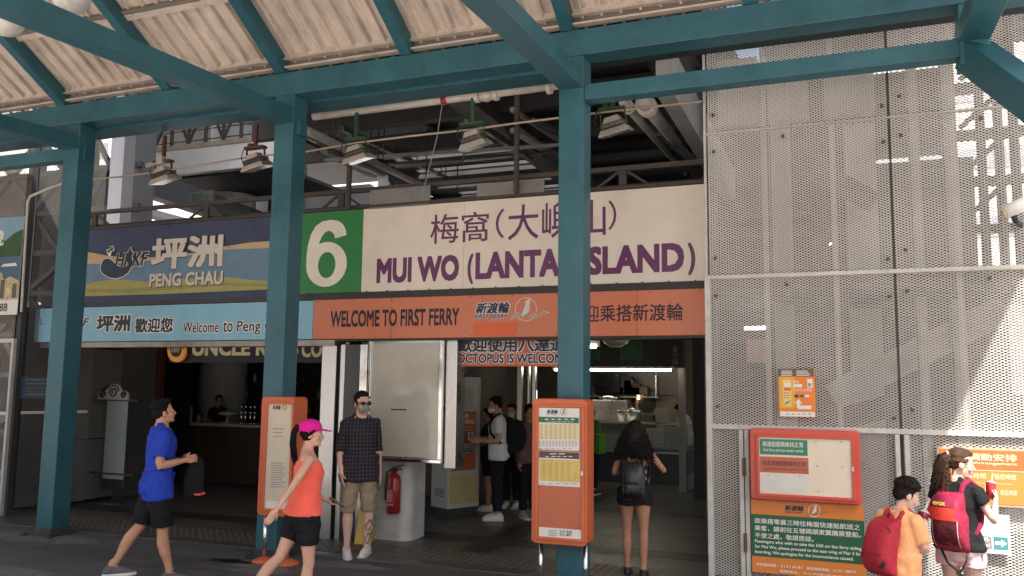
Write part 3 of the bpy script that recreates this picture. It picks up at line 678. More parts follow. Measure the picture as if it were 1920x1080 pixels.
# --- big cream lightbox
t = thing("pier_sign", "long cream sign with a green number 6 block and purple ferry destination lettering", "sign", (-4.0, YS, 3.1))
MB().box(-6.68, -1.36, YS + .004, YS + .26, 3.085, 4.215).build("housing", STEELD, t)
MB().box(-5.705, -1.375, YS - .006, YS + .003, 3.118, 4.19).build("face", CREAM, t)
MB().box(-6.66, -5.708, YS - .006, YS + .003, 3.118, 4.19).build("number_block", SIGNG, t)
DG = M("digit cream", (.78, .72, .64), .5)
def digit_six(par, x0, x1, z0, z1, y, m):
    b = MB(); W, Hh = x1 - x0, z1 - z0; q = lambda u, v, k: (x0 + W * u, y - .0001 * k, z0 + Hh * v); n = 48
    o = [b.bm.verts.new(q(.5 + .5 * math.cos(2 * math.pi * k / n), .335 + .335 * math.sin(2 * math.pi * k / n), 0)) for k in range(n)]; i_ = [b.bm.verts.new(q(.51 + .215 * math.cos(2 * math.pi * k / n), .325 + .195 * math.sin(2 * math.pi * k / n), 0)) for k in range(n)]
    for k in range(n): b.bm.faces.new((o[k], o[(k + 1) % n], i_[(k + 1) % n], i_[k]))
    path = [((.97, .755), (.69, .715)), ((.945, .84), (.675, .765)), ((.87, .925), (.62, .81)), ((.75, .98), (.57, .832)), ((.56, 1.0), (.52, .838)), ((.36, .985), (.44, .815)), ((.20, .92), (.36, .755)), ((.09, .80), (.305, .66)), ((.025, .64), (.285, .55)), ((.0, .48), (.28, .44)), ((.0, .335), (.29, .335))]
    vs = [(b.bm.verts.new(q(*u, 1)), b.bm.verts.new(q(*v, 1))) for u, v in path]
    for a, c in zip(vs, vs[1:]): b.bm.faces.new((a[0], a[1], c[1], c[0]))
    return b.build("digit", m, par)
digit_six(t, -6.55, -5.93, 3.20, 4.08, YS - .009, DG)
tpx(t, "lettering", "梅窩", 808, 399, 917, 455, YS, PURPLE, dy=.009, bold=.006)
tpx(t, "lettering", "（", 930, 392, 946, 447, YS, PURPLE, dy=.009, bold=.004)
tpx(t, "lettering", "大嶼山", 953, 379, 1136, 446, YS, PURPLE, dy=.009, bold=.006)
tpx(t, "lettering", "）", 1141, 376, 1156, 431, YS, PURPLE, dy=.009, bold=.004)
tpx(t, "lettering", "MUI WO", 707, 481, 861, 529, YS, PURPLE, dy=.009, bold=.046)
tpx(t, "lettering", "(", 877, 476, 888, 533, YS, PURPLE, dy=.009, bold=.03)
tpx(t, "lettering", "LANTAU", 892, 469, 1083, 521, YS, PURPLE, dy=.009, bold=.046)
tpx(t, "lettering", "ISLAND", 1091, 459, 1283, 513, YS, PURPLE, dy=.009, bold=.046)
tpx(t, "lettering", ")", 1290, 455, 1304, 516, YS, PURPLE, dy=.009, bold=.03)
MB().box(-6.68, -1.36, YS - .03, YS + .02, 4.20, 4.235).build("top_trim", RUSTRAIL, t)
MB().box(-6.68, -1.36, YS - .02, YS + .1, 3.03, 3.112).build("bottom_trim", M("trim black", (.03, .028, .026), .6, var=.3), t)
b = MB()
for i in range(22): b.lathe([(.014, 0), (.010, .008), (0, .010)], (0, 0, 0), 6)
b.bm.free()
for i in range(18):
    x = -6.5 + i * .295; MB().box(x - .01, x + .01, YS - .03, YS - .018, 3.095, 3.125).build("clip", STEELD, t)
for x_ in (-4.28, -2.85): MB().box(x_ - .002, x_ + .002, YS - .0075, YS - .0062, 3.12, 4.188).build("panel_seam", M("seam cream", (.42, .35, .28), .5), t)
# --- Peng Chau cloth banner
t = thing("cloth_banner", "navy cloth banner with sea and sand hills, whale logo and pale PENG CHAU lettering", "banner", (-8.7, YS, 3.1))
b = MB(); x0, x1 = -10.75, -6.70; nx, nz = 60, 12
g = [[b.bm.verts.new((x0 + (x1 - x0) * i / nx, YS + .012 * math.sin(i * .9 + j * .5) * math.sin(j / nz * math.pi) + .006 * math.sin(i * .35 + j * 1.3), 3.095 + 1.09 * j / nz)) for i in range(nx + 1)] for j in range(nz + 1)]
for j in range(nz):
    for i in range(nx): b.bm.faces.new((g[j][i], g[j][i + 1], g[j + 1][i + 1], g[j + 1][i]))
b.build("cloth", NAVYC, t, smooth=True)
def prt(n_, c): return M("print " + n_, c, .65, var=.12, scale=5, bump=.3, bscale=12)
sand = prt("sand", (.50, .36, .20)); sea = prt("sea", (.13, .22, .31)); hill = prt("hill", (.36, .33, .11)); hill2 = prt("hill olive", (.27, .26, .09))
tp = [(152, 470), (205, 480), (250, 484), (300, 482), (360, 475), (420, 463), (470, 455), (545, 450)]
md = [(545, 464), (430, 468), (300, 487), (230, 494), (152, 495)]
polypx(t, "print_sand", tp + md, YS, sand, dy=.020)
ht = [(152, 537), (190, 527), (220, 524), (260, 527), (290, 530), (340, 524), (420, 519), (470, 525), (545, 528)]
polypx(t, "print_sea", md[::-1] + ht[::-1], YS, sea, dy=.020)
polypx(t, "print_hills", ht + [(545, 541), (300, 552), (152, 556)], YS, hill, dy=.020)
polypx(t, "print_hills", [(152, 541), (230, 543), (300, 538), (380, 531), (440, 530), (545, 535), (545, 538), (420, 536), (330, 543), (240, 549), (152, 548)], YS, hill2, dy=.023)
cw = M("banner letters", (.60, .54, .48), .6, var=.05); sh = M("letter shadow", (.10, .08, .08), .7)
tpx(t, "lettering", "坪洲", 286, 445, 420, 505, YS, sh, dy=.024, bold=.05); tpx(t, "lettering", "坪洲", 287, 444, 420, 503, YS, cw, dy=.027, bold=.035)
tpx(t, "lettering", "PENG CHAU", 284, 513, 422, 538, YS, sh, dy=.024, bold=.04); tpx(t, "lettering", "PENG CHAU", 283, 511, 420, 536, YS, cw, dy=.027, bold=.03)
wh = [(215, 500), (225, 450), (250, 395), (290, 378), (340, 385), (380, 420), (420, 465), (480, 490), (540, 485), (575, 450), (560, 400), (525, 365), (560, 345), (570, 290), (605, 230), (620, 300), (615, 360), (630, 420), (615, 480), (570, 560), (500, 610), (420, 635), (330, 625), (260, 585), (220, 540)]
zc = lambda q: (160 + q[0] / 6.857, 430 + q[1] / 6.857)
from mathutils import geometry as _g
def grow(pts, d):
    n = len(pts); ar = sum(pts[i][0] * pts[(i + 1) % n][1] - pts[(i + 1) % n][0] * pts[i][1] for i in range(n)); s_ = 1 if ar > 0 else -1; o = []
    for i in range(n):
        a, b_, c = Vector(pts[i - 1]), Vector(pts[i]), Vector(pts[(i + 1) % n]); e = ((b_ - a).normalized() + (c - b_).normalized()); e = e.normalized() if e.length > 1e-6 else Vector((1, 0)); o.append((b_.x + e.y * d * s_, b_.y - e.x * d * s_))
    return o
tpx(t, "logo_letters", "HKKF", 218, 473, 282, 501, YS, WHITEI, dy=.024, bold=.05, shear=.25); 
tpx(t, "logo_letters", "HKKF", 219, 474, 281, 500, YS, INK, dy=.031, bold=.022, shear=.25)
polypx(t, "logo_whale", [zc(q) for q in grow(wh, 9)], YS, WHITEI, dy=.025)
polypx(t, "logo_whale", [zc(q) for q in wh], YS, M("whale navy", (.022, .035, .07), .6), dy=.028)
polypx(t, "logo_sprout", [zc(q) for q in grow([(325, 345), (300, 300), (295, 265), (325, 265), (340, 225), (375, 220), (392, 270), (350, 290), (335, 345)], 6)], YS, WHITEI, dy=.025)
polypx(t, "logo_sprout", [zc(q) for q in [(325, 310), (302, 300), (300, 270), (325, 268), (340, 228), (372, 222), (388, 268), (345, 288)]], YS, M("sprout green", (.08, .15, .04), .6), dy=.028)
MB().box(-10.8, -6.69, YS - .02, YS + .05, 4.188, 4.225).build("top_rail", RUSTRAIL, t)
MB().box(-10.8, -6.69, YS + .03, YS + .2, 3.04, 3.10).build("bottom_rail", STEELD, t)
# --- light blue fascia
t = thing("fascia_sign", "light blue fascia sign with round black and white welcome lettering", "sign", (-8.9, YS, 2.52))
MB().box(-11.37, -6.412, YS - .012, YS + .2, 2.522, 3.027).build("panel", SKYB, t, bevel=.006)
def outlined(par, body, x0, y0, x1, y1, Y, dy=.015, b1=.02, b2=.05, m1=INK, m2=WHITEI, ex=1.2, **k):
    tpx(par, "lettering_outline", body, x0, y0, x1, y1, Y, m2, dy=dy, bold=max(b2, b1 + .05), fit=b1, **k); tpx(par, "lettering", body, x0, y0, x1, y1, Y, m1, dy=dy + .003, bold=b1, **k)
outlined(t, "HKKF", 112, 597, 170, 612, YS, b2=.06, b1=.02, shear=.25)
outlined(t, "坪洲", 183, 591, 246, 622, YS, b1=.04, b2=.075); outlined(t, "歡迎您", 255, 596, 326, 624, YS, b1=.03, b2=.07)
outlined(t, "Welcome", 345, 603, 412, 624, YS, b1=.012, b2=.045); outlined(t, "to", 420, 603, 438, 623, YS, b1=.012, b2=.045)
outlined(t, "Peng", 446, 601, 490, 628, YS, b1=.012, b2=.045); outlined(t, "Chau", 498, 600, 552, 622, YS, b1=.012, b2=.045)
tpx(t, "peeled_mark", "L", 77, 596, 88, 609, YS, M("peel", (.13, .2, .25), .6), dy=.014)
# --- orange fascia
t = thing("fascia_sign", "long orange fascia sign welcoming passengers, with a circled numeral logo", "sign", (-3.9, YS, 2.52))
MB().box(-6.408, -1.37, YS - .012, YS + .2, 2.522, 3.04).build("panel", ORANGE2, t, bevel=.006)
tpx(t, "lettering", "WELCOME TO FIRST FERRY", 621, 580, 862, 612, YS, INK, dy=.015, bold=.03)
tpx(t, "lettering", "歡迎乘搭新渡輪", 1066, 571, 1281, 603, YS, INK, dy=.015, bold=.012)
outlined(t, "新渡輪", 893, 567, 957, 588, YS, m1=NAVY, b1=.035, b2=.085, shear=.2); outlined(t, "FIRST FERRY", 891, 589, 954, 597, YS, m1=INK, b1=.02, b2=.07, shear=.2)
rpx(t, "patch", 889, 606, 970, 629, YS, ORANGEP, dy=.014)
z1c = lambda q: (880 + q[0] / 10.667, 540 + q[1] / 10.667)
def ringpx(par, name, cx, cy, rx, ry, wd, Y, m, dy):
    b = MB(); vs = []
    for k in range(40):
        a = 2 * math.pi * k / 40; vs.append([b.bm.verts.new((p.x, Y - dy, p.z)) for p in (PY(cx + (rx + s_) * math.cos(a), cy + (ry + s_) * math.sin(a), Y) for s_ in (0, -wd))])
    for k in range(40): b.bm.faces.new((vs[k][0], vs[(k + 1) % 40][0], vs[(k + 1) % 40][1], vs[k][1]))
    return b.build(name, m, par)
def strokepx(par, name, pts, wd, Y, m, dy):
    b = MB(); P_ = [Vector(p) for p in pts]; n = len(P_); L_ = []
    for i in range(n):
        d = (P_[min(i + 1, n - 1)] - P_[max(i - 1, 0)]).normalized(); q = Vector((-d.y, d.x)) * wd / 2
        L_.append([b.bm.verts.new((v.x, Y - dy, v.z)) for v in (PY(*(P_[i] + q), Y), PY(*(P_[i] - q), Y))])
    for a, c in zip(L_, L_[1:]): b.bm.faces.new((a[0], c[0], c[1], a[1]))
    return b.build(name, m, par)
def one_logo(par, f, k, Y, dy, ringm, onem, swm, outm=None):
    ringpx(par, "logo_ring", *f((1140, 430)), 21 * k, 22.5 * k, 2 * k, Y, ringm, dy)
    sw = [(835, 625), (890, 575), (950, 535), (1000, 515), (1030, 530), (1035, 590), (1080, 580), (1200, 500), (1185, 575), (1240, 545), (1320, 575), (1400, 540), (1500, 490), (1610, 475)]
    if outm: strokepx(par, "logo_wave", [f(q) for q in sw], 3.6 * k, Y, outm, dy + .001)
    polypx(par, "logo_numeral", [f(q) for q in [(1235, 220), (1205, 485), (1045, 575), (1140, 300), (1105, 300), (1110, 285), (1205, 215)]], Y, onem, dy=dy + .003)
    strokepx(par, "logo_wave", [f(q) for q in sw], 1.6 * k, Y, swm, dy + .005)
one_logo(t, z1c, 1.0, YS, .014, M("logo peach", (.75, .45, .32), .5), M("logo grey", (.62, .60, .57), .5), M("logo moss", (.10, .085, .03), .5), WHITEI)
for px in (735, 905, 1195): x_ = PY(px, 590, YS).x; MB().box(x_ - .0025, x_ + .0025, YS - .0135, YS - .0121, 2.525, 3.037).build("panel_seam", M("seam orange", (.22, .06, .035), .5), t)
for k in range(10):
    for zz in (2.55, 3.01): x_ = -6.35 + k * .545; MB().lathe([(.008, 0), (.007, .003), (0, .004)], (0, 0, 0), 8).build("screw", STEELD, t, xf=Matrix.Translation((x_, YS - .012, zz)) @ Matrix.Rotation(R(90), 4, 'X'))
# --- octopus sign
t = thing("hanging_sign", "orange sign with outlined navy OCTOPUS IS WELCOME lettering below the orange fascia", "sign", (-3.6, 9.56, 2.2))
MB().box(PY(844, 660, 9.56).x, PY(1098, 660, 9.56).x, 9.56, 9.61, PY(950, 687, 9.56).z, 2.72).build("panel", M("orange sign dim", (.60, .13, .05), .5, var=.06), t, bevel=.004)
outlined(t, "歡迎使用八達通", 858, 633, 1062, 660, 9.56, m1=NAVY, b1=.035, b2=.075, dy=.004); outlined(t, "OCTOPUS IS WELCOME", 858, 663, 1066, 681, 9.56, m1=NAVY, b1=.03, b2=.065, dy=.004)
# --- coffee shop sign, deep behind the rail
YC = 10.6
t = thing("shop_sign", "dark coffee shop sign with glowing cream letters behind the shutter rail", "sign", tuple(PY(470, 680, YC)))
CREAML = M("lit cream letters", (.55, .47, .27), .5, emit=.07)
a, c, z0, z1 = rect(318, 625, 640, 680, YC)
MB().box(a, c, YC, YC + .1, z0, z1).build("panel", M("sign midnight", (.012, .014, .022), .5), t)
tpx(t, "lettering", "UNCLE RUSS", 361, 636, 560, 667, YC, CREAML, dy=.004, bold=.04); tpx(t, "lettering", "COFFEE", 566, 640, 655, 670, YC, CREAML, dy=.004, bold=.035)
t = thing("round_sign", "round orange and black coffee emblem hanging left of the shop lettering", "sign", tuple(PY(330, 680, 10.5)))
def discpx(par, name, cx, cy, rx, ry, Y, m, dy, th=0): return polypx(par, name, [(cx + rx * math.cos(2 * math.pi * k / 32), cy + ry * math.sin(2 * math.pi * k / 32)) for k in range(32)], Y, m, dy=dy, th=th)
discpx(t, "disc", 330, 657, 16.5, 22, 10.5, M("emblem orange", (.72, .30, .06), .5, emit=.12), .0, .05)
discpx(t, "centre", 330, 655, 11, 14.5, 10.5, M("emblem brown", (.03, .018, .012), .5), .003)
for k in range(4): strokepx(t, "steam_line", [(323 + k * 4 + 2 * math.sin(i * .8), 645 + i * 3 + (k % 2)) for i in range(6)], 1.7, 10.5, CREAML, .006)
for k in range(14):
    aa = math.pi * (1.0 + .95 * k / 13) if k < 14 else 0; cx, cy = 330 + 13.7 * math.cos(aa), 656 + 18 * math.sin(aa)
    strokepx(t, "rim_mark", [(cx - 1, cy - 1.2), (cx + 1, cy + 1.2)], 1.2, 10.5, M("emblem mark", (.05, .02, .01), .5), .006)

# ------------------------------------------------ truss rail over the signs
t = thing("truss_rail", "rusty steel truss rail running along the top of the entrance signs", "truss", (-6, 9.36, 4.23))
MB().box(-11.0, -1.36, 9.33, 9.39, 4.43, 4.485).build("top_chord", RUSTRAIL, t); MB().box(-11.0, -1.36, 9.40, 9.45, 4.24, 4.28).build("bottom_chord", RUSTRAIL, t)
for px in (180, 388, 640, 938, 1168):
    x = PY(px, 380, 9.36).x; MB().box(x - .045, x + .045, 9.34, 9.38, 4.22, 4.43).build("post", RUSTRAIL, t)
    for s in (-1, 1): MB().bar((x + s * .05, 9.36, 4.42), (x + s * .30, 9.36, 4.25), .025, .03).build("brace", STEELD, t)
for px0, py0, px1, py1, lab in ((693, 352, 806, 388, "plain grey metal plate on the truss above the green number block"), (894, 340, 1020, 366, "plain grey metal plate on the truss nearer the tall middle post")):
    a, c, z0, z1 = rect(px0, py0, px1, py1, 9.28)
    o = MB().box(a, c, 9.28, 9.30, z0, z1).build("metal_plate", M("grey plate", (.20, .19, .185), .6, var=.15, dirt=.4), bevel=.002); tag(o, lab, "metal plate", "blank plates on the truss rail")
for px, y0, y1, lab in ((970, 150, 362, "slim brown steel post rising past the grey plates to the canopy"), (655, 310, 392, "short slim steel post above the green number block")):
    p, q = PY(px, y0, 9.2), PY(px - (6 if px == 970 else 3), y1, 9.2); o = MB().box(p.x - .025, p.x + .025, 9.18, 9.23, q.z, min(p.z, 5.6)).build("steel_post", RUSTRAIL); tag(o, lab, "post")
# ------------------------------------------------ pipes and cables under the eave
t = thing("fire_pipe", "cream water pipe with a red band under the eave beam", "pipe", (-4.4, 8.9, 5.3))
zp = PY(815, 190, 8.9).z
MB().tube([(-6.25, 8.9, zp), (-2.6, 8.9, zp + .02)], .055, 16).build("pipe", PIPE, t, smooth=True)
x = PY(834, 188, 8.9).x; MB().tube([(x - .035, 8.9, zp), (x + .035, 8.9, zp)], .058, 16).build("band", REDP, t, smooth=True)
for px in (895, 930, 1030): x = PY(px, 180, 8.9).x; MB().tube([(x - .03, 8.9, zp), (x + .03, 8.9, zp)], .082, 14).build("coupling", PIPE, t, bevel=.01)
x = PY(912, 180, 8.9).x; MB().tube([(x - .09, 8.9, zp), (x, 8.9, zp), (x + .09, 8.9, zp)], [.06, .085, .06], 14).build("tee", PIPE, t, smooth=True)
p = PY(575, 245, 9.0); q = PY(800, 352, 15); o = MB().tube([p, q], .06, 12).build("branch_pipe", M("grey pipe", (.30, .28, .26), .6, dirt=.4), smooth=True)
tag(o, "grey pipe running back into the dark hall beside the middle teal column", "pipe")
for (xa, ya, xb, yb, r_, lab) in ((1168, 190, 1290, 330, .055, "thin pale pipe with a flange running back over the entrance"), (1205, 190, 1312, 320, .085, "thick pale pipe with a flange beside the sloping girder")):
    p = PY(xa, ya, 9.6); q = PY(xb, yb, 19); t = thing("service_pipe", lab, "pipe", tuple(p), group="pipes running back over the entrance")
    MB().tube([p, q], r_, 14).build("pipe", M("pale pipe", (.42, .41, .39), .5, dirt=.4), t, smooth=True); d = (q - p).normalized()
    for s in (.25, .45): MB().tube([p + d * s, p + d * (s + .05)], r_ * 1.5, 12).build("flange", PIPE, t)
pts = [PY(x, y, 8.88) for x, y in ((165, 337), (230, 331), (297, 322), (380, 309), (470, 294), (570, 285), (667, 268), (770, 255), (883, 243), (960, 232), (1046, 221), (1150, 208), (1316, 190))]
tag(MB().tube(pts, .013, 6).build("conduit", M("tan conduit", (.42, .33, .25), .6, var=.2)), "thin tan conduit strung between the five floodlights", "conduit")
tag(MB().tube([PY(830, 190, 8.95), PY(820, 255, 8.95), PY(806, 310, 9.1), PY(790, 372, 9.25)], .006, 5).build("wire", M("loose wire", (.3, .28, .26), .6)), "loose thin wire dangling from the cream pipe to the sign", "wire")
# ------------------------------------------------ floodlights
LAMPW = M("lamp housing", (.42, .38, .33), .5, var=.12, dirt=.4, dcol=(.18, .14, .10), dscale=6)
def floodlight(px, py, pole_top, pm, lab):
    p = PY(px, py, 8.88); t = thing("floodlight", lab, "floodlight", tuple(p), group="floodlights hanging under the eave beam")
    MB().box(p.x - .022, p.x + .022, 8.86, 8.90, p.z + .18, 5.335).build("pole", pm, t)
    MB().box(p.x - .15, p.x + .15, 8.83, 8.93, p.z + .15, p.z + .18).box(p.x - .10, p.x - .04, 8.84, 8.92, p.z + .18, p.z + .22).build("bracket", pm, t)
    for s in (-1, 1): MB().bar((p.x + s * .14, 8.88, p.z + .15), (p.x + s * .145 + .02, 8.88, p.z - .02), .012, .03).build("yoke_arm", pm, t)
    # housing tilted towards the pavement and to the right
    M_ = Matrix.Translation(p + Vector((.02, 0, -.03))) @ Matrix.Rotation(R(-12), 4, 'Y') @ Matrix.Rotation(R(14), 4, 'X')
    MB().rings([[(sx * w_, sy * d_, z) for sx, sy in ((-1, -1), (1, -1), (1, 1), (-1, 1))] for w_, d_, z in ((.075, .06, .11), (.10, .075, .06), (.13, .10, .0))]).build("housing", LAMPW, t, bevel=.006, xf=M_)
    f = MB()
    for k in range(13): f.box(-.126 + k * .0205, -.121 + k * .0205, -.115, .115, -.03, .045)
    f.build("cooling_fin", M("fin dark", (.10, .09, .08), .5), t, xf=M_)["kind"] = "stuff"
    MB().rings([[(sx * w_, sy * d_, z) for sx, sy in ((-1, -1), (1, -1), (1, 1), (-1, 1))] for w_, d_, z in ((.14, .11, -.02), (.175, .14, -.075), (.178, .142, -.09))]).build("glass_frame", LAMPW, t, bevel=.004, xf=M_)
    MB().quad((-.16, -.125, -.0915), (.16, -.125, -.0915), (.16, .125, -.0915), (-.16, .125, -.0915)).build("glass", M("lamp glass", (.35, .36, .37), .15), t, xf=M_)
    c = MB(); c.tube([p + Vector((-.05, -.02, .2)), p + Vector((-.17, -.03, .14)), p + Vector((-.20, -.03, .03)), p + Vector((-.14, -.04, -.04)), p + Vector((-.03, -.05, .0))], .008, 6); c.build("cable", BLACK, t, smooth=True)
    return t
f1 = floodlight(305, 325, 240, REDB, "floodlight on the first oxide red pole, with a security camera and pale box beside it")
floodlight(478, 300, 220, REDB, "floodlight on a bare oxide red pole just left of the middle teal column")
floodlight(667, 285, 195, GREENP, "floodlight on a green pole above the green number block")
floodlight(886, 258, 165, GREENP, "floodlight on a green pole below the pipe coupling")
floodlight(1148, 232, 190, GREENP, "floodlight on a green bracket just right of the tall front column")
p = PY(287, 308, 8.86); t = thing("security_camera", "small bullet security camera beside the first floodlight", "camera", tuple(p))
MB().tube([p + Vector((-.09, -.04, -.02)), p + Vector((.05, .03, .02))], .035, 14).build("body", LAMPW, t, smooth=True); MB().tube([p + Vector((-.10, -.045, -.023)), p + Vector((-.088, -.04, -.02))], .028, 14).build("lens", BLACK, t)
MB().tube([p + Vector((.03, .02, .02)), p + Vector((.09, .03, -.02))], .012, 8).build("arm", LAMPW, t)
o = MB().box(p.x + .10, p.x + .21, 8.80, 8.88, p.z - .02, p.z + .09).build("junction_box", LAMPW, bevel=.006); tag(o, "pale junction box fixed beside the security camera", "junction box")
p = PY(1905, 392, 8.7); t = thing("security_camera", "white bullet security camera mounted on the mesh fence at the frame edge", "camera", tuple(p))
MB().tube([p + Vector((-.10, -.02, -.03)), p + Vector((.16, .02, .09))], .062, 18).build("body", WHITEP, t, smooth=True); MB().tube([p + Vector((-.112, -.02, -.035)), p + Vector((-.098, -.02, -.03))], .05, 16).build("lens_cover", M("yellowed lens", (.6, .5, .25), .2), t)
MB().tube([p + Vector((-.03, .0, -.04)), p + Vector((.0, .05, -.10)), p + Vector((.08, .28, -.10))], .025, 8).build("arm", BLACK, t)
# --- exit sign up in the hall
t = thing("exit_sign", "unlit grey green EXIT sign hung under the slate girder", "sign", tuple(PY(382, 375, 13)))
rpx(t, "box", 357, 360, 402, 384, 13, M("exit grey", (.05, .06, .053), .6), dy=0, th=.06); tpx(t, "lettering", "EXIT", 364, 365, 384, 380, 13, M("exit ink", (.012, .02, .016), .6), dy=.064, bold=.02); tpx(t, "lettering", "出口", 386, 366, 400, 381, 13, MATS["exit ink"], dy=.064)

# ================================================================== NOTICE BOARDS AND FENCE SIGNS
def rounded(x0, x1, z0, z1, r, n=6):
    o = []
    for cx, cz, a0 in ((x1 - r, z1 - r, 0), (x0 + r, z1 - r, 90), (x0 + r, z0 + r, 180), (x1 - r, z0 + r, 270)):
        for k in range(n + 1): a = R(a0 + 90 * k / n); o.append((cx + r * math.cos(a), cz + r * math.sin(a)))
    return o
def cabinet(t, x0, x1, z0, z1, Y, d, m, win, r=.05, fm=None):
    """enamelled box with a raised door frame round a recessed window"""
    MB().poly(rounded(x0, x1, z0, z1, r), Y, d).build("case", m, t, bevel=.008)
    wx0, wx1, wz0, wz1 = win; b = MB(); g = .028
    for q in ((wx0 - g, wx1 + g, wz1, wz1 + g), (wx0 - g, wx1 + g, wz0 - g, wz0), (wx0 - g, wx0, wz0, wz1), (wx1, wx1 + g, wz0, wz1)): b.box(q[0], q[1], Y - .022, Y - .001, q[2], q[3])
    b.build("door_frame", fm or m, t, bevel=.004)
    MB().box(wx1 + .0, wx1 + .018, Y - .03, Y - .0225, (wz0 + wz1) / 2 - .02, (wz0 + wz1) / 2 + .02).build("lock", STAIN, t)
def dashes(par, name, x0, y0, x1, y1, Y, m, rows, cols, dy, fill=.6, hgt=.42, rag=.3):
    b = MB(); ch = (y1 - y0) / rows; cw_ = (x1 - x0) / cols
    for i in range(rows):
        for j in range(cols):
            a = x0 + j * cw_; q = a + cw_ * fill * (1 - rag * random.random()); u = y0 + i * ch + ch * (1 - hgt) / 2; v = u + ch * hgt
            P4 = [PY(*k, Y) for k in ((a, v), (q, v), (q, u), (a, u))]; b.quad(*[(p.x, Y - dy, p.z) for p in P4])
    return b.build(name, m, par)
# board at the middle column
Y1 = 7.82
a, c, z0, z1 = rect(486, 744, 548, 968, Y1)
t = thing("notice_board", "orange timetable board on chrome legs by the column behind the woman in the pink cap", "notice board", ((a + c) / 2, 7.95, 0), group="orange post mounted notice boards")
wn = rect(500, 758, 545, 955, Y1)
cabinet(t, a, c, z0, z1, Y1, .25, ORANGE, wn)
MB().box(wn[0], wn[1], Y1 - .004, Y1 - .001, wn[2], wn[3]).build("poster", M("yellowed poster", (.66, .58, .44), .5, var=.08), t)
dashes(t, "print_lines", 508, 866, 540, 915, Y1, GREYI, 11, 1, .006, .95, .35); dashes(t, "print_lines", 512, 800, 540, 822, Y1, OLIVE, 3, 1, .006, .9, .3)
tpx(t, "logo_lettering", "新渡輪", 512, 760, 527, 768, Y1, NAVY, dy=.006, bold=.03, shear=.2); ringpx(t, "logo_ring", 534, 764, 4.5, 5.5, 2, Y1, BRONZE, .006)
rpx(t, "footer_strip", 500, 940, 541, 953, Y1, PAPER, dy=.0055)
MB().box(wn[0], wn[1], Y1 - .0125, Y1 - .0105, wn[2], wn[3]).build("glass", M("board glass", (.9, .9, .9), .05, var=0, alpha=.015, coat=.1), t)
for px in (497, 541):
    x = PY(px, 1000, 7.95).x; MB().lathe([(.022, .005), (.022, z0 - .002)], (x, 7.95, 0), 14).build("leg", CHROME, t, smooth=True)
    MB().lathe([(.13, .0), (.13, .02), (.07, .045), (.03, .06)], (x, 7.95, .001), 20).build("foot_plate", ORANGE, t, smooth=True)
# board at the front column
a, c, z0, z1 = rect(997, 748, 1100, 1022, Y1)
t = thing("notice_board", "orange timetable board with green and yellow timetables on the tall front column", "notice board", ((a + c) / 2, 7.95, 0), group="orange post mounted notice boards")
q = rect(1010, 764, 1091, 1008, Y1); wn = q
cabinet(t, a, c, z0, z1, Y1, .25, ORANGE, wn)
MB().box(wn[0], wn[1], Y1 - .004, Y1 - .001, wn[2], wn[3]).build("back_panel", M("orange panel deep", (.50, .12, .045), .5, var=.08, dirt=.2), t)
f8 = lambda x, y: (1000 + x / 3.855, 750 + y / 3.855)
def r8(n_, x0, y0, x1, y1, m, dy=.006): return rpx(t, n_, *f8(x0, y0), *f8(x1, y1), Y1, m, dy=dy)
def d8(x0, y0, x1, y1, m, r_, c_, dy=.0085, **k): return dashes(t, "print_lines", *f8(x0, y0), *f8(x1, y1), Y1, m, r_, c_, dy, **k)
r8("timetable_sheet", 38, 58, 334, 362, PAPER); r8("print_band", 42, 124, 330, 165, GREENI, .0075); r8("print_block", 44, 170, 330, 285, CREAMP, .0075)
r8("timetable_sheet", 40, 372, 340, 622, PAPER); r8("print_band", 44, 374, 336, 422, BROWNI, .0075); r8("print_block", 46, 430, 338, 590, YELP, .0075)
tpx(t, "logo_lettering", "新渡輪", *f8(100, 70), *f8(180, 98), Y1, NAVY, dy=.009, bold=.03, shear=.2); tpx(t, "logo_lettering", "FIRST FERRY", *f8(98, 100), *f8(178, 108), Y1, NAVY, dy=.009)
one_logo(t, lambda q: f8(205 + (q[0] - 1000) * .105, 52 + (q[1] - 100) * .105), .3, Y1, .009, BRONZE, BRONZE, BRONZE)
d8(85, 132, 320, 148, WHITEI, 1, 5); d8(95, 153, 300, 161, WHITEI, 1, 9); d8(50, 176, 325, 282, OLIVE, 14, 8, fill=.7); d8(44, 292, 325, 336, GREYI, 7, 12, fill=.8); d8(44, 346, 300, 356, GREYI, 1, 6)
d8(120, 382, 250, 396, WHITEI, 1, 2, fill=.8); d8(90, 402, 300, 414, WHITEI, 1, 5, fill=.8); d8(60, 432, 300, 444, OLIVE, 1, 4); d8(66, 450, 290, 584, OLIVE, 17, 5, fill=.65); d8(295, 525, 332, 584, OLIVE, 7, 1); d8(50, 598, 330, 610, GREYI, 2, 5, fill=.75)
r8("phone_strip", 42, 928, 352, 996, PAPER)
tpx(t, "lettering", "2131 8181", *f8(192, 942), *f8(280, 960), Y1, INK, dy=.009, bold=.02); tpx(t, "lettering", "2131 8877", *f8(192, 964), *f8(280, 982), Y1, INK, dy=.009, bold=.02); d8(112, 938, 184, 984, GREYI, 4, 1, fill=1)
MB().box(wn[0], wn[1], Y1 - .0125, Y1 - .0105, wn[2], wn[3]).build("glass", MATS["board glass"], t)
for px in (1014, 1098):
    x = PY(px, 1050, 7.95).x; MB().lathe([(.022, .005), (.022, z0 - .002)], (x, 7.95, 0), 14).build("leg", CHROME, t, smooth=True); MB().lathe([(.13, 0), (.13, .02), (.07, .045), (.03, .06)], (x, 7.95, .001), 20).build("foot_plate", ORANGE, t, smooth=True)
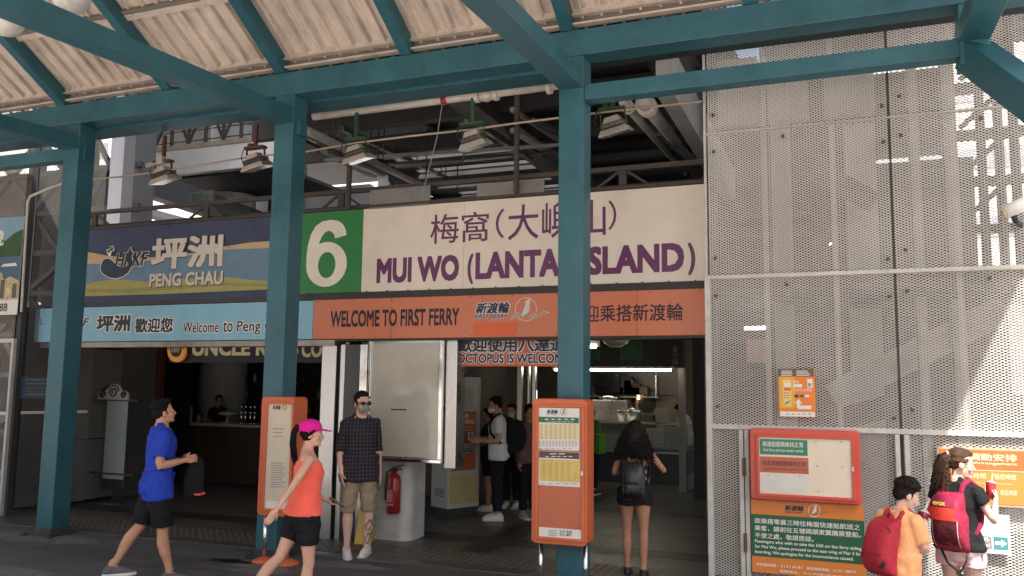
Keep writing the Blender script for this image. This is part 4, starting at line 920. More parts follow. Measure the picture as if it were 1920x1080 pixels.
# red display case on the fence
YB = 8.84
REDC = M("faded red enamel", (.62, .085, .055), .45, var=.1, dirt=.25, dcol=(.45, .14, .10), dscale=4)
a, c, z0, z1 = rect(1407, 806, 1614, 941, YB)
t = thing("display_case", "faded red glazed notice case fixed on the mesh gate", "notice case", ((a + c) / 2, YB, z0))
wn = rect(1424, 822, 1597, 929, YB)
cabinet(t, a, c, z0, z1, YB, .11, REDC, wn, r=.03)
MB().box(wn[0], wn[1], YB - .004, YB - .001, wn[2], wn[3]).build("pinboard", BEIGE, t)
GN = M("notice green", (.015, .20, .105), .5); 
for (x0, y0, x1, y1, m, nm) in ((1425, 824, 1514, 853, GN, "notice_green"), (1425, 857, 1516, 887, M("notice orange red", (.50, .11, .05), .5), "notice_orange"), (1425, 890, 1517, 923, M("notice white", (.72, .70, .64), .5, dirt=.1), "notice_blank")): rpx(t, nm, x0, y0, x1, y1, YB, m, dy=.005, th=.004)
tpx(t, "lettering", "高速船服務維持正常", 1430, 828, 1506, 838, YB, WHITEI, dy=.0115, bold=.01); tpx(t, "lettering", "Fast ferry services remain normal", 1432, 841, 1506, 849, YB, WHITEI, dy=.0115, bold=.005)
tpx(t, "lettering", "普通渡輪服務維持正常", 1429, 864, 1511, 874, YB, M("notice maroon", (.10, .02, .03), .5), dy=.0115, bold=.01); tpx(t, "lettering", "Ordinary ferry services remain normal", 1430, 876, 1512, 884, YB, MATS["notice maroon"], dy=.0115)
for px, py in ((1530, 828), (1577, 829), (1532, 874), (1579, 876), (1441, 891), (1500, 893), (1534, 921)): rpx(t, "pin", px - .8, py - 1.2, px + .8, py + 1.2, YB, STEELD, dy=.011, th=.006)
MB().box(wn[0], wn[1], YB - .02, YB - .018, wn[2], wn[3]).build("glass", MATS["board glass"], t)
# green passenger notice
YG = 8.93
a, c, z0, z1 = rect(1409, 938, 1619, 1080, YG)
t = thing("notice_sign", "green and orange passenger notice below the red display case", "sign", ((a + c) / 2, YG, z0))
A_, C_ = PY(1408, 940, YG).x, PY(1619, 946, YG).x; ZT, ZB = .858, .155
MB().box(A_, C_, YG, YG + .012, ZB, ZT).build("panel", M("notice panel orange", (.70, .22, .04), .45, var=.05), t)
zg0, zg1 = PY(1515, 1050, YG).z, PY(1515, 970, YG).z
MB().box(A_, C_, YG - .003, YG - .0005, zg0, zg1).build("green_field", M("notice deep green", (.012, .105, .045), .45), t)
gx = lambda u: A_ + (C_ - A_) * u
def gt(body, u0, u1, v0, v1, m=WHITEI, bold=.01, **k): return text(t, "lettering", body, gx(u0), gx(u1), v0, v1, YG - .005, m, bold=bold, **k)
Hg = zg1 - zg0; line = lambda k, h: (zg1 - Hg * k, zg1 - Hg * k + h)
gt("欲乘搭零晨三時往梅窩快速船航班之", .03, .965, *line(.22, Hg * .13)); gt("乘客，請前往五號碼頭東翼購票登船。", .03, .97, *line(.395, Hg * .13)); gt("不便之處，敬請原諒。", .03, .56, *line(.57, Hg * .13))
gt("Passengers who wish to take the 3:00 am fast ferry sailing", .03, .97, *line(.70, Hg * .095), bold=.02); gt("for Mui Wo, please proceed to the east wing of Pier 5 for", .03, .97, *line(.825, Hg * .095), bold=.02); gt("boarding. We apologize for the inconvenience caused.", .03, .90, *line(.95, Hg * .095), bold=.02)
gt("新渡輪", .31, .48, zg1 + .055, zg1 + .105, NAVY, .03, shear=.2); gt("FIRST FERRY", .31, .475, zg1 + .028, zg1 + .047, NAVY, .01, shear=.2)
gpx = PY(1527, 958, YG); one_logo(t, lambda q: (1527 + (q[0] - 1140) * .052, 957 + (q[1] - 430) * .052), .55, YG, .004, WHITEI, WHITEI, M("logo moss", (.1, .085, .03), .5))
gt("2131 8181", .26, .45, ZB + .068, ZB + .092, bold=.015); gt("2131 8877", .72, .92, ZB + .068, ZB + .092, bold=.015); gt("顧客電話專線 :", .04, .235, ZB + .064, ZB + .094); gt("顧客傳真專線 :", .49, .70, ZB + .064, ZB + .094); gt("電郵地址 :", .25, .43, ZB + .016, ZB + .046); gt("ferry_idea@nwff.com.hk", .46, .80, ZB + .016, ZB + .043, bold=.008)
# orange poster on the mesh
YQ = 8.94
t = thing("fence_poster", "small orange poster with a white arrow tied to the mesh above the red case", "poster", tuple(PY(1494, 782, YQ)))
a, c, z0, z1 = rect(1460, 692, 1529, 782, YQ)
MB().box(a, c, YQ, YQ + .006, z0, z1).build("sheet", M("poster orange", (.78, .22, .03), .5), t)
fp = lambda x, y: (1280 + x / 2.571, 660 + y / 2.571)
def rp(n_, x0, y0, x1, y1, m, dy=.002): return rpx(t, n_, *fp(x0, y0), *fp(x1, y1), YQ, m, dy=dy)
rp("header", 461, 82, 632, 118, M("poster taupe", (.14, .10, .08), .6)); rp("footer", 470, 288, 638, 311, PAPER); rp("yellow_field", 466, 120, 540, 270, M("poster yellow", (.80, .40, .03), .5))
rp("machine_picture", 484, 134, 524, 262, M("poster cream", (.78, .60, .25), .5), .004); rp("machine_picture", 488, 150, 522, 166, PAPER, .006); rp("machine_picture", 488, 172, 522, 186, ORANGEP, .006); dashes(t, "print_lines", *fp(488, 192), *fp(520, 226), YQ, REDP, 3, 4, .006); strokepx(t, "squiggle", [fp(*q) for q in ((490, 256), (505, 236), (512, 246), (498, 250), (522, 232))], 1, YQ, NAVY, .006)
rp("card_picture", 600, 130, 626, 172, PAPER, .004); rp("card_picture", 604, 150, 620, 166, GREYI, .006)
tpx(t, "lettering", "增到", *fp(532, 138), *fp(560, 152), YQ, WHITEI, dy=.004); rp("callout", 532, 155, 576, 170, PAPER, .004); tpx(t, "lettering", "立即在此增值", *fp(534, 176), *fp(622, 190), YQ, WHITEI, dy=.004)
for k, m in enumerate((NAVY, GREENI, PAPER)): rp("card_swatch", 538 + k * 26, 206, 558 + k * 26, 218, m, .004)
polypx(t, "arrow", [fp(*q) for q in ((558, 226), (578, 248), (566, 248), (566, 258), (620, 258), (620, 276), (562, 276), (550, 268), (550, 248), (540, 248))], YQ, PAPER, dy=.004)
dashes(t, "print_lines", *fp(475, 88), *fp(622, 116), YQ, WHITEI, 4, 2, .004, fill=.9); dashes(t, "print_lines", *fp(500, 294), *fp(632, 304), YQ, GREYI, 1, 5, .004)
# arrangement board
YA = 8.92
a, c, z0, z1 = rect(1759, 842, 1930, 945, YA); z0, z1 = .92, 1.44
t = thing("notice_sign", "orange brown arrangement board with a wooden rim behind the girl's head", "sign", ((a + c) / 2, YA, z0))
MB().box(a, c, YA, YA + .03, z0, z1).build("rim", M("pale wood rim", (.46, .34, .22), .6, var=.15), t)
MB().box(a + .02, c - .02, YA - .004, YA - .001, z0 + .02, z1 - .02).build("panel", M("board amber", (.62, .22, .045), .45), t)
MB().box(a + .02, c - .02, YA - .007, YA - .0045, z1 - .20, z1 - .02).build("header", M("board deep orange", (.58, .13, .035), .45), t)
CR_ = M("board cream ink", (.78, .62, .38), .5)
text(t, "lettering", "泊位調動安排", a + .06, c - .09, z1 - .115, z1 - .05, YA - .009, CR_, bold=.02); text(t, "lettering", "Berthing Arrangement", a + .06, c - .09, z1 - .155, z1 - .125, YA - .009, CR_, bold=.02)
for u0, u1, v0, v1 in ((.08, .29, .24, .29), (.36, .53, .24, .29), (.40, .53, .10, .15)): text(t, "lettering", "船班時間", a + u0 + .1, a + u1 + .1, z0 + v0, z0 + v1, YA - .007, CR_, bold=.01)
MB().box(a + .03, c - .03, YA - .007, YA - .005, z1 - .206, z1 - .200).build("rule", CR_, t)
b = MB()
for u in (.10, .19, .28, .34): b.box(a + u + .1, a + u + .104, YA - .006, YA - .005, z0 + .06, z0 + .20)
b.box(a + .2, a + .6, YA - .006, YA - .005, z0 + .2, z0 + .204); b.build("table_rule", CR_, t)
# white direction board
YD = 8.93
a, c, z0, z1 = PY(1790, 1000, YD).x, PY(1894, 1000, YD).x, .50, .845
t = thing("direction_sign", "white direction board with a grey block and a teal arrow behind the girl", "sign", ((a + c) / 2, YD, z0))
MB().box(a, c, YD, YD + .012, z0, z1).build("panel", M("board white", (.72, .72, .71), .5, var=.03), t)
MB().box(a + .04, c - .15, YD - .003, YD - .001, z0 + .04, z0 + .15).build("grey_block", M("block taupe", (.22, .20, .18), .5), t); MB().box(c - .135, c - .02, YD - .003, YD - .001, z0 + .04, z0 + .15).build("arrow_block", M("block teal", (.05, .22, .25), .5), t)
text(t, "lettering", "碼頭外", a + .12, c - .165, z0 + .10, z0 + .14, YD - .005, WHITEI, bold=.02); text(t, "lettering", "Exit Pier?", a + .12, c - .165, z0 + .055, z0 + .085, YD - .005, WHITEI, bold=.02)
xa, zz = c - .125, z0 + .095; MB().poly([(xa, zz - .014), (xa + .05, zz - .014), (xa + .05, zz - .035), (xa + .095, zz), (xa + .05, zz + .035), (xa + .05, zz + .014), (xa, zz + .014)], YD - .005).build("arrow", WHITEI, t)
text(t, "lettering", "Customers Care", a + .06, a + .24, z0 + .24, z0 + .27, YD - .003, INK)
# left billboard and small blue sign
YL = 8.94
t = thing("billboard", "tall poster of a green island bay on the far left mesh", "poster", tuple(PY(15, 590, YL)))
a, c = PY(-70, 480, YL).x, PY(40, 480, YL).x; zt, zb = PY(20, 407, YL).z, PY(15, 590, YL).z; zw = PY(15, 562, YL).z; Hh = zt - zw
MB().box(a, c, YL, YL + .012, zb, zt).build("sheet", PAPER, t)
def lb(nm, pts, m, dy): return MB().poly([(a + (c - a) * u, zw + Hh * v) for u, v in pts], YL - dy).build(nm, m, t)
lb("picture_sky", [(0, .72), (1, .72), (1, 1), (0, 1)], M("picture sky", (.22, .36, .46), .5), .002); lb("picture_sea", [(0, .1), (1, .1), (1, .72), (0, .72)], M("picture sea", (.06, .13, .20), .5, var=.2), .002)
lb("picture_hill", [(0, .5), (1, .52), (1, .84), (.86, .80), (.7, .70), (.55, .76), (.35, .68), (0, .72)], M("picture hill", (.03, .09, .025), .6, var=.3, scale=8), .004)
lb("picture_village", [(0, 0), (1, 0), (1, .22), (.85, .28), (.75, .24), (.7, .33), (.55, .30), (.4, .26), (0, .2)], M("picture village", (.50, .42, .26), .6, var=.35, scale=14), .006)
lb("picture_boat", [(.68, .40), (.95, .40), (.92, .44), (.72, .43)], PAPER, .006)
for k in range(5): lb("picture_house", [(.5 + k * .1, .02 + .04 * (k % 2)), (.57 + k * .1, .02 + .04 * (k % 2)), (.57 + k * .1, .14 + .05 * (k % 3)), (.5 + k * .1, .14 + .05 * (k % 3))], M("picture wall", (.68, .58, .36), .6) if k % 2 else M("picture shade", (.12, .10, .07), .6), .008)
tpx(t, "lettering", "號", -16, 432, 8, 462, YL, WHITEI, dy=.008, bold=.02); tpx(t, "lettering", "388", -8, 569, 14, 584, YL, INK, dy=.003, bold=.01)
p = PX(64, 727, -11.33); t = thing("fence_sign", "small blue information sign on the dark mesh corner", "sign", (-11.30, p.y, p.z), rz=R(72))
MB().box(-.25, .33, -.02, -.008, -.16, .16).build("panel", M("info blue", (.03, .11, .26), .5, var=.1), t, local=True)
b = MB()
for k, (u, h) in enumerate(((-.12, .022), (-.06, .022), (.0, .008), (.03, .008), (.06, .008), (.10, .03))): b.box(-.15, .22 - .04 * (k % 3), -.024, -.021, -u - h / 2, -u + h / 2)
b.build("print_lines", M("info pale", (.35, .45, .55), .5), t, local=True)

# ================================================================== ENTRANCE THINGS
# lightbox on the white pier
YX = 9.40
a, c, z0, z1 = rect(690, 642, 830, 866, YX)
t = thing("lightbox", "blank beige lightbox in a steel frame above the fire extinguisher", "lightbox", ((a + c) / 2, YX, z0))
MB().box(a, c, YX, YX + .22, z0, 2.515).build("case", STAIN, t, bevel=.006)
MB().box(a + .055, c - .06, YX - .006, YX - .001, z0 + .06, 2.47).build("panel", M("blank beige acrylic", (.54, .50, .42), .12, var=.07, coat=.6, dirt=.12), t)
b = MB()
for q in ((a, c, z0, z0 + .045), (a, a + .04, z0 + .045, 2.5), (c - .045, c, z0 + .045, 2.5)): b.box(q[0], q[1], YX - .03, YX - .0015, q[2], q[3])
b.build("frame", CHROME, t, bevel=.006)
p = PY(748, 768, YX); MB().box(p.x - .11, p.x + .11, YX - .009, YX - .0065, p.z - .008, p.z + .008).build("slot_mark", INK, t)
MB().box(c + .01, c + .16, YX + .05, YX + .3, .95, 2.515).build("side_frame", STAIN, t, bevel=.006)
# extinguisher
p = PY(739, 962, 9.58); x = p.x
t = thing("fire_extinguisher", "red fire extinguisher on the white rounded wall below the lightbox", "extinguisher", (x, 9.57, p.z))
z = p.z; RX_ = M("extinguisher red", (.28, .012, .014), .3, coat=.4)
MB().lathe([(.0, 0), (.075, 0), (.085, .015), (.085, .40), (.07, .46), (.03, .49), (.03, .52)], (x, 9.56, z), 24).build("body", RX_, t, smooth=True)
MB().box(x - .035, x + .035, 9.535, 9.585, z + .52, z + .55).bar((x - .02, 9.56, z + .56), (x + .13, 9.54, z + .60), .02, .015).bar((x - .02, 9.56, z + .55), (x + .11, 9.54, z + .545), .02, .012).build("valve", BLACK, t)
MB().tube([(x - .03, 9.56, z + .54), (x - .10, 9.55, z + .50), (x - .115, 9.55, z + .35), (x - .11, 9.55, z + .15)], .013, 8).build("hose", BLACK, t, smooth=True)
MB().box(x - .05, x + .05, 9.46, 9.476, z + .10, z + .30).build("label_plate", M("ext label", (.34, .04, .04), .5), t); text(t, "lettering", "滅火筒", x - .045, x + .045, z + .10, z + .13, 9.458, M("ext ink", (.6, .5, .45), .5))
b = MB()
for k in range(6): b.box(x - .04, x + .035 - .01 * (k % 2), 9.455, 9.459, z + .28 - k * .024, z + .287 - k * .024)
b.build("print_lines", MATS["ext ink"], t)
MB().box(x - .03, x + .03, 9.60, 9.66, z + .3, z + .42).build("wall_bracket", STEELD, t)
# yellow wet floor signs
YELS = M("sign yellow plastic", (.55, .36, .03), .4, var=.08)
def wet(p, rz, lab, k=1.0):
    t = thing("floor_sign", lab, "floor sign", tuple(p), rz, group="yellow wet floor signs")
    for s in (-1, 1):
        MB().rings([[(sx * w_, s * (d_ + o), z) for sx, o in ((-1, 0), (1, 0), (1, .012), (-1, .012))] for w_, d_, z in ((.15, .16, 0), (.145, .15, .06), (.10, .015, .62))]).build("leaf", YELS, t, local=True, bevel=.006)
    o = text(t, "lettering", "小心", -.07, .07, .30, .38, -.1, INK, bold=.03)
    bb = MB().poly([(-.06, .40), (.06, .40), (0, .5)], -.095).build("warning_mark", INK, t, local=True)
    for q in (o, ): q.data.transform(Matrix.Translation(origin(t)))
    for q in (o, bb): q.data.transform(Matrix.Rotation(R(-14), 4, 'X') @ Matrix.Translation((0, .012, .01)))
    t.scale = (k, k, k); return t
wet(PZ(606, 984) + Vector((0, .2, 0)), R(10), "yellow wet floor sign behind the steel door jamb")
wet(Vector((PY(684, 990, 9.38).x, 9.38, 0)), R(22), "yellow wet floor sign against the white wall behind the man in plaid", .7)
# kiosk
B_ = PZ(838, 972); t = thing("ticket_kiosk", "white service kiosk with an orange poster front inside the entrance", "kiosk", (B_.x, B_.y, 0), R(62))
W_, D_ = .60, .42
MB().box(0, W_, 0, D_, .13, 2.08).build("cabinet", M("kiosk white", (.56, .56, .53), .5, var=.06, dirt=.2, dcol=(.4, .35, .2)), t, local=True, bevel=.01); MB().box(.02, W_ - .02, .02, D_ - .02, 0, .128).build("plinth", STEELD, t, local=True)
MB().box(W_ - .035, W_ - .028, -.006, -.001, .2, 2.0).build("door_seam", GREYI, t, local=True)
def kq(nm, u0, u1, z0, z1, m, d): return MB().box(W_ * u0, W_ * u1, -d, -d + .001, z0, z1).build(nm, m, t, local=True)
KO = M("kiosk orange", (.48, .14, .04), .5)
kq("poster", .12, .86, .68, 1.56, KO, .004); kq("poster_card", .17, .83, .93, 1.28, M("kiosk paper", (.45, .44, .42), .5), .006); kq("poster_photo", .18, .82, 1.08, 1.27, M("kiosk deep orange", (.30, .075, .03), .5), .008); kq("notice", .4, .76, 1.60, 1.92, MATS["kiosk paper"], .004); kq("lower_stripe", .05, .93, .2, .62, M("kiosk yellow", (.52, .46, .22), .5, var=.15), .004)
def kt(body, u0, u1, z0, z1, m=WHITEI, d=.010, **k):
    o = text(t, "lettering", body, B_.x + W_ * u0, B_.x + W_ * u1, z0, z1, B_.y - d, m, **k); return o
kt("八達通", .2, .6, 1.46, 1.53, bold=.02); kt("服務站", .36, .8, 1.37, 1.44, bold=.02); kt("Octopus Service Point", .2, .8, 1.315, 1.335); kt("增值", .22, .4, 1.2, 1.25); kt("立即在此增值", .2, .8, 1.03, 1.06, NAVY); kt("八達通 信用卡", .2, .8, .99, 1.02, INK, bold=.03)
for k in range(3): kq("picture_swatch", .21 + k * .2, .38 + k * .2, .945, .98, (NAVY, GREENI, M("swatch blue", (.05, .12, .3), .5))[k], .009)
b = MB()
for k in range(9): b.box(W_ * .17, W_ * (.45 + .2 * random.random()), -.008, -.0075, .90 - k * .024, .907 - k * .024)
for k in range(9): b.box(W_ * .43, W_ * (.6 + .12 * random.random()), -.008, -.0075, 1.85 - k * .024, 1.854 - k * .024)
b.build("print_lines", M("kiosk print", (.42, .28, .16), .5), t, local=True)
kq("phone_picture", .6, .78, 1.12, 1.25, PAPER, .010); kq("phone_picture", .63, .75, 1.15, 1.24, GREYI, .011)
b = MB()
for k in range(5): b.box(-.004, -.001, .08, .32, .3 + k * .025, .31 + k * .025)
b.build("vent_slot", STEELD, t, local=True)

# ================================================================== COFFEE SHOP
YK = 13.7
shop = thing("shop_counter", "dark brown coffee counter with a pale top inside the left entrance", "counter", tuple(PZ(400, 905)))
x0, x1 = PY(250, 850, YK).x, -6.65
ztop = PY(430, 795, YK).z
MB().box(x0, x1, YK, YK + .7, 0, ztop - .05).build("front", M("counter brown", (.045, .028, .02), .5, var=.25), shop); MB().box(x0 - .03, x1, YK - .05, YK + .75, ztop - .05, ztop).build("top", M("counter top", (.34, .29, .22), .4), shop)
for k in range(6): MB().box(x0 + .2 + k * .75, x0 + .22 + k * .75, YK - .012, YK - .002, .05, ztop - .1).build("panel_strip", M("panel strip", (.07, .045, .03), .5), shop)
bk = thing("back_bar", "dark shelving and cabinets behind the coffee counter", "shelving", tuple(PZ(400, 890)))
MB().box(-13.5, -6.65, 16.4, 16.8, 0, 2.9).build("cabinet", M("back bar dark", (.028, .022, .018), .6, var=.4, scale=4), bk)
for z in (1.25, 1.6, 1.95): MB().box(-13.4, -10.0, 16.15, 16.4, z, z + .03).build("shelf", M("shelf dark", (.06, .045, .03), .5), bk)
MB().box(-9.6, -8.2, 16.3, 16.395, .9, 2.3).build("blackboard", M("blackboard green", (.022, .032, .028), .6), bk)
bt = 0
for k in range(14):
    x = -13.2 + k * .22; z = (1.28, 1.63, 1.98)[k % 3]; r_ = .04 + .015 * (k % 2); h = .12 + .05 * (k % 4)
    o = MB().lathe([(r_, 0), (r_, h * .7), (r_ * .45, h * .85), (r_ * .45, h)], (x, 16.27, z), 10).build("bottle", M("bottle %d" % (k % 4), ((.10, .05, .02), (.03, .05, .04), (.20, .18, .15), (.05, .03, .06))[k % 4], .25)); tag(o, "small bottle or jar on the dark shelves behind the coffee counter", "bottle", "bottles on the coffee shop shelves")
WOODR = M("red brown wood", (.13, .035, .018), .5)
MB().box(-11.52, -11.42, 11.94, 12.04, 0, 2.9).build("door_post", WOODR, pier)
for nm, px0, py0, px1, py1, Y, m, lab, cat in (("menu_sheet", 291, 735, 313, 772, 13.85, M("dim paper", (.42, .40, .37), .6), "white printed sheet pinned left of the coffee counter", "notice"),):
    a, c, z0, z1 = rect(px0, py0, px1, py1, Y); o = MB().box(a, c, Y, Y + .01, z0, z1).build(nm, m); tag(o, lab, cat)
p = PY(349, 792, 13.9); t = thing("card_terminal", "pale payment terminal with a glowing violet display on the coffee counter", "payment terminal", (p.x, p.y, ztop))
MB().box(p.x - .11, p.x + .11, 13.82, 13.95, ztop, ztop + .33).build("body", M("terminal pale", (.40, .38, .34), .5), t, bevel=.01); MB().box(p.x - .07, p.x + .07, 13.812, 13.819, ztop + .255, ztop + .295).build("display", M("violet display", (.16, .12, .9), .4, emit=1.6), t)
p = PY(427, 780, 13.95); t = thing("cake_stand", "pale round cake stand in the middle of the coffee counter", "cake stand", (p.x, p.y, ztop))
MB().lathe([(.10, 0), (.09, .02), (.02, .04), (.02, .15), (.17, .17), (.18, .22), (.16, .22)], (p.x, p.y, ztop), 22).build("stand", M("dim china", (.36, .34, .30), .3), t, smooth=True); MB().lathe([(.15, .222), (.13, .24), (.03, .25), (.02, .30), (.0, .31)], (p.x, p.y, ztop), 18).build("lid", M("dim glass lid", (.2, .2, .19), .15), t, smooth=True)
for k, px in enumerate((452, 460, 469, 477)):
    p = PY(px, 790, 13.95); t = thing("beer_tap", "chrome draught tap standing on the coffee counter beside the middle column", "tap", (p.x, p.y, ztop), group="row of chrome taps on the coffee counter")
    MB().lathe([(.045, 0), (.045, .02), (.02, .03), (.02, .20), (.03, .21), (.03, .24), (.014, .25), (.022, .34), (.018, .36)], (p.x, p.y, ztop), 12).build("body", CHROME, t, smooth=True); MB().bar((p.x, p.y, ztop + .19), (p.x, p.y - .09, ztop + .17), .02, .02).build("spout", CHROME, t)
for px, w_, h, nm, lab in ((372, .10, .14, "box", "small brown box beside the payment terminal"), (395, .22, .03, "tray", "shallow tray on the coffee counter"), (384, .08, .2, "jar", "dark jar on the coffee counter")):
    p = PY(px, 790, 13.95); o = MB().lathe([(w_ / 2, 0), (w_ / 2, h * .9), (w_ / 2 * .8, h)], (p.x, p.y, ztop), 12 if nm != "box" else 4).build(nm, M("counter item", (.12, .09, .07), .5)); tag(o, lab, nm)
# glazed side door with posters beside the steel jamb
t = thing("glass_door", "open glass shop door covered in pale green posters beside the steel jamb", "door", tuple(PY(615, 985, 10.2)))
a, c, z0, z1 = rect(603, 648, 634, 985, 10.2)
MB().box(a, a + .05, 10.18, 10.24, .02, 2.45).build("stile", CHROME, t, bevel=.004)
MB().box(a + .052, c, 10.2, 10.21, .9, 2.45).build("pane", M("door glass dark", (.015, .03, .04), .12), t)
a, c, z0, z1 = rect(610, 748, 626, 858, 10.19); MB().box(a, c, 10.188, 10.196, z0, z1).build("poster", M("poster pale green", (.34, .46, .40), .5, var=.1), t)
a, c, z0, z1 = rect(610, 660, 630, 740, 10.19); MB().box(a, c, 10.188, 10.196, z0, z1).build("poster", M("poster night", (.03, .05, .09), .5, var=.9, scale=14), t)
dashes(t, "print_lines", 612, 752, 625, 850, 10.18, GREYI, 16, 1, .003, .9, .25)
# banner stand with cloud ornament
t = thing("banner_stand", "white banner stand topped by a swirling cloud ornament beside the steel wall panels", "banner stand", tuple(PZ(212, 944)))
b0 = PZ(212, 944); Yb = b0.y; qf = lambda x, y: PY(x, y, Yb)
MB().lathe([(.20, 0), (.20, .015), (.03, .03)], b0, 20).build("base", STEELD, t, smooth=True); MB().box(b0.x - .02, b0.x + .02, Yb - .02, Yb + .02, .03, qf(215, 752).z).build("pole", CHROME, t)
a, c = qf(201, 830).x, qf(240, 830).x; z1, z0 = qf(220, 752).z, qf(220, 918).z
MB().box(a, c, Yb - .05, Yb - .04, z0, z1).build("banner", M("banner white", (.27, .285, .29), .6, var=.06), t)
MB().box(a, c, Yb - .054, Yb - .051, z0, z0 + .17).build("banner_foot", BLACK, t); MB().box(c - .13, c - .03, Yb - .054, Yb - .051, z0 + .5, z1 - .4).build("print_stripe", M("print blue grey", (.22, .30, .34), .6), t)
for zz in (qf(220, 752).z, qf(220, 890).z): MB().box(a - .28, c + .22, Yb - .07, Yb - .03, zz, zz + .03).build("cross_bar", STEELD, t)
CL = M("cloud board", (.33, .32, .30), .6)
pts = []; zb_ = qf(220, 749).z
xa, xc = qf(190, 748).x, qf(249, 748).x; Wd = xc - xa
for cx, r_, a0, a1 in ((.18, .17, 200, 60), (.52, .27, 165, 20), (.84, .16, 120, -20)):
    for k in range(9): aa = R(a0 + (a1 - a0) * k / 8); pts.append((xa + Wd * cx + Wd * r_ * math.cos(aa), zb_ + .05 + Wd * r_ * (.9 if cx != .52 else .85) * max(math.sin(aa), -.15) + (.05 if cx == .52 else .0)))
pts = [(xa, zb_)] + pts + [(xc, zb_)]
MB().poly(pts, Yb - .09, .03).build("cloud_ornament", CL, t)
for cx, cz, r_ in ((.18, .075, .10), (.52, .13, .17), (.84, .075, .09)):
    b = MB(); b.tube([(xa + Wd * cx + Wd * r_ * (1 - k / 22) * math.cos(k * .62), Yb - .095, zb_ + cz + Wd * r_ * (1 - k / 22) * math.sin(k * .62)) for k in range(18)], .012, 5); b.build("swirl", INK, t)

# ================================================================== FOOD STALL AT THE BACK OF THE HALL
YT = 16.4
def tp_(x, y): return PY(x, y, YT)
st = thing("food_stall", "noodle stall with glass counter and dark sign board at the back of the hall", "stall", tuple(PZ(1200, 915)))
xl, xr = tp_(1050, 850).x, tp_(1280, 850).x; zc_ = tp_(1200, 795).z; zm = tp_(1200, 846).z
MB().box(xl - 1.2, xr, YT, YT + .8, 0.12, zm - .03).build("counter_base", M("stall dark steel", (.03, .032, .034), .4, var=.15), st); MB().box(xl - 1.2, xr, YT + .03, YT + .8, 0, .118).build("plinth", M("stall plinth", (.18, .16, .13), .6), st)
MB().box(xl - 1.2, xr, YT - .03, YT + .8, zm - .028, zm).build("ledge", M("stall ledge", (.30, .30, .28), .35, metal=.7), st); MB().box(xl - 1.2, xr, YT - .03, YT + .5, zc_, zc_ + .03).build("counter_top", MATS["stall ledge"], st)
MB().box(xl - 1.2, xr, YT, YT + .012, zm, zc_).build("display_glass", M("stall glass", (.5, .55, .52), .08, var=0, alpha=.22), st)
MB().box(xl - 1.2, xr, YT + .45, YT + .5, zm, zc_).build("display_back", M("stall display back", (.12, .11, .09), .6, var=.5, scale=7), st)
a, c, z0, z1 = rect(1273, 690, 1285, 925, YT - .05); MB().box(a, c, YT - .08, YT + .02, 0, z1).build("corner_post", M("stall post", (.33, .32, .30), .5, dirt=.3), st)
q = tp_(1280, 900); e = PY(1316, 880, 18.2)
MB().bar((q.x + .05, YT + .1, (zm - .03) / 2 + .06), (e.x, 18.2, (zm - .03) / 2 + .06), .05, zm - .03).build("side_panel", M("stall side", (.06, .065, .065), .5, var=.2), st); MB().bar((q.x + .05, YT + .08, .16), (e.x, 18.2, .16), .06, .3).build("side_plinth", MATS["stall plinth"], st)
MB().bar((q.x + .05, YT + .1, (zm + zc_) / 2), (e.x, 18.2, (zm + zc_) / 2), .02, zc_ - zm).build("side_glass", MATS["stall glass"], st)
MB().box(xl - 1.6, xr + 1.2, 19.5, 19.6, 0, 3.04).build("rear_wall", M("stall rear wall", (.13, .105, .08), .7, var=.2), st)
for (x0_, y0_, x1_, y1_, m) in ((1230, 742, 1280, 800, M("stall tile pale", (.38, .31, .23), .6)), (1190, 742, 1225, 790, M("stall panel", (.20, .17, .14), .6)), (1118, 668, 1275, 740, M("stall hood", (.20, .19, .18), .45, metal=.5, var=.2))):
    a, c, z0, z1 = rect(x0_, y0_, x1_, y1_, 19.4); MB().box(a, c, 19.38, 19.48, z0, z1).build("wall_panel", m, st)
sg = thing("stall_sign", "dark stall board with large green characters above the fluorescent tube", "sign", tuple(tp_(1190, 690)))
a, c, z0, z1 = rect(1040, 625, 1283, 689, YT - .1); MB().box(a, c, YT - .15, YT - .05, z0, z1).build("panel", M("stall board", (.02, .017, .014), .5), sg)
SGN = M("stall sign green", (.015, .13, .045), .5)
text(sg, "lettering", "香", *rect(1100, 640, 1130, 676, YT - .15), YT - .153, SGN, bold=.03); text(sg, "lettering", "園", *rect(1163, 640, 1204, 676, YT - .15), YT - .153, SGN, bold=.03); text(sg, "lettering", "車\n仔\n麵", *rect(1261, 650, 1271, 684, YT - .15), YT - .153, M("stall gold", (.42, .28, .10), .5))
a, c, z0, z1 = rect(1040, 691, 1258, 696, YT - .2); t = thing("fluorescent_lamp", "long lit fluorescent tube below the green stall sign", "lamp", ((a + c) / 2, YT - .2, z0))
MB().tube([(a, YT - .2, (z0 + z1) / 2), (c, YT - .2, (z0 + z1) / 2)], .022, 10).build("tube", M("tube warm white", (1, .90, .68), .4, emit=12), t); MB().box(a - .05, c + .05, YT - .23, YT - .16, z1, z1 + .04).build("batten", WHITEP, t)
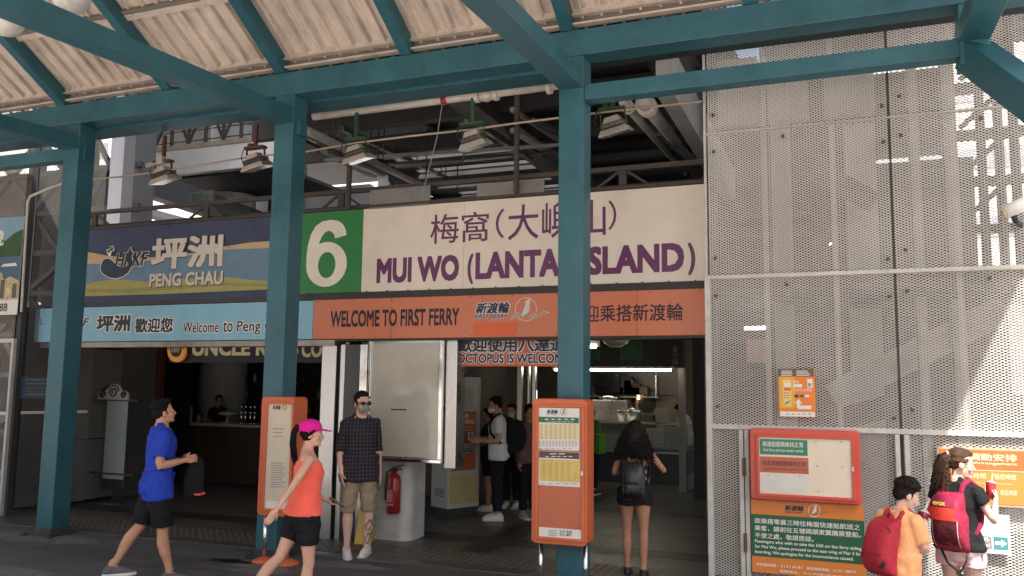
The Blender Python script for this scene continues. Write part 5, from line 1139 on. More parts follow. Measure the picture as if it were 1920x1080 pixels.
# posters on the counter glass
for x0_, y0_, x1_, y1_, m, lab in ((1212, 803, 1245, 838, M("menu pale", (.40, .40, .37), .5, var=.05), "pale picture menu taped on the stall glass left of the larger sheet"), (1246, 800, 1276, 842, M("menu green grey", (.28, .31, .29), .5, var=.12), "large grey green menu sheet taped on the stall glass by the post"), (1229, 765, 1252, 795, M("menu clip", (.30, .33, .32), .3), "upright clear menu holder standing on the stall counter")):
    a, c, z0, z1 = rect(x0_, y0_, x1_, y1_, YT - .02); t = thing("menu_sheet", lab, "menu", ((a + c) / 2, YT - .03, z0)); MB().box(a, c, YT - .03, YT - .022, z0, z1).build("sheet", m, t); dashes(t, "print_lines", x0_ + 2, y0_ + 3, x1_ - 2, y1_ - 3, YT - .03, GREYI, 5, 4, .003, .6, .5)
def stall_item(nm, lab, cat, px, py, Y, f):
    p = PY(px, py, Y); t = thing(nm, lab, cat, tuple(p)); f(t, p); return t
ZT_ = zc_ + .03
def fan(t, p):
    MB().box(p.x - .27, p.x + .27, p.y, p.y + .06, p.z - .26, p.z + .26).build("case", M("fan case", (.30, .27, .23), .5), t)
    b = MB(); 
    for r_ in (.21, .15, .09): b.lathe([(r_, -.004), (r_, .004), (r_ - .02, .004), (r_ - .02, -.004)], (0, 0, 0), 24, cap=False)
    b.build("grille", STEELD, t, xf=Matrix.Translation(p + Vector((0, -.02, 0))) @ Matrix.Rotation(R(90), 4, 'X'))
    MB().lathe([(.20, -.01), (.20, .0), (.0, .005)], (0, 0, 0), 24).build("rotor", M("fan dark", (.05, .045, .04), .5), t, xf=Matrix.Translation(p + Vector((0, -.006, 0))) @ Matrix.Rotation(R(90), 4, 'X'))
stall_item("extractor_fan", "square extractor fan with round grille on the stall's rear wall", "fan", 1214, 757, 19.3, fan)
def cooker(t, p):
    MB().box(p.x - .4, p.x + .4, p.y, p.y + .4, ZT_, ZT_ + .42).build("body", M("steamer steel", (.42, .40, .36), .3, metal=.8), t, bevel=.02); MB().lathe([(.2, .42), (.2, .5), (.02, .56)], (p.x, p.y + .2, ZT_), 20).build("lid", CHROME, t, smooth=True)
stall_item("steamer", "steel steamer box on the left of the stall counter", "steamer", 1138, 790, 16.6, cooker)
def pots(t, p): 
    MB().lathe([(.16, 0), (.17, .2), (.18, .22)], (p.x, p.y, ZT_), 18).build("pot", CHROME, t, smooth=True); MB().lathe([(.18, .22), (.03, .27), (.03, .30)], (p.x, p.y, ZT_), 18).build("lid", STAIN, t, smooth=True)
for k, px in enumerate((1168, 1186)): stall_item("pot", ("shiny pot behind the steamer on the stall counter", "shiny pot nearer the middle of the stall counter")[k], "pot", px, 785, 16.75, pots)
def shelf_(t, p):
    MB().box(p.x - .9, p.x + .9, p.y, p.y + .3, p.z, p.z + .03).build("board", STAIN, t)
    for s in (-.85, .85): MB().box(p.x + s - .015, p.x + s + .015, p.y, p.y + .3, p.z + .03, p.z + .5).build("bracket", STAIN, t)
stall_item("wall_shelf", "steel shelf of kitchen gear on the stall's rear wall", "shelf", 1160, 745, 18.9, shelf_)
for k in range(9):
    p = PY(1118 + k * 10, 744, 18.95); w_ = .10 + .05 * (k % 3); h = .18 + .08 * ((k * 7) % 4)
    o = MB().box(p.x - w_, p.x + w_, 18.92, 19.1, p.z + .04, p.z + .04 + h).build("kitchen_box", M("kitchen %d" % (k % 4), ((.30, .27, .22), (.10, .09, .08), (.42, .38, .30), (.16, .08, .05))[k % 4], .5), bevel=.01); tag(o, "kitchen container on the steel shelf in the stall", "container", "containers on the stall shelf")
p = PY(1155, 648, 14.5); t = thing("dome_lamp", "pale dome lamp hanging from the hall ceiling before the stall sign", "lamp", tuple(p))
MB().lathe([(.24, .0), (.20, -.06), (.10, -.12), (.0, -.13)], p + Vector((0, 0, .1)), 24).build("dome", M("dome pale", (.40, .38, .35), .4), t, smooth=True); MB().lathe([(.05, .1), (.05, .6)], p, 10).build("stem", STEELD, t)
p = PY(1110, 650, 14.8); t = thing("emergency_lamp", "small lit emergency lamp beside the tall teal column", "lamp", tuple(p))
MB().box(p.x - .12, p.x + .12, p.y, p.y + .1, p.z - .0, p.z + .16).build("case", WHITEP, t); MB().box(p.x - .10, p.x + .08, p.y - .03, p.y - .001, p.z - .03, p.z + .02).build("bulb", M("bulb warm", (1, .95, .75), .4, emit=5), t)
p = PY(1137, 718, 18.8); t = thing("wall_monitor", "small dark monitor high on the stall's rear wall", "monitor", tuple(p)); MB().box(p.x - .3, p.x + .3, p.y, p.y + .1, p.z - .22, p.z + .22).build("case", BLACK, t, bevel=.01); MB().box(p.x - .27, p.x + .27, p.y - .004, p.y - .001, p.z - .19, p.z + .19).build("screen", GLASSD, t)
p = PY(1197, 745, 19.2); t = thing("pendant_bulb", "small warm pendant bulb glowing in the stall", "lamp", tuple(p)); MB().ell(p, (.035, .035, .05), n=10, m=7).build("bulb", M("bulb amber", (1, .55, .2), .4, emit=7), t); MB().tube([p + Vector((0, 0, .05)), (p.x, p.y, 3.0)], .006, 5).build("cord", BLACK, t)
# drinks fridge glimpsed beyond the glass doors
p0, p1 = PY(893, 700, 18), PY(942, 700, 18)
t = thing("drinks_fridge", "lit drinks fridge glimpsed beyond the white kiosk", "fridge", ((p0.x + p1.x) / 2, 18, 0))
MB().box(p0.x, p1.x, 18, 18.6, 0, p0.z + .05).build("cabinet", M("fridge black", (.02, .02, .02), .5), t); MB().box(p0.x + .05, p1.x - .18, 17.99, 17.998, .6, p0.z - .1).build("interior", M("fridge glow", (.16, .13, .11), .5, var=.6, scale=9, emit=.08), t)
for z in (1.2, 1.5, 1.8, 2.1): MB().box(p0.x + .05, p1.x - .18, 17.95, 17.985, z, z + .03).build("shelf", STAIN, t)
MB().box(p1.x - .16, p1.x - .02, 17.95, 17.985, 1.3, p0.z - .1).build("side_banner", M("fridge red", (.35, .03, .04), .5), t); MB().box(p1.x, p1.x + .12, 17.95, 17.985, 1.6, p0.z - .1).build("side_banner", M("fridge yellow", (.45, .33, .06), .5), t)
for k in range(10):
    x = p0.x + .1 + (k % 5) * .075; z = (1.53, 1.83)[k // 5]; o = MB().lathe([(.028, 0), (.028, .14), (.012, .18), (.012, .2)], (x, 17.93, z), 8).build("drink_bottle", M("drink %d" % (k % 3), ((.35, .05, .03), (.05, .2, .08), (.4, .35, .2))[k % 3], .3)); tag(o, "small drink bottle on the fridge shelves", "bottle", "drink bottles in the fridge")

# ================================================================== PEOPLE
def V3(*a): return Vector(a)
def nrm(v): return Vector(v).normalized()
def superring(c, rx, ry, X, Y, n=20, p=2.4):
    o = []
    for k in range(n):
        a = 2 * math.pi * k / n; ca, sa = math.cos(a), math.sin(a)
        o.append(c + X * (rx * math.copysign(abs(ca) ** (2 / p), ca)) + Y * (ry * math.copysign(abs(sa) ** (2 / p), sa)))
    return o
PROF = {'m': [(-.12, .140, .100, -.005), (-.02, .162, .116, -.012), (.06, .156, .110, -.006), (.15, .148, .102, 0), (.25, .154, .106, .005), (.36, .168, .116, .005), (.43, .170, .106, 0), (.49, .145, .082, -.008), (.535, .082, .064, -.014), (.57, .058, .060, -.010)],
        'f': [(-.12, .148, .108, -.010), (-.02, .166, .122, -.020), (.06, .146, .104, -.012), (.15, .120, .088, 0), (.25, .126, .094, .008), (.34, .142, .112, .016), (.42, .144, .098, .006), (.48, .126, .076, -.006), (.53, .068, .054, -.012), (.57, .048, .050, -.008)]}
def prof_at(sx, z):
    P_ = PROF[sx]
    if z <= P_[0][0]: return P_[0][1:]
    for a, b in zip(P_, P_[1:]):
        if z <= b[0]: u = (z - a[0]) / (b[0] - a[0]); return tuple(a[k] + (b[k] - a[k]) * u for k in (1, 2, 3))
    return P_[-1][1:]
class Person:
    def __init__(s, label, loc, rz, H=1.75, sex='m', lean=0.0, side=0.0, twist=0.0, hyaw=0.0, hpitch=0.0, hroll=0.0, hs=1.0, legs=None, arms=None, feet=(0, 0), shoe=.0, group=None, stout=1.0, sw=None):
        s.root = thing("person", label, "person", loc, rz, group); s.sx = sex; s.k = H / 1.75; s.xf = Matrix.Scale(s.k, 4); s.stout = stout; s.hs = hs
        D = (V3(0, .02, -1), V3(0, -.03, -1))
        legs = legs or (D, D)                              # (left, right): thigh, shin directions
        s.legv = [(nrm(a), nrm(b)) for a, b in legs]
        low = min(.435 * a.z + .415 * b.z for a, b in s.legv)
        s.pel = V3(0, 0, -low + .075 + shoe)
        s.Rt = Matrix.Rotation(side, 3, 'Y') @ Matrix.Rotation(-lean, 3, 'X'); s.Rs = s.Rt @ Matrix.Rotation(twist, 3, 'Z')
        s.hip = []; s.knee = []; s.ank = []; s.fdir = []
        for i, sg in enumerate((-1, 1)):
            h = s.pel + V3(sg * .088, 0, 0); a, b = s.legv[i]; s.hip.append(h); s.knee.append(h + a * .435); s.ank.append(h + a * .435 + b * .415)
            f = Matrix.Rotation(-R(feet[i]), 3, 'Z') @ V3(0, 1, 0); s.fdir.append(f)
        sw = sw or (.185 if sex == 'm' else .158)
        s.sh = [s.T(V3(sg * sw, -.012, .462), 1) for sg in (-1, 1)]
        A = (V3(0, 0, -1), V3(0, .1, -1)); arms = arms or (A, A)
        la, lf = (.29, .255) if sex == 'm' else (.275, .24)
        s.armv = [(nrm(a), nrm(b)) for a, b in arms]
        s.elb = [s.sh[i] + s.armv[i][0] * la for i in (0, 1)]; s.wri = [s.elb[i] + s.armv[i][1] * lf for i in (0, 1)]
        s.Rh = s.Rs @ Matrix.Rotation(-hyaw, 3, 'Z') @ Matrix.Rotation(hpitch, 3, 'X') @ Matrix.Rotation(hroll, 3, 'Y')
        s.hc = s.T(V3(0, .012, .568), 1) + s.Rh @ V3(0, .012, .105 * hs)
        s.hand_info = [None, None]
    def T(s, p, shoulder=0):
        u = min(max((p.z - .1) / .3, 0), 1) if shoulder else 0
        return s.pel + (s.Rs if u > .5 else s.Rt) @ p
    def Hd(s, x, y, z): return s.hc + s.Rh @ (V3(x, y, z) * s.hs * .94)
    def torso(s, mb, e=0.0, z0=-.12, z1=.57, steps=14, ez=None, belly=0.0):
        rs = []
        for i in range(steps + 1):
            z = z0 + (z1 - z0) * i / steps; rx, ry, yo = prof_at(s.sx, z); k = s.stout if z < .4 else 1
            ee = e if ez is None else e + (ez - e) * (1 - i / steps)
            u = min(max((z - .05) / .35, 0), 1); RR = s.Rt.lerp(s.Rs, u) if u not in (0, 1) else (s.Rt if u == 0 else s.Rs)
            rs.append(superring(s.pel + RR @ V3(0, yo, z), rx * k + ee, ry * k + ee, RR @ V3(1, 0, 0), RR @ V3(0, 1, 0)))
        mb.rings(rs); return mb
    def leg(s, mb, i, e=0.0, f0=0.0, f1=1.0, e1=None):
        """thigh from f0 to f1 (1 = knee, 2 = ankle)"""
        base = [(0, .090), (.25, .086), (.5, .075), (.75, .062), (1, .053), (1.12, .052), (1.3, .058), (1.5, .052), (1.75, .038), (2, .034)]
        if s.sx == 'f': base = [(a, r * (1.02 if a < .6 else .93)) for a, r in base]
        e1 = e if e1 is None else e1
        pts = []; rad = []
        a, b = s.legv[i]; back = -(s.fdir[i] - b * s.fdir[i].dot(b)).normalized()
        ts = sorted({f0, f1} | {t for t, _ in base if f0 < t < f1}); r = base[0][1]
        for t in ts:
            for (t0, r0), (t1, r1) in zip(base, base[1:]):
                if t0 <= t <= t1: r = r0 + (r1 - r0) * (t - t0) / (t1 - t0); break
            p = s.hip[i] + (s.knee[i] - s.hip[i]) * t if t <= 1 else s.knee[i] + (s.ank[i] - s.knee[i]) * (t - 1)
            if t > 1: p = p + back * .016 * math.sin(min((t - 1) / .7, 1) * math.pi)
            pts.append(p); rad.append(r * (s.stout if t < .6 else 1) + e + (e1 - e) * (t - f0) / max(f1 - f0, 1e-6))
        mb.tube(pts, rad, 14, cap='r' if e == 0 else True); return mb
    def trap(s, mb, i, e):
        sg = -1 if i == 0 else 1; q = 1 if s.sx == 'm' else .82
        mb.tube([s.T(V3(sg * .030, -.022, .548), 1), s.T(V3(sg * .095 * q, -.022, .500), 1), s.sh[i] + (s.Rs @ V3(-sg * .01, 0, .012))], [.030 * q + e, .040 * q + e, .042 * q + e], 10, cap='r')
    def foot(s, mb, i):
        f = s.fdir[i]; A = s.ank[i]; g = V3(0, 0, -1)
        mb.tube([A + V3(0, 0, .03), A + g * .03 - f * .015, A + g * .045 - f * .03], [.036, .036, .03], 12, cap='r')
        mb.tube([A + g * .040 - f * .04, A + g * .035 + f * .03, A + g * .048 + f * .10, A + g * .060 + f * .15], [.033, .038, .034, .016], 12, cap='r'); return mb
    def arm(s, mb, i, e=0.0, f0=0.0, f1=2.0, e1=None):
        q = 1.0 if s.sx == 'm' else .80
        base = [(0, .050), (.3, .049), (.6, .045), (.9, .039), (1, .038), (1.25, .041), (1.6, .034), (1.9, .026), (2, .025)]
        ts = sorted({f0, f1} | {t for t, _ in base if f0 < t < f1}); pts = []; rad = []; e1 = e if e1 is None else e1
        for t in ts:
            for (t0, r0), (t1, r1) in zip(base, base[1:]):
                if t0 <= t <= t1: r = r0 + (r1 - r0) * (t - t0) / (t1 - t0); break
            pts.append(s.sh[i] + (s.elb[i] - s.sh[i]) * t if t <= 1 else s.elb[i] + (s.wri[i] - s.elb[i]) * (t - 1)); rad.append(r * q + e + (e1 - e) * (t - f0) / max(f1 - f0, 1e-6))
        mb.tube(pts, rad, 12, cap='r' if e == 0 else True); return mb
    def hand(s, mb, i, d=None, n=None, thumb=None, curl=.35, fist=False):
        d = nrm(d) if d is not None else s.armv[i][1]; n = Vector(n) if n is not None else V3(-1 if i else 1, 0, 0); n = (n - d * n.dot(d)).normalized()
        t = d.cross(n).normalized(); th = Vector(thumb) if thumb is not None else V3(0, 1, 0)
        if t.dot(th) < 0: t = -t
        q = 1.0 if s.sx == 'm' else .88
        if s.hs > 1.05: q *= .92
        W = s.wri[i]; rot = Matrix((t, d, n)).transposed()
        mb.ell(W + d * .045 * q, (.043 * q, .054 * q, .017 * q), rot); mb.tube([W - d * .02, W + d * .02], [.025 * q, .024 * q], 10, cap='r')
        tips = []
        for k, (o, L_) in enumerate(((.031, .074), (.011, .083), (-.010, .077), (-.030, .060))):
            p = W + (d * .082 + t * o) * q; a = curl * (.6 + .25 * k * .3); dd = d; pts = [p - d * .012, p]
            for fr in (.45, .30, .25):
                dd = (dd * math.cos(a) + n * math.sin(a)).normalized(); nn_ = (n * math.cos(a) - dd * 0).normalized(); p = p + dd * L_ * fr * q; pts.append(p); a = curl * (1.15 if fr == .45 else .9)
            mb.tube(pts, [.0098 * q, .0095 * q, .009 * q, .0082 * q, .0068 * q], 8, cap='r'); tips.append(p)
        b = W + (d * .022 + t * .036) * q; dd = (d * .72 + t * .58 + n * .38).normalized()
        mb.tube([b - t * .02 * q, b, b + dd * .034 * q, b + (dd * .034 + (dd * .8 + d * .4 + n * .25).normalized() * .028) * q], [.015 * q, .0125 * q, .0105 * q, .008 * q], 8, cap='r')
        s.hand_info[i] = (W, d, n, t); return mb
    def head(s, mb, nose=1.0):
        h = s.hs * .94
        def E(c, r): mb.ell(s.Hd(*c), tuple(x * h for x in r), s.Rh, 18, 12)
        E((0, -.014, .044), (.074, .096, .084)); E((0, .022, -.042), (.058, .066, .074)); E((0, .030, .0), (.064, .066, .06)); E((0, .066, -.098), (.026, .024, .020)); E((0, .035, -.09), (.046, .048, .024))
        for sg in (-1, 1):
            E((sg * .028, .080, .022), (.024, .010, .008)); E((sg * .040, .060, -.030), (.024, .020, .024)); E((sg * .076, -.010, -.010), (.010, .024, .033))
        mb.tube([s.Hd(0, .086, .012), s.Hd(0, .100, -.016), s.Hd(0, .108 * nose, -.034)], [.008 * h, .011 * h, .014 * h], 10, cap='r')
        for sg in (-1, 1): mb.ell(s.Hd(sg * .012, .094, -.036), (.009 * h, .009 * h, .008 * h), s.Rh)
        E((0, .086, -.058), (.022, .010, .0065)); E((0, .084, -.070), (.020, .010, .007))
        nk = s.T(V3(0, -.012, .50), 1); r_ = .057 if s.sx == 'm' else .047
        if s.hs > 1.1: r_ *= .95
        mb.tube([nk, nk + (s.Hd(0, -.022, -.05) - nk) * .55, s.Hd(0, -.018, -.03)], [r_ * 1.15, r_, r_], 14, cap=True); return mb
    def body(s, m, vox=.007, hands=({}, {}), feet=True, hd=True):
        mb = MB(); s.torso(mb)
        for i in (0, 1):
            mb.ell(s.sh[i], (.054, .052, .052) if s.sx == 'm' else (.043, .043, .043)); s.trap(mb, i, 0); s.leg(mb, i, 0, 0, 2); s.arm(mb, i); s.hand(mb, i, **hands[i])
            if feet: s.foot(mb, i)
        mb.ell(s.pel + s.Rt @ V3(-.075, -.06, -.03), (.085, .085, .09)); mb.ell(s.pel + s.Rt @ V3(.075, -.06, -.03), (.085, .085, .09))
        if s.sx == 'f':
            for sg in (-1, 1): mb.ell(s.T(V3(sg * .065, .085, .335), 1), (.055, .045, .052))
        s.head(mb); o = remeshed(mb, "body", m, s.root, vox, 2, s.xf); return o
    def cloth(s, mb, name, m, vox=.009, it=4, noise=.0048, nscale=34): return remeshed(mb, name, m, s.root, vox, it, s.xf, noise=noise, nscale=nscale)
    def shirt(s, m, e=.018, hem=-.10, sleeve=.6, se=.022, name="shirt", hem_e=None, **k):
        mb = MB(); s.torso(mb, e, hem, .530, ez=hem_e)
        for i in (0, 1):
            mb.ell(s.sh[i], (.054 + e * .6,) * 3 if s.sx == 'm' else (.045 + e * .5,) * 3); s.trap(mb, i, e * .6); s.arm(mb, i, se * .8, .0, sleeve, se)
            if hem < -.05:
                s.leg(mb, i, e + .026, -.3, -hem / .435); mb.ell(s.pel + s.Rt @ V3((-.075, .075)[i], -.058, -.02), (.090 + e, .092 + e, .09))
        return s.cloth(mb, name, m, **k)
    def shorts(s, m, e=.016, top=.09, f1=.8, e1=.03, name="shorts", f0=-.10, **k):
        mb = MB(); s.torso(mb, e, -.135, top)
        for i in (0, 1): s.leg(mb, i, e + .004, f0, f1, e1)
        for sg in (-1, 1): mb.ell(s.pel + s.Rt @ V3(sg * .075, -.058, -.03), (.084 + e, .082 + e, .088 + e))
        return s.cloth(mb, name, m, **k)
    def shoe(s, m, ms, i, name="shoe"):
        f = s.fdir[i]; A = s.ank[i]; x = f.cross(V3(0, 0, 1)).normalized(); g = V3(0, 0, -1); zb = -.075 - .018
        mb = MB(); mb.tube([A + V3(0, 0, .005) - f * .012, A + g * .03 - f * .02, A + g * .05 - f * .03], [.043, .044, .042], 12)
        mb.tube([A + g * .048 - f * .05, A + g * .042 + f * .02, A + g * .056 + f * .10, A + g * .066 + f * .165], [.040, .046, .043, .026], 12, cap='r')
        o = remeshed(mb, name, m, s.root, .007, 3, s.xf)
        b = MB(); ol = [(-.088, .018), (-.072, .036), (0, .038), (.08, .046), (.14, .049), (.185, .040), (.212, .016)]
        pts = [(y, w_) for y, w_ in ol] + [(y, -w_) for y, w_ in ol[::-1]]
        b.rings([[A + f * y + x * w_ + V3(0, 0, zz) for y, w_ in pts] for zz in (zb, zb + .026)]).build("sole", ms, o, local=True, bevel=.004, xf=s.xf)
        for k in range(5):
            pass
        return o
    def eyes(s, iris=(.03, .015, .008)):
        for sg in (-1, 1):
            mb = MB(); mb.ell(s.Hd(sg * .030, .079, .0), (.013 * s.hs, .012 * s.hs, .0085 * s.hs), s.Rh); o = mb.build("eye", M("eye white", (.65, .62, .58), .2), s.root, local=True, smooth=True, xf=s.xf)
            MB().ell(s.Hd(sg * .030, .0885, .0), (.006 * s.hs, .003 * s.hs, .006 * s.hs), s.Rh).build("iris", M("iris dark", iris, .2), o, local=True, smooth=True, xf=s.xf)
            MB().tube([s.Hd(sg * .014, .088, .018), s.Hd(sg * .030, .090, .024), s.Hd(sg * .046, .078, .020)], .0035 * s.hs, 6, cap='r').build("eyebrow", M("brow", (.012, .009, .008), .8), s.root, local=True, xf=s.xf)
        MB().ell(s.Hd(0, .091, -.0645), (.019 * s.hs, .006 * s.hs, .0075 * s.hs), s.Rh).build("lips", M("lips", (.30, .11, .09), .5), s.root, local=True, smooth=True, xf=s.xf)
    def hair_short(s, m, vol=1.0, fringe=0, n=260, L=.022):
        h = s.hs * .94; mb = MB()
        def E(c, r): mb.ell(s.Hd(*c), tuple(x * h for x in r), s.Rh, 18, 12)
        E((0, -.024, .062), (.080 * vol, .094, .078 * vol)); E((0, -.060, .012), (.072, .056, .078)); E((0, .02, .098), (.062, .062, .032 * vol))
        for sg in (-1, 1): E((sg * .066, -.022, .012), (.016, .040, .05)); mb.tube([s.Hd(sg * .072, .012, .03), s.Hd(sg * .071, .014, -.012)], .009 * h, 8, cap='r')
        for k in range(n):       # tufts that break the outline
            a = random.uniform(0, 2 * math.pi); u = random.uniform(-.05, 1); z = u; rr = math.sqrt(max(1 - z * z, 0)); c = V3(rr * math.cos(a) * .080 * vol, -.024 + rr * math.sin(a) * .094, .062 + z * .078 * vol)
            if c.y > .045 and c.z < .09: continue
            dr = nrm((c.x, c.y + .03 + (.03 if fringe else 0), c.z - .01)) * L; dr += V3(random.uniform(-.4, .4), random.uniform(-.2, .5), random.uniform(-.5, .1)) * L
            mb.tube([s.Hd(*(c * .96)), s.Hd(*(c + dr * .6)), s.Hd(*(c + dr + V3(0, .25 * L, -.35 * L)))], [.008 * h, .006 * h, .0025 * h], 5)
        return remeshed(mb, "hair", m, s.root, .0055, 1, s.xf, noise=.0012, nscale=160)
    def mask(s, m, name="face_mask"):
        h = s.hs * .94; mb = MB()
        mb.ell(s.Hd(0, .046, -.058), (.059 * h, .068 * h, .052 * h), s.Rh, 20, 12); mb.tube([s.Hd(0, .098, -.010), s.Hd(0, .114, -.040), s.Hd(0, .104, -.085)], [.012 * h, .017 * h, .014 * h], 10, cap='r')
        o = remeshed(mb, name, m, s.root, .006, 4, s.xf)
        for sg in (-1, 1): MB().tube([s.Hd(sg * .052, .058, -.03), s.Hd(sg * .074, .012, -.012), s.Hd(sg * .082, -.022, -.012)], .0022, 5).build("ear_loop", m, o, local=True, xf=s.xf)
        return o
    def own(s, nm, label, cat):          # something carried: a thing of its own with the same frame
        return thing(nm, label, cat, s.root.location, s.root.rotation_euler.z)
def curls(mb, roots, ends, r=.006, amp=.012, turns=4, n=16):
    for (a, c) in zip(roots, ends):
        d = (c - a); t = d.normalized(); u = t.orthogonal().normalized(); v = t.cross(u); ph = random.uniform(0, 6.28); sg = random.choice((-1, 1)); am = amp * random.uniform(.6, 1.3); tn = turns * random.uniform(.7, 1.3)
        mb.tube([a + d * (k / n) + (u * math.cos(ph + sg * tn * 6.28 * k / n) + v * math.sin(ph + sg * tn * 6.28 * k / n)) * am * min(1, k / 4) for k in range(n + 1)], [r * (1 - .5 * k / n) for k in range(n + 1)], 5)
def skin(n_, c): return M("skin " + n_, c, .6, var=.12, scale=14, bump=.12, bscale=110, spec=.25, dirt=.25, dcol=(c[0] * .75, c[1] * .5, c[2] * .45), dscale=7)
SKA = skin("tan", (.50, .27, .17)); SKB = skin("light", (.56, .33, .23)); SKC = skin("fair", (.62, .40, .31)); SKD = skin("warm", (.42, .21, .13))
HB = M("hair black", (.007, .006, .006), .75, var=.3, scale=60, bump=.4, bscale=120, spec=.15); HBR = M("hair brown curls", (.055, .028, .016), .7, spec=.2, var=.4, scale=40, bump=.3, bscale=120); HDK = M("hair dark curls", (.009, .007, .006), .65, var=.4, scale=60, spec=.25)
def fabric(n_, c, **k):
    k = {**dict(rough=.85, var=.10, scale=5, bump=.55, bscale=16, spec=.2), **k}; return M("fabric " + n_, c, **k)
WSH = M("white shoe leather", (.72, .71, .69), .5, var=.04, dirt=.15, dcol=(.4, .38, .35), dscale=6); SOLE = M("shoe sole", (.66, .64, .60), .6)
def at(px, Y): p = PY(px, 800, Y); return (p.x, p.y, 0)
def pack(T, name, label, m, W=.30, Hh=.44, D=.17, y=-.12, z0=.02, sag=0.0, soft=.012):
    t = T.own(name, label, "backpack"); mb = MB(); rs = []
    for k in range(11):
        u = k / 10; f = (1 - abs(2 * u - 1) ** 5) ** .5; f = max(f, .25); dd = D * (.75 + .45 * math.sin(math.pi * (1 - u) * .8 + .25)) * f
        c = T.T(V3(0, y - dd / 2 - sag * (1 - u), z0 + Hh * u), 1); rs.append(superring(c, W / 2 * (.82 + .18 * f) * (1 - .10 * u), dd / 2, T.Rs @ V3(1, 0, 0), T.Rs @ V3(0, 1, 0), 24, 3.2))
    mb.rings(rs); b = remeshed(mb, "bag", m, t, .009, 5, T.xf, noise=.004, nscale=22); return t, b
def straps(T, t, m, w_=.028, over=.05, lo=.10, e=.022, r=None):
    for sg in (-1, 1):
        sh = T.sh[0 if sg < 0 else 1]; p = []
        for (x, y, z) in ((.075, -.15, .40), (.085, -.09, .515), (.10, -.01, .545), (.115, .075, .50), (.135, .128, .40), (.15, .11, .28), (.165, .03, .19), (.15, -.09, lo)):
            p.append(T.T(V3(sg * x, y * (1 if T.sx == 'm' else .97), z), 1))
        MB().tube(p, w_ / 2 + .004, 8, flat=(T.Rs @ V3(0, 1, 0), .45)).build("strap", m, t, local=True, smooth=True, xf=T.xf)

# --- man in the blue shirt, walking right
P1 = Person("man in a royal blue T-shirt and black shorts walking with a black bag", at(302, 6.72), facing(300, 86), 1.80, 'm', lean=.03, hpitch=R(14), hyaw=R(-2), twist=R(4), shoe=.018,
            legs=((V3(0, -.30, -.95), V3(0, -.52, -.85)), (V3(0, .14, -.99), V3(0, .20, -.98))), arms=((V3(-.16, .02, -.98), V3(.45, .86, .10)), (V3(.16, -.10, -.98), V3(-.28, .93, .17))))
P1.body(SKA, hands=(dict(n=V3(1, 0, -.3), thumb=V3(0, .2, 1), curl=.75), dict(n=V3(-1, 0, -.3), thumb=V3(0, .2, 1), curl=.75)))
P1.eyes(); P1.hair_short(HB, 1.06, 1, L=.03)
P1.shirt(fabric("royal blue", (.022, .055, .42)), e=.020, hem=-.15, sleeve=.72, se=.034, hem_e=.032); P1.shorts(fabric("black shorts", (.012, .012, .014)), f1=.94, e1=.045)
for i in (0, 1): P1.shoe(fabric("grey trainer", (.12, .12, .13)), SOLE, i)
W_, d_, n_, t_ = P1.hand_info[0]; MB().tube([W_ - d_ * .012 - t_ * .0, W_ - d_ * .0], .034, 12).build("wrist_watch", BLACK, P1.root, local=True, xf=P1.xf)
t = P1.own("drawstring_bag", "black cloth bag with a coral hem hanging from the blue shirted man's hands", "bag")
c = (P1.wri[0] + P1.wri[1]) / 2 + V3(.0, .085, .015); mb = MB(); rs = []
for k in range(11):
    u = k / 10; rs.append(superring(c + V3(.01 * math.sin(u * 6), .02 + .012 * math.sin(u * 7), -.37 * u), .038 + .022 * math.sin(u * 3.0), (.055 + .045 * min(u * 2.2, 1)) * (1 - .10 * u * u), V3(1, 0, 0), V3(0, 1, 0), 22, 3.0))
mb.rings(rs)
for s in (-1, 1): mb.tube([c + V3(s * .03, .0, .03), c + V3(s * .02, .02, -.04)], .016, 8, cap='r')
remeshed(mb, "sack", fabric("black bag", (.012, .012, .013), bump=.8), t, .008, 2, P1.xf, noise=.009, nscale=24)
for s, (y0, y1) in ((1, (.03, .115)),): MB().tube([c + V3(.045, y0, -.345), c + V3(.058, (y0 + y1) / 2, -.350), c + V3(.03, y1, -.338)], .012, 8, cap='r').build("coral_hem", fabric("coral hem", (.62, .10, .06)), t, local=True, xf=P1.xf)

# --- woman in the coral tank top
P2 = Person("woman in a pink cap, coral tank top and black shorts walking right with a phone", at(578, 6.12), facing(580, 74), 1.655, 'f', lean=.02, hyaw=R(16), hpitch=R(2), twist=R(-6), shoe=.018,
            legs=((V3(0, -.42, -.9), V3(0, -.66, -.75)), (V3(0, .06, -1), V3(0, -.02, -1))), arms=((V3(-.18, .05, -.98), V3(.05, .86, -.5)), (V3(.26, -.58, -.78), V3(.12, -.60, -.79))))
P2.body(SKB, hands=(dict(n=V3(.2, 0, 1), thumb=V3(1, 0, 0), curl=.45), dict(n=V3(-1, 0, 0), thumb=V3(0, 1, 0), curl=.5)))
P2.eyes()
mb = MB(); P2.torso(mb, .013, -.02, .44, ez=.046)
for sg in (-1, 1):
    mb.tube([P2.T(V3(sg * .075, .085, .37), 1), P2.T(V3(sg * .068, .045, .47), 1), P2.T(V3(sg * .062, -.01, .515), 1), P2.T(V3(sg * .05, -.06, .48), 1), P2.T(V3(sg * .04, -.088, .38), 1)], .026, 10, flat=(P2.Rs @ V3(0, 1, 0), .8)); mb.ell(P2.T(V3(sg * .065, .088, .335), 1), (.064, .05, .06))
P2.cloth(mb, "tank_top", fabric("coral", (.86, .13, .085), sheen=.2), noise=.0025)
P2.shorts(fabric("black sport shorts", (.010, .010, .012)), e=.014, top=.03, f1=.62, e1=.026, f0=-.02)
for i in (0, 1): P2.shoe(fabric("pale trainer", (.4, .38, .38)), SOLE, i)
CAPM = fabric("magenta cap", (.66, .015, .27), bump=.2)
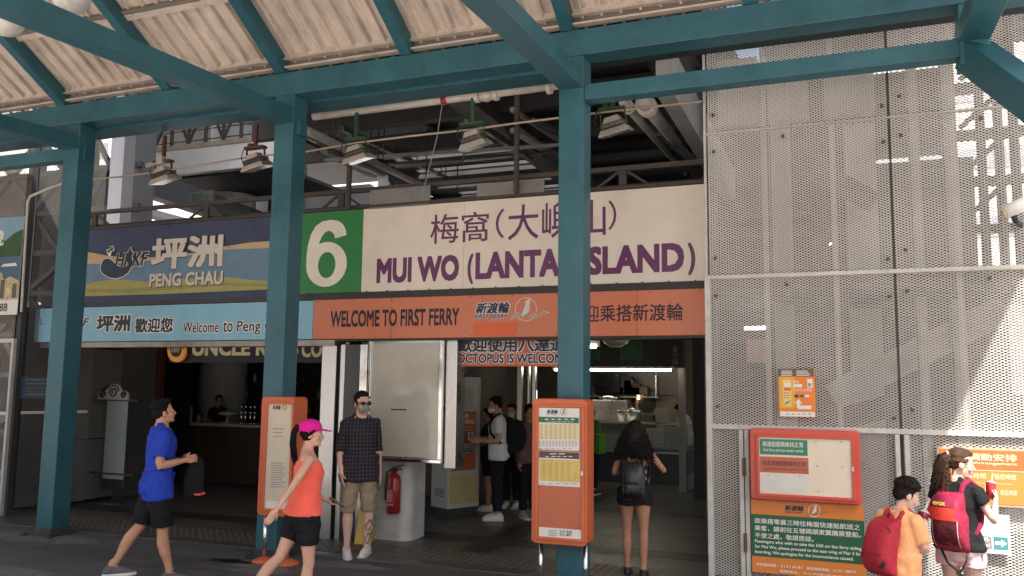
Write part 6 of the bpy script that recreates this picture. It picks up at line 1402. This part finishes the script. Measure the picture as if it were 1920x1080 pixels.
mb = MB(); h = P2.hs * .94; mb.ell(P2.Hd(0, -.016, .062), (.086, .106, .078), P2.Rh, 20, 12); mb.ell(P2.Hd(0, -.016, .060), (.089, .108, .03), P2.Rh, 20, 8)
cap = remeshed(mb, "cap", CAPM, P2.root, .007, 3, P2.xf)
b = MB(); rs = []
for k in range(9):
    a = R(-72 + 18 * k); rs.append([P2.Hd(.080 * math.sin(a), .070 + .02 * math.cos(a), .048), P2.Hd(.090 * math.sin(a), .085 + .105 * max(math.cos(a), 0) ** .6, .036 - .008 * math.cos(a)), P2.Hd(.090 * math.sin(a), .085 + .105 * max(math.cos(a), 0) ** .6, .030 - .008 * math.cos(a)), P2.Hd(.080 * math.sin(a), .070 + .02 * math.cos(a), .041)])
b.rings(rs).build("brim", CAPM, cap, local=True, smooth=True, xf=P2.xf)
mb = MB(); mb.ell(P2.Hd(0, -.045, .02), (.076, .064, .066), P2.Rh); mb.ell(P2.Hd(0, -.03, -.02), (.07, .062, .05), P2.Rh)
for sg in (-1, 1): mb.tube([P2.Hd(sg * .072, .03, .04), P2.Hd(sg * .077, .0, .01), P2.Hd(sg * .07, -.04, -.02)], [.012, .016, .018], 8, cap='r')
for k in range(46):
    o = V3(random.uniform(-.03, .03), random.uniform(-.02, .02), random.uniform(-.02, .02)); q = lambda x, y, z: P2.Hd(x + o.x * 1.2, y + o.y, z + o.z)
    mb.tube([P2.Hd(o.x * .4, -.10, .062 + o.z * .5), q(0, -.135, .07), q(.01, -.165, .02), q(.015, -.17, -.07), q(.02, -.155, -.16 - random.uniform(0, .05)), P2.Hd(.02 + o.x * .6, -.15 + o.y * .5, -.245 - random.uniform(0, .05))], [.006, .009, .010, .010, .007, .002], 5)
remeshed(mb, "hair", HB, P2.root, .005, 1, P2.xf, noise=.001, nscale=150); 
mb = MB()
for k in range(60):
    a_ = random.uniform(-.05, .05); q0 = P2.Hd(a_ * .3, -.105, .06); mb.tube([q0, P2.Hd(a_, -.15 - random.uniform(0, .02), .03), P2.Hd(a_ * 1.2 + .01, -.175 - random.uniform(-.01, .015), -.08), P2.Hd(a_ * 1.4 + .02, -.15 + random.uniform(-.03, .03), -.20 - random.uniform(0, .06))], [.003, .003, .0025, .001], 4)
mb.build("loose_strands", HB, P2.root, local=True, smooth=True, xf=P2.xf)["kind"] = "stuff"
t = P2.own("phone", "black phone in the hand of the woman in the pink cap", "phone"); W_, d_, n_, t_ = P2.hand_info[0]
c = W_ + d_ * .115 + n_ * .030; MB().obox(c, t_, d_, n_, .038, .078, .0045).build("body", BLACK, t, local=True, bevel=.004, xf=P2.xf); MB().obox(c + n_ * .0052, t_, d_, n_, .034, .073, .0004).build("screen", GLASSD, t, local=True, xf=P2.xf)

# --- man in the dark plaid shirt
def plaid(N, L, pos, c):
    sx = N.new("ShaderNodeSeparateXYZ"); L.new(pos, sx.inputs[0]); ad = N.new("ShaderNodeMath"); ad.operation = 'MULTIPLY_ADD'; ad.inputs[1].default_value = .45; L.new(sx.outputs[1], ad.inputs[0]); L.new(sx.outputs[0], ad.inputs[2]); acc = None
    for sock, per in ((ad.outputs[0], .042), (sx.outputs[2], .042)):
        p = N.new("ShaderNodeMath"); p.operation = 'PINGPONG'; p.inputs[1].default_value = per / 2; L.new(sock, p.inputs[0])
        mr = N.new("ShaderNodeMapRange"); mr.inputs[1].default_value = per * .16; mr.inputs[2].default_value = per * .22; mr.inputs[3].default_value = 1; mr.inputs[4].default_value = 0; L.new(p.outputs[0], mr.inputs[0])
        if acc is None: acc = mr.outputs[0]
        else:
            a = N.new("ShaderNodeMath"); a.operation = 'ADD'; L.new(acc, a.inputs[0]); L.new(mr.outputs[0], a.inputs[1]); acc = a.outputs[0]
    h = N.new("ShaderNodeMath"); h.operation = 'MULTIPLY'; h.inputs[1].default_value = .5; L.new(acc, h.inputs[0])
    mx = N.new("ShaderNodeMix"); mx.data_type = 'RGBA'; L.new(h.outputs[0], mx.inputs[0]); L.new(c, mx.inputs[6]); mx.inputs[7].default_value = (.062, .055, .068, 1); return mx.outputs[2]
P3 = Person("man in sunglasses, dark plaid shirt and khaki shorts standing by the steel jamb", (-5.26, 8.66, 0), facing(672, 166), 1.86, 'm', twist=R(3), hyaw=R(-8), shoe=.018, stout=.98, sw=.168, hs=1.07, feet=(34, 8),
            legs=((V3(-.06, .02, -1), V3(.02, -.03, -1)), (V3(.05, .0, -1), V3(.0, -.02, -1))), arms=((V3(-.13, -.02, -.99), V3(-.06, .16, -.99)), (V3(.17, -.04, -.98), V3(-.04, .30, -.95))))
P3.body(SKC, hands=(dict(n=V3(1, 0, 0), thumb=V3(0, 1, 0), curl=.55), dict(n=V3(-1, 0, 0), thumb=V3(0, 1, 0), curl=.3)))
P3.hair_short(M("hair cropped", (.014, .010, .008), .8, var=.3, scale=80, spec=.15), 1.0, 0, n=160, L=.012)
P3.shirt(fabric("dark plaid", (.018, .016, .022), extra=plaid, bump=.4), e=.018, hem=-.16, sleeve=1.0, se=.014, hem_e=.026, noise=.005)
mb = MB()
for i in (0, 1): P3.arm(mb, i, .022, .90, 1.06)
P3.cloth(mb, "rolled_cuff", MATS["fabric dark plaid"], noise=.002)
mb = MB()
for sg in (-1, 1): mb.tube([P3.T(V3(sg * .058, -.06, .545), 1), P3.T(V3(sg * .066, .01, .548), 1), P3.T(V3(sg * .030, .092, .488), 1)], .014, 8, flat=(V3(0, 0, 1), 1.5), cap='r')
P3.cloth(mb, "collar", MATS["fabric dark plaid"], noise=0)
P3.shorts(fabric("khaki", (.30, .235, .155)), top=.03, f1=1.06, e1=.034)
for i in (0, 1): P3.shoe(WSH, SOLE, i)
P3.mask(fabric("grey mask", (.24, .23, .225), var=.5, scale=28, bump=.3)); 
sg_ = MB()
for s in (-1, 1): sg_.ell(P3.Hd(s * .034, .094, .006), (.031, .010, .021), P3.Rh); sg_.tube([P3.Hd(s * .062, .085, .012), P3.Hd(s * .08, .03, .008), P3.Hd(s * .08, -.02, .002)], .004, 6)
sg_.tube([P3.Hd(-.012, .105, .012), P3.Hd(.012, .105, .012)], .004, 6); sg_.build("sunglasses", M("black lens", (.006, .006, .007), .08), P3.root, local=True, smooth=True, xf=P3.xf)
b = MB()
for k in range(6): 
    f = 1.28 + .11 * k; q = P3.knee[0] + (P3.ank[0] - P3.knee[0]) * (f - 1); r_ = .056 - .004 * k
    b.tube([q + V3(r_ * math.sin(a) * (1), r_ * math.cos(a) + .002, .035 * math.sin(3.1 * a + 2 * k)) for a in [R(-60 + 15 * j + 34 * (k % 3) - 30) for j in range(7)]], .0055, 6)
b.build("tattoo", M("tattoo ink", (.12, .095, .085), .6), P3.root, local=True, xf=P3.xf)
t = P3.own("phone", "dark phone held low by the man in the plaid shirt", "phone"); W_, d_, n_, t_ = P3.hand_info[0]; MB().obox(W_ + d_ * .10 + n_ * .030, t_, d_, n_, .036, .074, .005).build("body", BLACK, t, local=True, bevel=.004, xf=P3.xf)

# --- woman with long dark curls walking in
P4 = Person("woman with long dark curls and a small black backpack walking into the hall", at(1190, 8.98), facing(1190, 6), 1.615, 'f', hyaw=R(4), shoe=.012, lean=.02,
            legs=((V3(-.02, .10, -1), V3(.02, -.10, -1)), (V3(.03, -.05, -1), V3(.0, -.18, -.98))), arms=((V3(-.30, .05, -.95), V3(.30, .9, -.05)), (V3(.62, .02, -.78), V3(-.45, .75, .5))))
P4.body(SKD, hands=(dict(curl=.6), dict(curl=.6)))
fl_ = fabric("floral top", (.016, .014, .018))
def floral(N, L, pos, c):
    v = N.new("ShaderNodeTexVoronoi"); v.inputs["Scale"].default_value = 26; L.new(pos, v.inputs["Vector"]); r = N.new("ShaderNodeValToRGB"); L.new(v.outputs["Distance"], r.inputs[0]); e = r.color_ramp.elements
    e[0].position = .0; e[0].color = (.55, .40, .12, 1); e[1].position = .42; e[1].color = (.014, .012, .016, 1); x = e.new(.22); x.color = (.62, .42, .40, 1); r.color_ramp.interpolation = 'CONSTANT'; return r.outputs[0]
mb = MB(); P4.torso(mb, .012, .05, .31)
P4.cloth(mb, "halter_top", M("floral cloth", (.1, .1, .1), .8, extra=floral), noise=.002)
for sg in (-1, 1): MB().tube([P4.T(V3(sg * .10, -.09, .30), 1), P4.T(V3(sg * .07, -.095, .42), 1), P4.T(V3(sg * .05, -.05, .52), 1)], .012, 7).build("halter_strap", MATS["floral cloth"], P4.root, local=True, smooth=True, xf=P4.xf)
P4.shorts(fabric("black denim", (.014, .014, .017)), e=.020, top=.10, f1=.33, e1=.030)
for i in (0, 1): P4.shoe(M("black sandal", (.015, .015, .015), .5), BLACK, i, "sandal")
mb = MB(); mb.ell(P4.Hd(0, -.03, .05), (.088, .100, .09), P4.Rh); mb.tube([P4.Hd(0, -.05, .03), P4.Hd(0, -.085, -.06), P4.Hd(0, -.10, -.16), P4.Hd(0, -.105, -.25)], [.09, .105, .105, .07], 14, cap='r')
ro, en = [], []
for k in range(420):
    a = random.uniform(math.pi * .93, math.pi * 2.07); u = random.uniform(-.3, 1); rr = math.sqrt(1 - u * u); c = V3(.09 * rr * math.cos(a), -.02 + .10 * rr * math.sin(a), .05 + .09 * u); ln = random.uniform(.20, .44)
    e = V3(c.x * (1.2 + 3.2 * ln) + random.uniform(-.05, .05), min(c.y * 1.25 - .06, .0) + random.uniform(-.03, .02), max(c.z - ln, -.345 + random.uniform(-.02, .05))); ro.append(P4.Hd(*c)); en.append(P4.Hd(*e))
base = remeshed(mb, "hair", HDK, P4.root, .009, 1, P4.xf, noise=.003, nscale=40)
mb = MB(); curls(mb, ro, en, .010, .022, 3.5, 18); mb.build("curls", HDK, base, local=True, smooth=True, xf=P4.xf)
LEA = M("black leather", (.016, .016, .019), .33, var=.1, bump=.25, bscale=60)
t, bg_ = pack(P4, "backpack", "small black leather backpack on the woman with long curls", LEA, .28, .44, .15, -.10, -.10); straps(P4, t, LEA, .024)
b = MB(); rs = []
for z, w_, d_ in ((.10, .118, .178), (.16, .126, .18), (.26, .122, .165), (.335, .10, .12)): rs.append(superring(P4.T(V3(0, -.10 - d_ / 2 + .005, z), 1), w_ + .012, d_ / 2 + .008, P4.Rs @ V3(1, 0, 0), P4.Rs @ V3(0, 1, 0), 20, 3))
b.rings(rs).build("flap", LEA, t, local=True, smooth=True, bevel=.004, xf=P4.xf)
b = MB()
for k in range(9): b.tube([P4.T(V3(-.10 + .025 * k, -.272, .07), 1), P4.T(V3(-.098 + .0245 * k, -.278, .01), 1), P4.T(V3(-.09 + .0225 * k, -.262, -.05), 1)], .006, 6)
b.build("gathered_pleat", LEA, t, local=True, smooth=True, xf=P4.xf)["kind"] = "stuff"

# --- boy with the red backpack
P5 = Person("boy in an orange T-shirt with a red backpack leaning over his drink by the fence", at(1674, 6.9), facing(1672, 40), 1.28, 'm', lean=.12, hyaw=R(28), hpitch=R(-14), hs=1.26, shoe=.018,
            arms=((V3(-.1, .30, -.95), V3(.35, .55, .75)), (V3(.16, .22, -.95), V3(-.34, .50, .78))))
P5.body(SKC, .006, hands=(dict(n=V3(1, 0, 0), thumb=V3(0, 0, 1), curl=.8), dict(n=V3(-1, 0, 0), thumb=V3(0, 0, 1), curl=.8))); P5.eyes(); P5.hair_short(M("hair boy", (.012, .009, .008), .75, var=.3, scale=60, spec=.15), 1.10, 1, n=420, L=.026)
P5.shirt(fabric("soft orange", (.82, .42, .20)), e=.030, hem=-.16, sleeve=.75, se=.034, hem_e=.05); P5.shorts(fabric("blue denim", (.075, .11, .19), scale=30, var=.3), e=.022, f1=.95, e1=.05)
for i in (0, 1): P5.shoe(fabric("boy trainer", (.08, .08, .1)), SOLE, i)
MB().tube([P5.Hd(.078, .005, -.02), P5.Hd(.074, .035, -.07), P5.Hd(.045, .075, -.098)], .003, 5).build("mask_loop", M("mask pale blue", (.42, .52, .62), .7), P5.root, local=True, xf=P5.xf); MB().ell(P5.Hd(.012, .070, -.105), (.05, .035, .014), P5.Rh).build("face_mask", M("mask pale blue", (.42, .52, .62), .7), P5.root, local=True, smooth=True, xf=P5.xf)
MB().obox(P5.T(V3(.150, .125, .02), 1), P5.Rt @ V3(.8, -.5, 0), P5.Rt @ V3(.5, .8, 0), V3(0, 0, 1), .04, .012, .09).build("shirt_print", M("print slate", (.09, .09, .15), .7), P5.root, local=True, xf=P5.xf)
REDBAG = fabric("red backpack", (.43, .03, .05), rough=.7, bump=.5)
t, bg_ = pack(P5, "backpack", "big soft red backpack hanging low on the boy in orange", REDBAG, .34, .56, .195, -.12, -.10, sag=.05); straps(P5, t, REDBAG, .05, lo=.06)
MB().tube([P5.T(V3(-.03, -.14, .47), 1), P5.T(V3(0, -.16, .52), 1), P5.T(V3(.03, -.14, .47), 1)], .016, 8, cap='r').build("top_loop", REDBAG, t, local=True, smooth=True, xf=P5.xf)
for q in ((.10, -.295, .33), (.10, -.35, .03)): MB().tube([P5.T(V3(*q), 1), P5.T(V3(q[0], q[1] - .012, q[2]), 1)], .045, 14).build("round_badge", M("badge dark", (.03, .02, .025), .5), t, local=True, xf=P5.xf)
MB().tube([P5.T(V3(-.15, -.36, .06), 1), P5.T(V3(-.05, -.425, .12), 1), P5.T(V3(.1, -.40, .11), 1)], .006, 6).build("zip", M("zip dark red", (.25, .01, .02), .6), t, local=True, xf=P5.xf)
MB().tube([P5.T(V3(.165, .03, .14), 1), P5.T(V3(.175, -.02, .05), 1), P5.T(V3(.16, -.04, -.1), 1), P5.T(V3(.165, -.03, -.33), 1)], .022, 8, flat=(V3(1, 0, 0), .4)).build("hanging_strap", REDBAG, t, local=True, smooth=True, xf=P5.xf)
def cup(T, lab, k, m):
    t = T.own("drink_cup", lab, "drink"); W_, d_, n_, t_ = T.hand_info[k]; c = W_ + d_ * .075 + n_ * .045; X = Matrix.Translation(c * T.k) @ Matrix.Rotation(R(-24), 4, 'X')
    MB().lathe([(.028, -.05), (.038, .06), (.040, .065)], (0, 0, 0), 18).build("cup", m, t, local=True, smooth=True, xf=X); MB().lathe([(.041, .065), (.041, .07), (.02, .085), (.0, .086)], (0, 0, 0), 18).build("lid", M("cup lid", (.6, .5, .5), .2), t, local=True, smooth=True, xf=X); MB().tube([(0, 0, .08), (.0, .012, .15)], .004, 6).build("straw", WHITEP, t, local=True, xf=X)
CUPR = M("red drink", (.22, .012, .03), .15, coat=.6); cup(P5, "dark red iced drink in the boy's hands", 1, CUPR)

# --- girl with the ponytail
P6 = Person("girl with a curly ponytail, black top and pink shorts sipping a red drink", at(1790, 7.35), facing(1790, 18), 1.51, 'f', hyaw=R(52), hpitch=R(-8), hs=1.13, twist=R(-6), shoe=.018,
            arms=((V3(-.32, .05, -.94), V3(.30, .80, .50)), (V3(.42, .16, -.90), V3(-.10, .70, .72))))
P6.body(SKC, .0065, hands=(dict(n=V3(1, 0, 0), thumb=V3(0, 0, 1), curl=.7), dict(n=V3(-1, 0, 0), thumb=V3(0, 0, 1), curl=.8))); P6.eyes()
P6.shirt(fabric("black tee", (.012, .012, .013)), e=.018, hem=-.045, sleeve=.42, se=.030, hem_e=.048); P6.shorts(fabric("pink shorts", (.78, .50, .52)), e=.018, top=.04, f1=.42, e1=.034, f0=-.04)
for i in (0, 1): P6.shoe(WSH, SOLE, i)
mb = MB(); mb.ell(P6.Hd(0, -.018, .058), (.083, .100, .082), P6.Rh); mb.ell(P6.Hd(0, -.05, .01), (.075, .062, .075), P6.Rh); mb.ell(P6.Hd(0, .024, .088), (.064, .064, .042), P6.Rh); mb.ell(P6.Hd(0, .0, .05), (.080, .07, .06), P6.Rh)
for s in (-1, 1): mb.tube([P6.Hd(s * .074, .035, .035), P6.Hd(s * .078, .0, .02), P6.Hd(s * .07, -.05, .02)], [.010, .014, .016], 8, cap='r')
mb.tube([P6.Hd(0, -.10, .06), P6.Hd(0, -.135, .03), P6.Hd(-.005, -.15, -.05), P6.Hd(-.01, -.145, -.13), P6.Hd(-.01, -.14, -.19)], [.030, .05, .062, .055, .03], 12, cap='r')
base = remeshed(mb, "hair", HBR, P6.root, .008, 2, P6.xf, noise=.003, nscale=90)
ro, en = [], []
for k in range(190):
    a = random.uniform(0, 6.28); u = random.uniform(0, 1); z = .05 - .22 * u; rr = .03 + .04 * math.sin(min(u * 2.2, 1.6)); c = V3(rr * math.cos(a), -.135 + rr * .8 * math.sin(a), z); ro.append(P6.Hd(*c)); en.append(P6.Hd(c.x * 1.35 + random.uniform(-.015, .015), c.y + (c.y + .135) * .3, c.z - random.uniform(.06, .13)))
mb = MB(); curls(mb, ro, en, .005, .009, 2.2, 10); mb.build("curls", HBR, base, local=True, smooth=True, xf=P6.xf)
MB().tube([P6.Hd(0, -.098, .06), P6.Hd(0, -.112, .055)], .034, 12).build("hair_tie", M("tie lilac", (.5, .45, .6), .7), base, local=True, xf=P6.xf)
CR1 = fabric("crimson pack", (.27, .018, .048), rough=.65, bump=.3); CR2 = fabric("scarlet pocket", (.52, .04, .028), bump=.3); CR3 = fabric("maroon mesh", (.075, .012, .018), scale=90, var=.5); CR4 = fabric("plum top", (.21, .015, .05), bump=.3)
t, bg_ = pack(P6, "backpack", "crimson child's backpack with a star and yellow lettering on the girl", CR1, .29, .50, .20, -.11, -.05); straps(P6, t, CR4, .045)
def patch(nm, m, z0, z1, w0, w1, off, x0=0.0):
    b = MB(); n = 10; g = []
    for j in range(6):
        v = j / 5; z = z0 + (z1 - z0) * v; ww = w0 + (w1 - w0) * v; row = []
        for i in range(n + 1):
            x = -ww + 2 * ww * i / n + x0; u = (z + .04) / .50; f = max((1 - abs(2 * u - 1) ** 5) ** .5, .25); dd = .20 * (.75 + .45 * math.sin(math.pi * (1 - u) * .8 + .25)) * f; W2 = .155 * (.82 + .18 * f) * (1 - .10 * u)
            yy = -.11 - dd / 2 - dd / 2 * max(1 - min(abs(x) / W2, .999) ** 3.2, 0) ** (1 / 3.2); row.append(b.bm.verts.new(P6.T(V3(x, yy - off, z), 1)))
        g.append(row)
    for r0, r1 in zip(g, g[1:]):
        for i in range(n): b.bm.faces.new((r0[i], r0[i + 1], r1[i + 1], r1[i]))
    return b.build(nm, m, t, local=True, smooth=True, xf=P6.xf)
patch("top_panel", CR4, .34, .43, .11, .08, .006); patch("front_pocket", CR2, .23, .335, .115, .115, .009); patch("mesh_pocket", CR3, .02, .225, .085, .10, .014); patch("side_piping", M("piping grey", (.5, .48, .48), .6), .0, .23, .003, .003, .017, x0=.10); patch("side_piping", MATS["piping grey"], .0, .23, .003, .003, .017, x0=-.10)
def on_pack(o, z, x):          # lay flat print on the pack's outward face
    o.data.transform(Matrix.Translation(P6.root.location)); R3 = P6.Rs.to_4x4(); c = P6.T(V3(x, -.333, z), 1) * P6.k; o.data.transform(Matrix.Translation(c) @ R3)
o = text(t, "lettering", "evoc", -.055, .035, -.014, .014, 0, M("pack yellow", (.85, .75, .10), .5), bold=.04); on_pack(o, .365, 0)
sp = [(.032 * (1 if k % 2 == 0 else .45) * math.sin(k * math.pi / 5), .032 * (1 if k % 2 == 0 else .45) * math.cos(k * math.pi / 5)) for k in range(10)]
b = MB(); b.tube([V3(x, 0, z) for x, z in sp + sp[:2]], .004, 5); o = b.build("star", M("star orange", (.85, .28, .08), .5), t, local=True); o.data.transform(Matrix.Translation(-P6.root.location)); on_pack(o, .285, .05)
MB().tube([P6.T(V3(-.09, -.20, -.03), 1), P6.T(V3(-.03, -.23, -.14), 1), P6.T(V3(.05, -.2, -.21), 1)], .010, 7).tube([P6.T(V3(.12, -.16, -.02), 1), P6.T(V3(.10, -.18, -.12), 1), P6.T(V3(.055, -.2, -.21), 1)], .008, 7).build("loose_strap", BLACK, t, local=True, smooth=True, xf=P6.xf)
MB().obox(P6.T(V3(.055, -.2, -.225), 1), (1, 0, -.6), (0, 1, 0), (.6, 0, 1), .03, .012, .014).build("buckle", BLACK, t, local=True, bevel=.004, xf=P6.xf)
MB().tube([P6.T(V3(.15, .02, .14), 1), P6.T(V3(.175, -.03, .0), 1), P6.T(V3(.18, -.05, -.16), 1)], .010, 7).build("side_strap", BLACK, t, local=True, smooth=True, xf=P6.xf)
cup(P6, "red iced drink in a clear cup held up by the girl", 1, M("red drink bright", (.50, .03, .05), .15, coat=.6))

# --- people deeper in the hall
BGV = .011
def bystander(label, px, Y, a, H, sex, top, bottom, long_=True, hairm=HB, sk=SKD, mask=None, shoes=None, **k):
    p = PY(px, 800, Y); P = Person(label, (p.x, Y, .006), facing(px, a), H, sex, shoe=.018, **k); P.body(sk, BGV); P.shirt(top, e=.022, sleeve=.65, se=.028, vox=.011); P.shorts(bottom, f1=1.9 if long_ else .8, e1=.03, name="trousers" if long_ else "shorts", vox=.011); P.hair_short(hairm, 1.03, n=60)
    if mask: P.mask(mask)
    for i in (0, 1): P.shoe(shoes or WSH, SOLE, i)
    return P
MW = M("mask white", (.62, .66, .70), .8)
P7 = bystander("man in a white T-shirt and mask with a black backpack beside the kiosk", 934, 11.75, 268, 1.80, 'm', fabric("white tee", (.66, .66, .65)), fabric("dark trousers", (.012, .014, .02)), sk=SKA, mask=MW, hpitch=R(-10), hyaw=R(-2), arms=((V3(-.12, .06, -.98), V3(.22, .95, .0)), (V3(.12, .05, -.98), V3(-.2, .95, .05))))
t, bg_ = pack(P7, "backpack", "bulky black backpack on the man in the white T-shirt", fabric("black pack", (.012, .012, .013)), .32, .52, .24, -.12, -.02); straps(P7, t, MATS["fabric black pack"], .05)
P8 = bystander("masked woman with dark hair behind the white shirted man's backpack", 960, 13.0, 200, 1.66, 'f', fabric("charcoal top", (.02, .02, .024)), fabric("charcoal trousers", (.015, .015, .018)), sk=SKB, mask=MW)
P9 = bystander("person in dark clothes with bare legs and white shoes half hidden by the kiosk", 917, 12.55, 275, 1.60, 'f', fabric("dark blouse", (.02, .018, .02)), fabric("dark skirt shorts", (.014, .013, .015)), False, sk=SKD, shoes=WSH, arms=((V3(-.1, .2, -.95), V3(.2, .9, .2)), (V3(.1, .1, -1), V3(-.2, .9, .2))))
P10 = bystander("person in a reddish plaid shirt standing behind the tall front notice board", 992, 12.1, 150, 1.68, 'm', fabric("reddish plaid", (.20, .09, .09), extra=plaid), fabric("black jeans", (.012, .012, .014)), shoes=fabric("grey sneaker", (.3, .3, .31)))
P11 = bystander("shopper in a green top and pale spotted hat waiting at the food stall", 1108, 15.2, 30, 1.60, 'f', fabric("green top", (.07, .17, .05)), fabric("black leggings", (.012, .012, .013)), shoes=fabric("dark shoe", (.03, .03, .03)))
mb = MB(); mb.ell(P11.Hd(0, -.012, .07), (.092, .11, .08), P11.Rh); mb.tube([P11.Hd(0, -.012, .05), P11.Hd(0, -.012, .0)], [.10, .145], 20); remeshed(mb, "hat", M("spotted hat", (.40, .33, .24), .8, var=.8, scale=30), P11.root, .01, 2, P11.xf)
t = P11.own("shopping_bag", "lime green bag on the arm of the shopper at the stall", "bag"); mb = MB(); c = P11.T(V3(.21, .02, .06), 1); mb.obox(c, (1, 0, 0), (0, 1, 0), (0, 0, 1), .05, .13, .19); remeshed(mb, "sack", fabric("lime bag", (.10, .30, .03)), t, .012, 4, P11.xf, noise=.006, nscale=20)
P12 = bystander("stall worker with dark hair and white apron bending over behind the stall post", 1290, 17.6, 285, 1.66, 'm', fabric("worker white", (.45, .42, .38)), fabric("worker trousers", (.03, .03, .035)), lean=.18, hpitch=R(-25), arms=((V3(-.1, .5, -.85), V3(.2, .9, -.2)), (V3(.1, .5, -.85), V3(-.1, .9, -.2))))
P13 = bystander("barista in dark clothes and mask behind the coffee counter taps", 408, 15.0, 170, 1.68, 'f', fabric("barista black", (.02, .02, .022)), fabric("barista trousers", (.02, .02, .02)), sk=SKB, mask=MW)
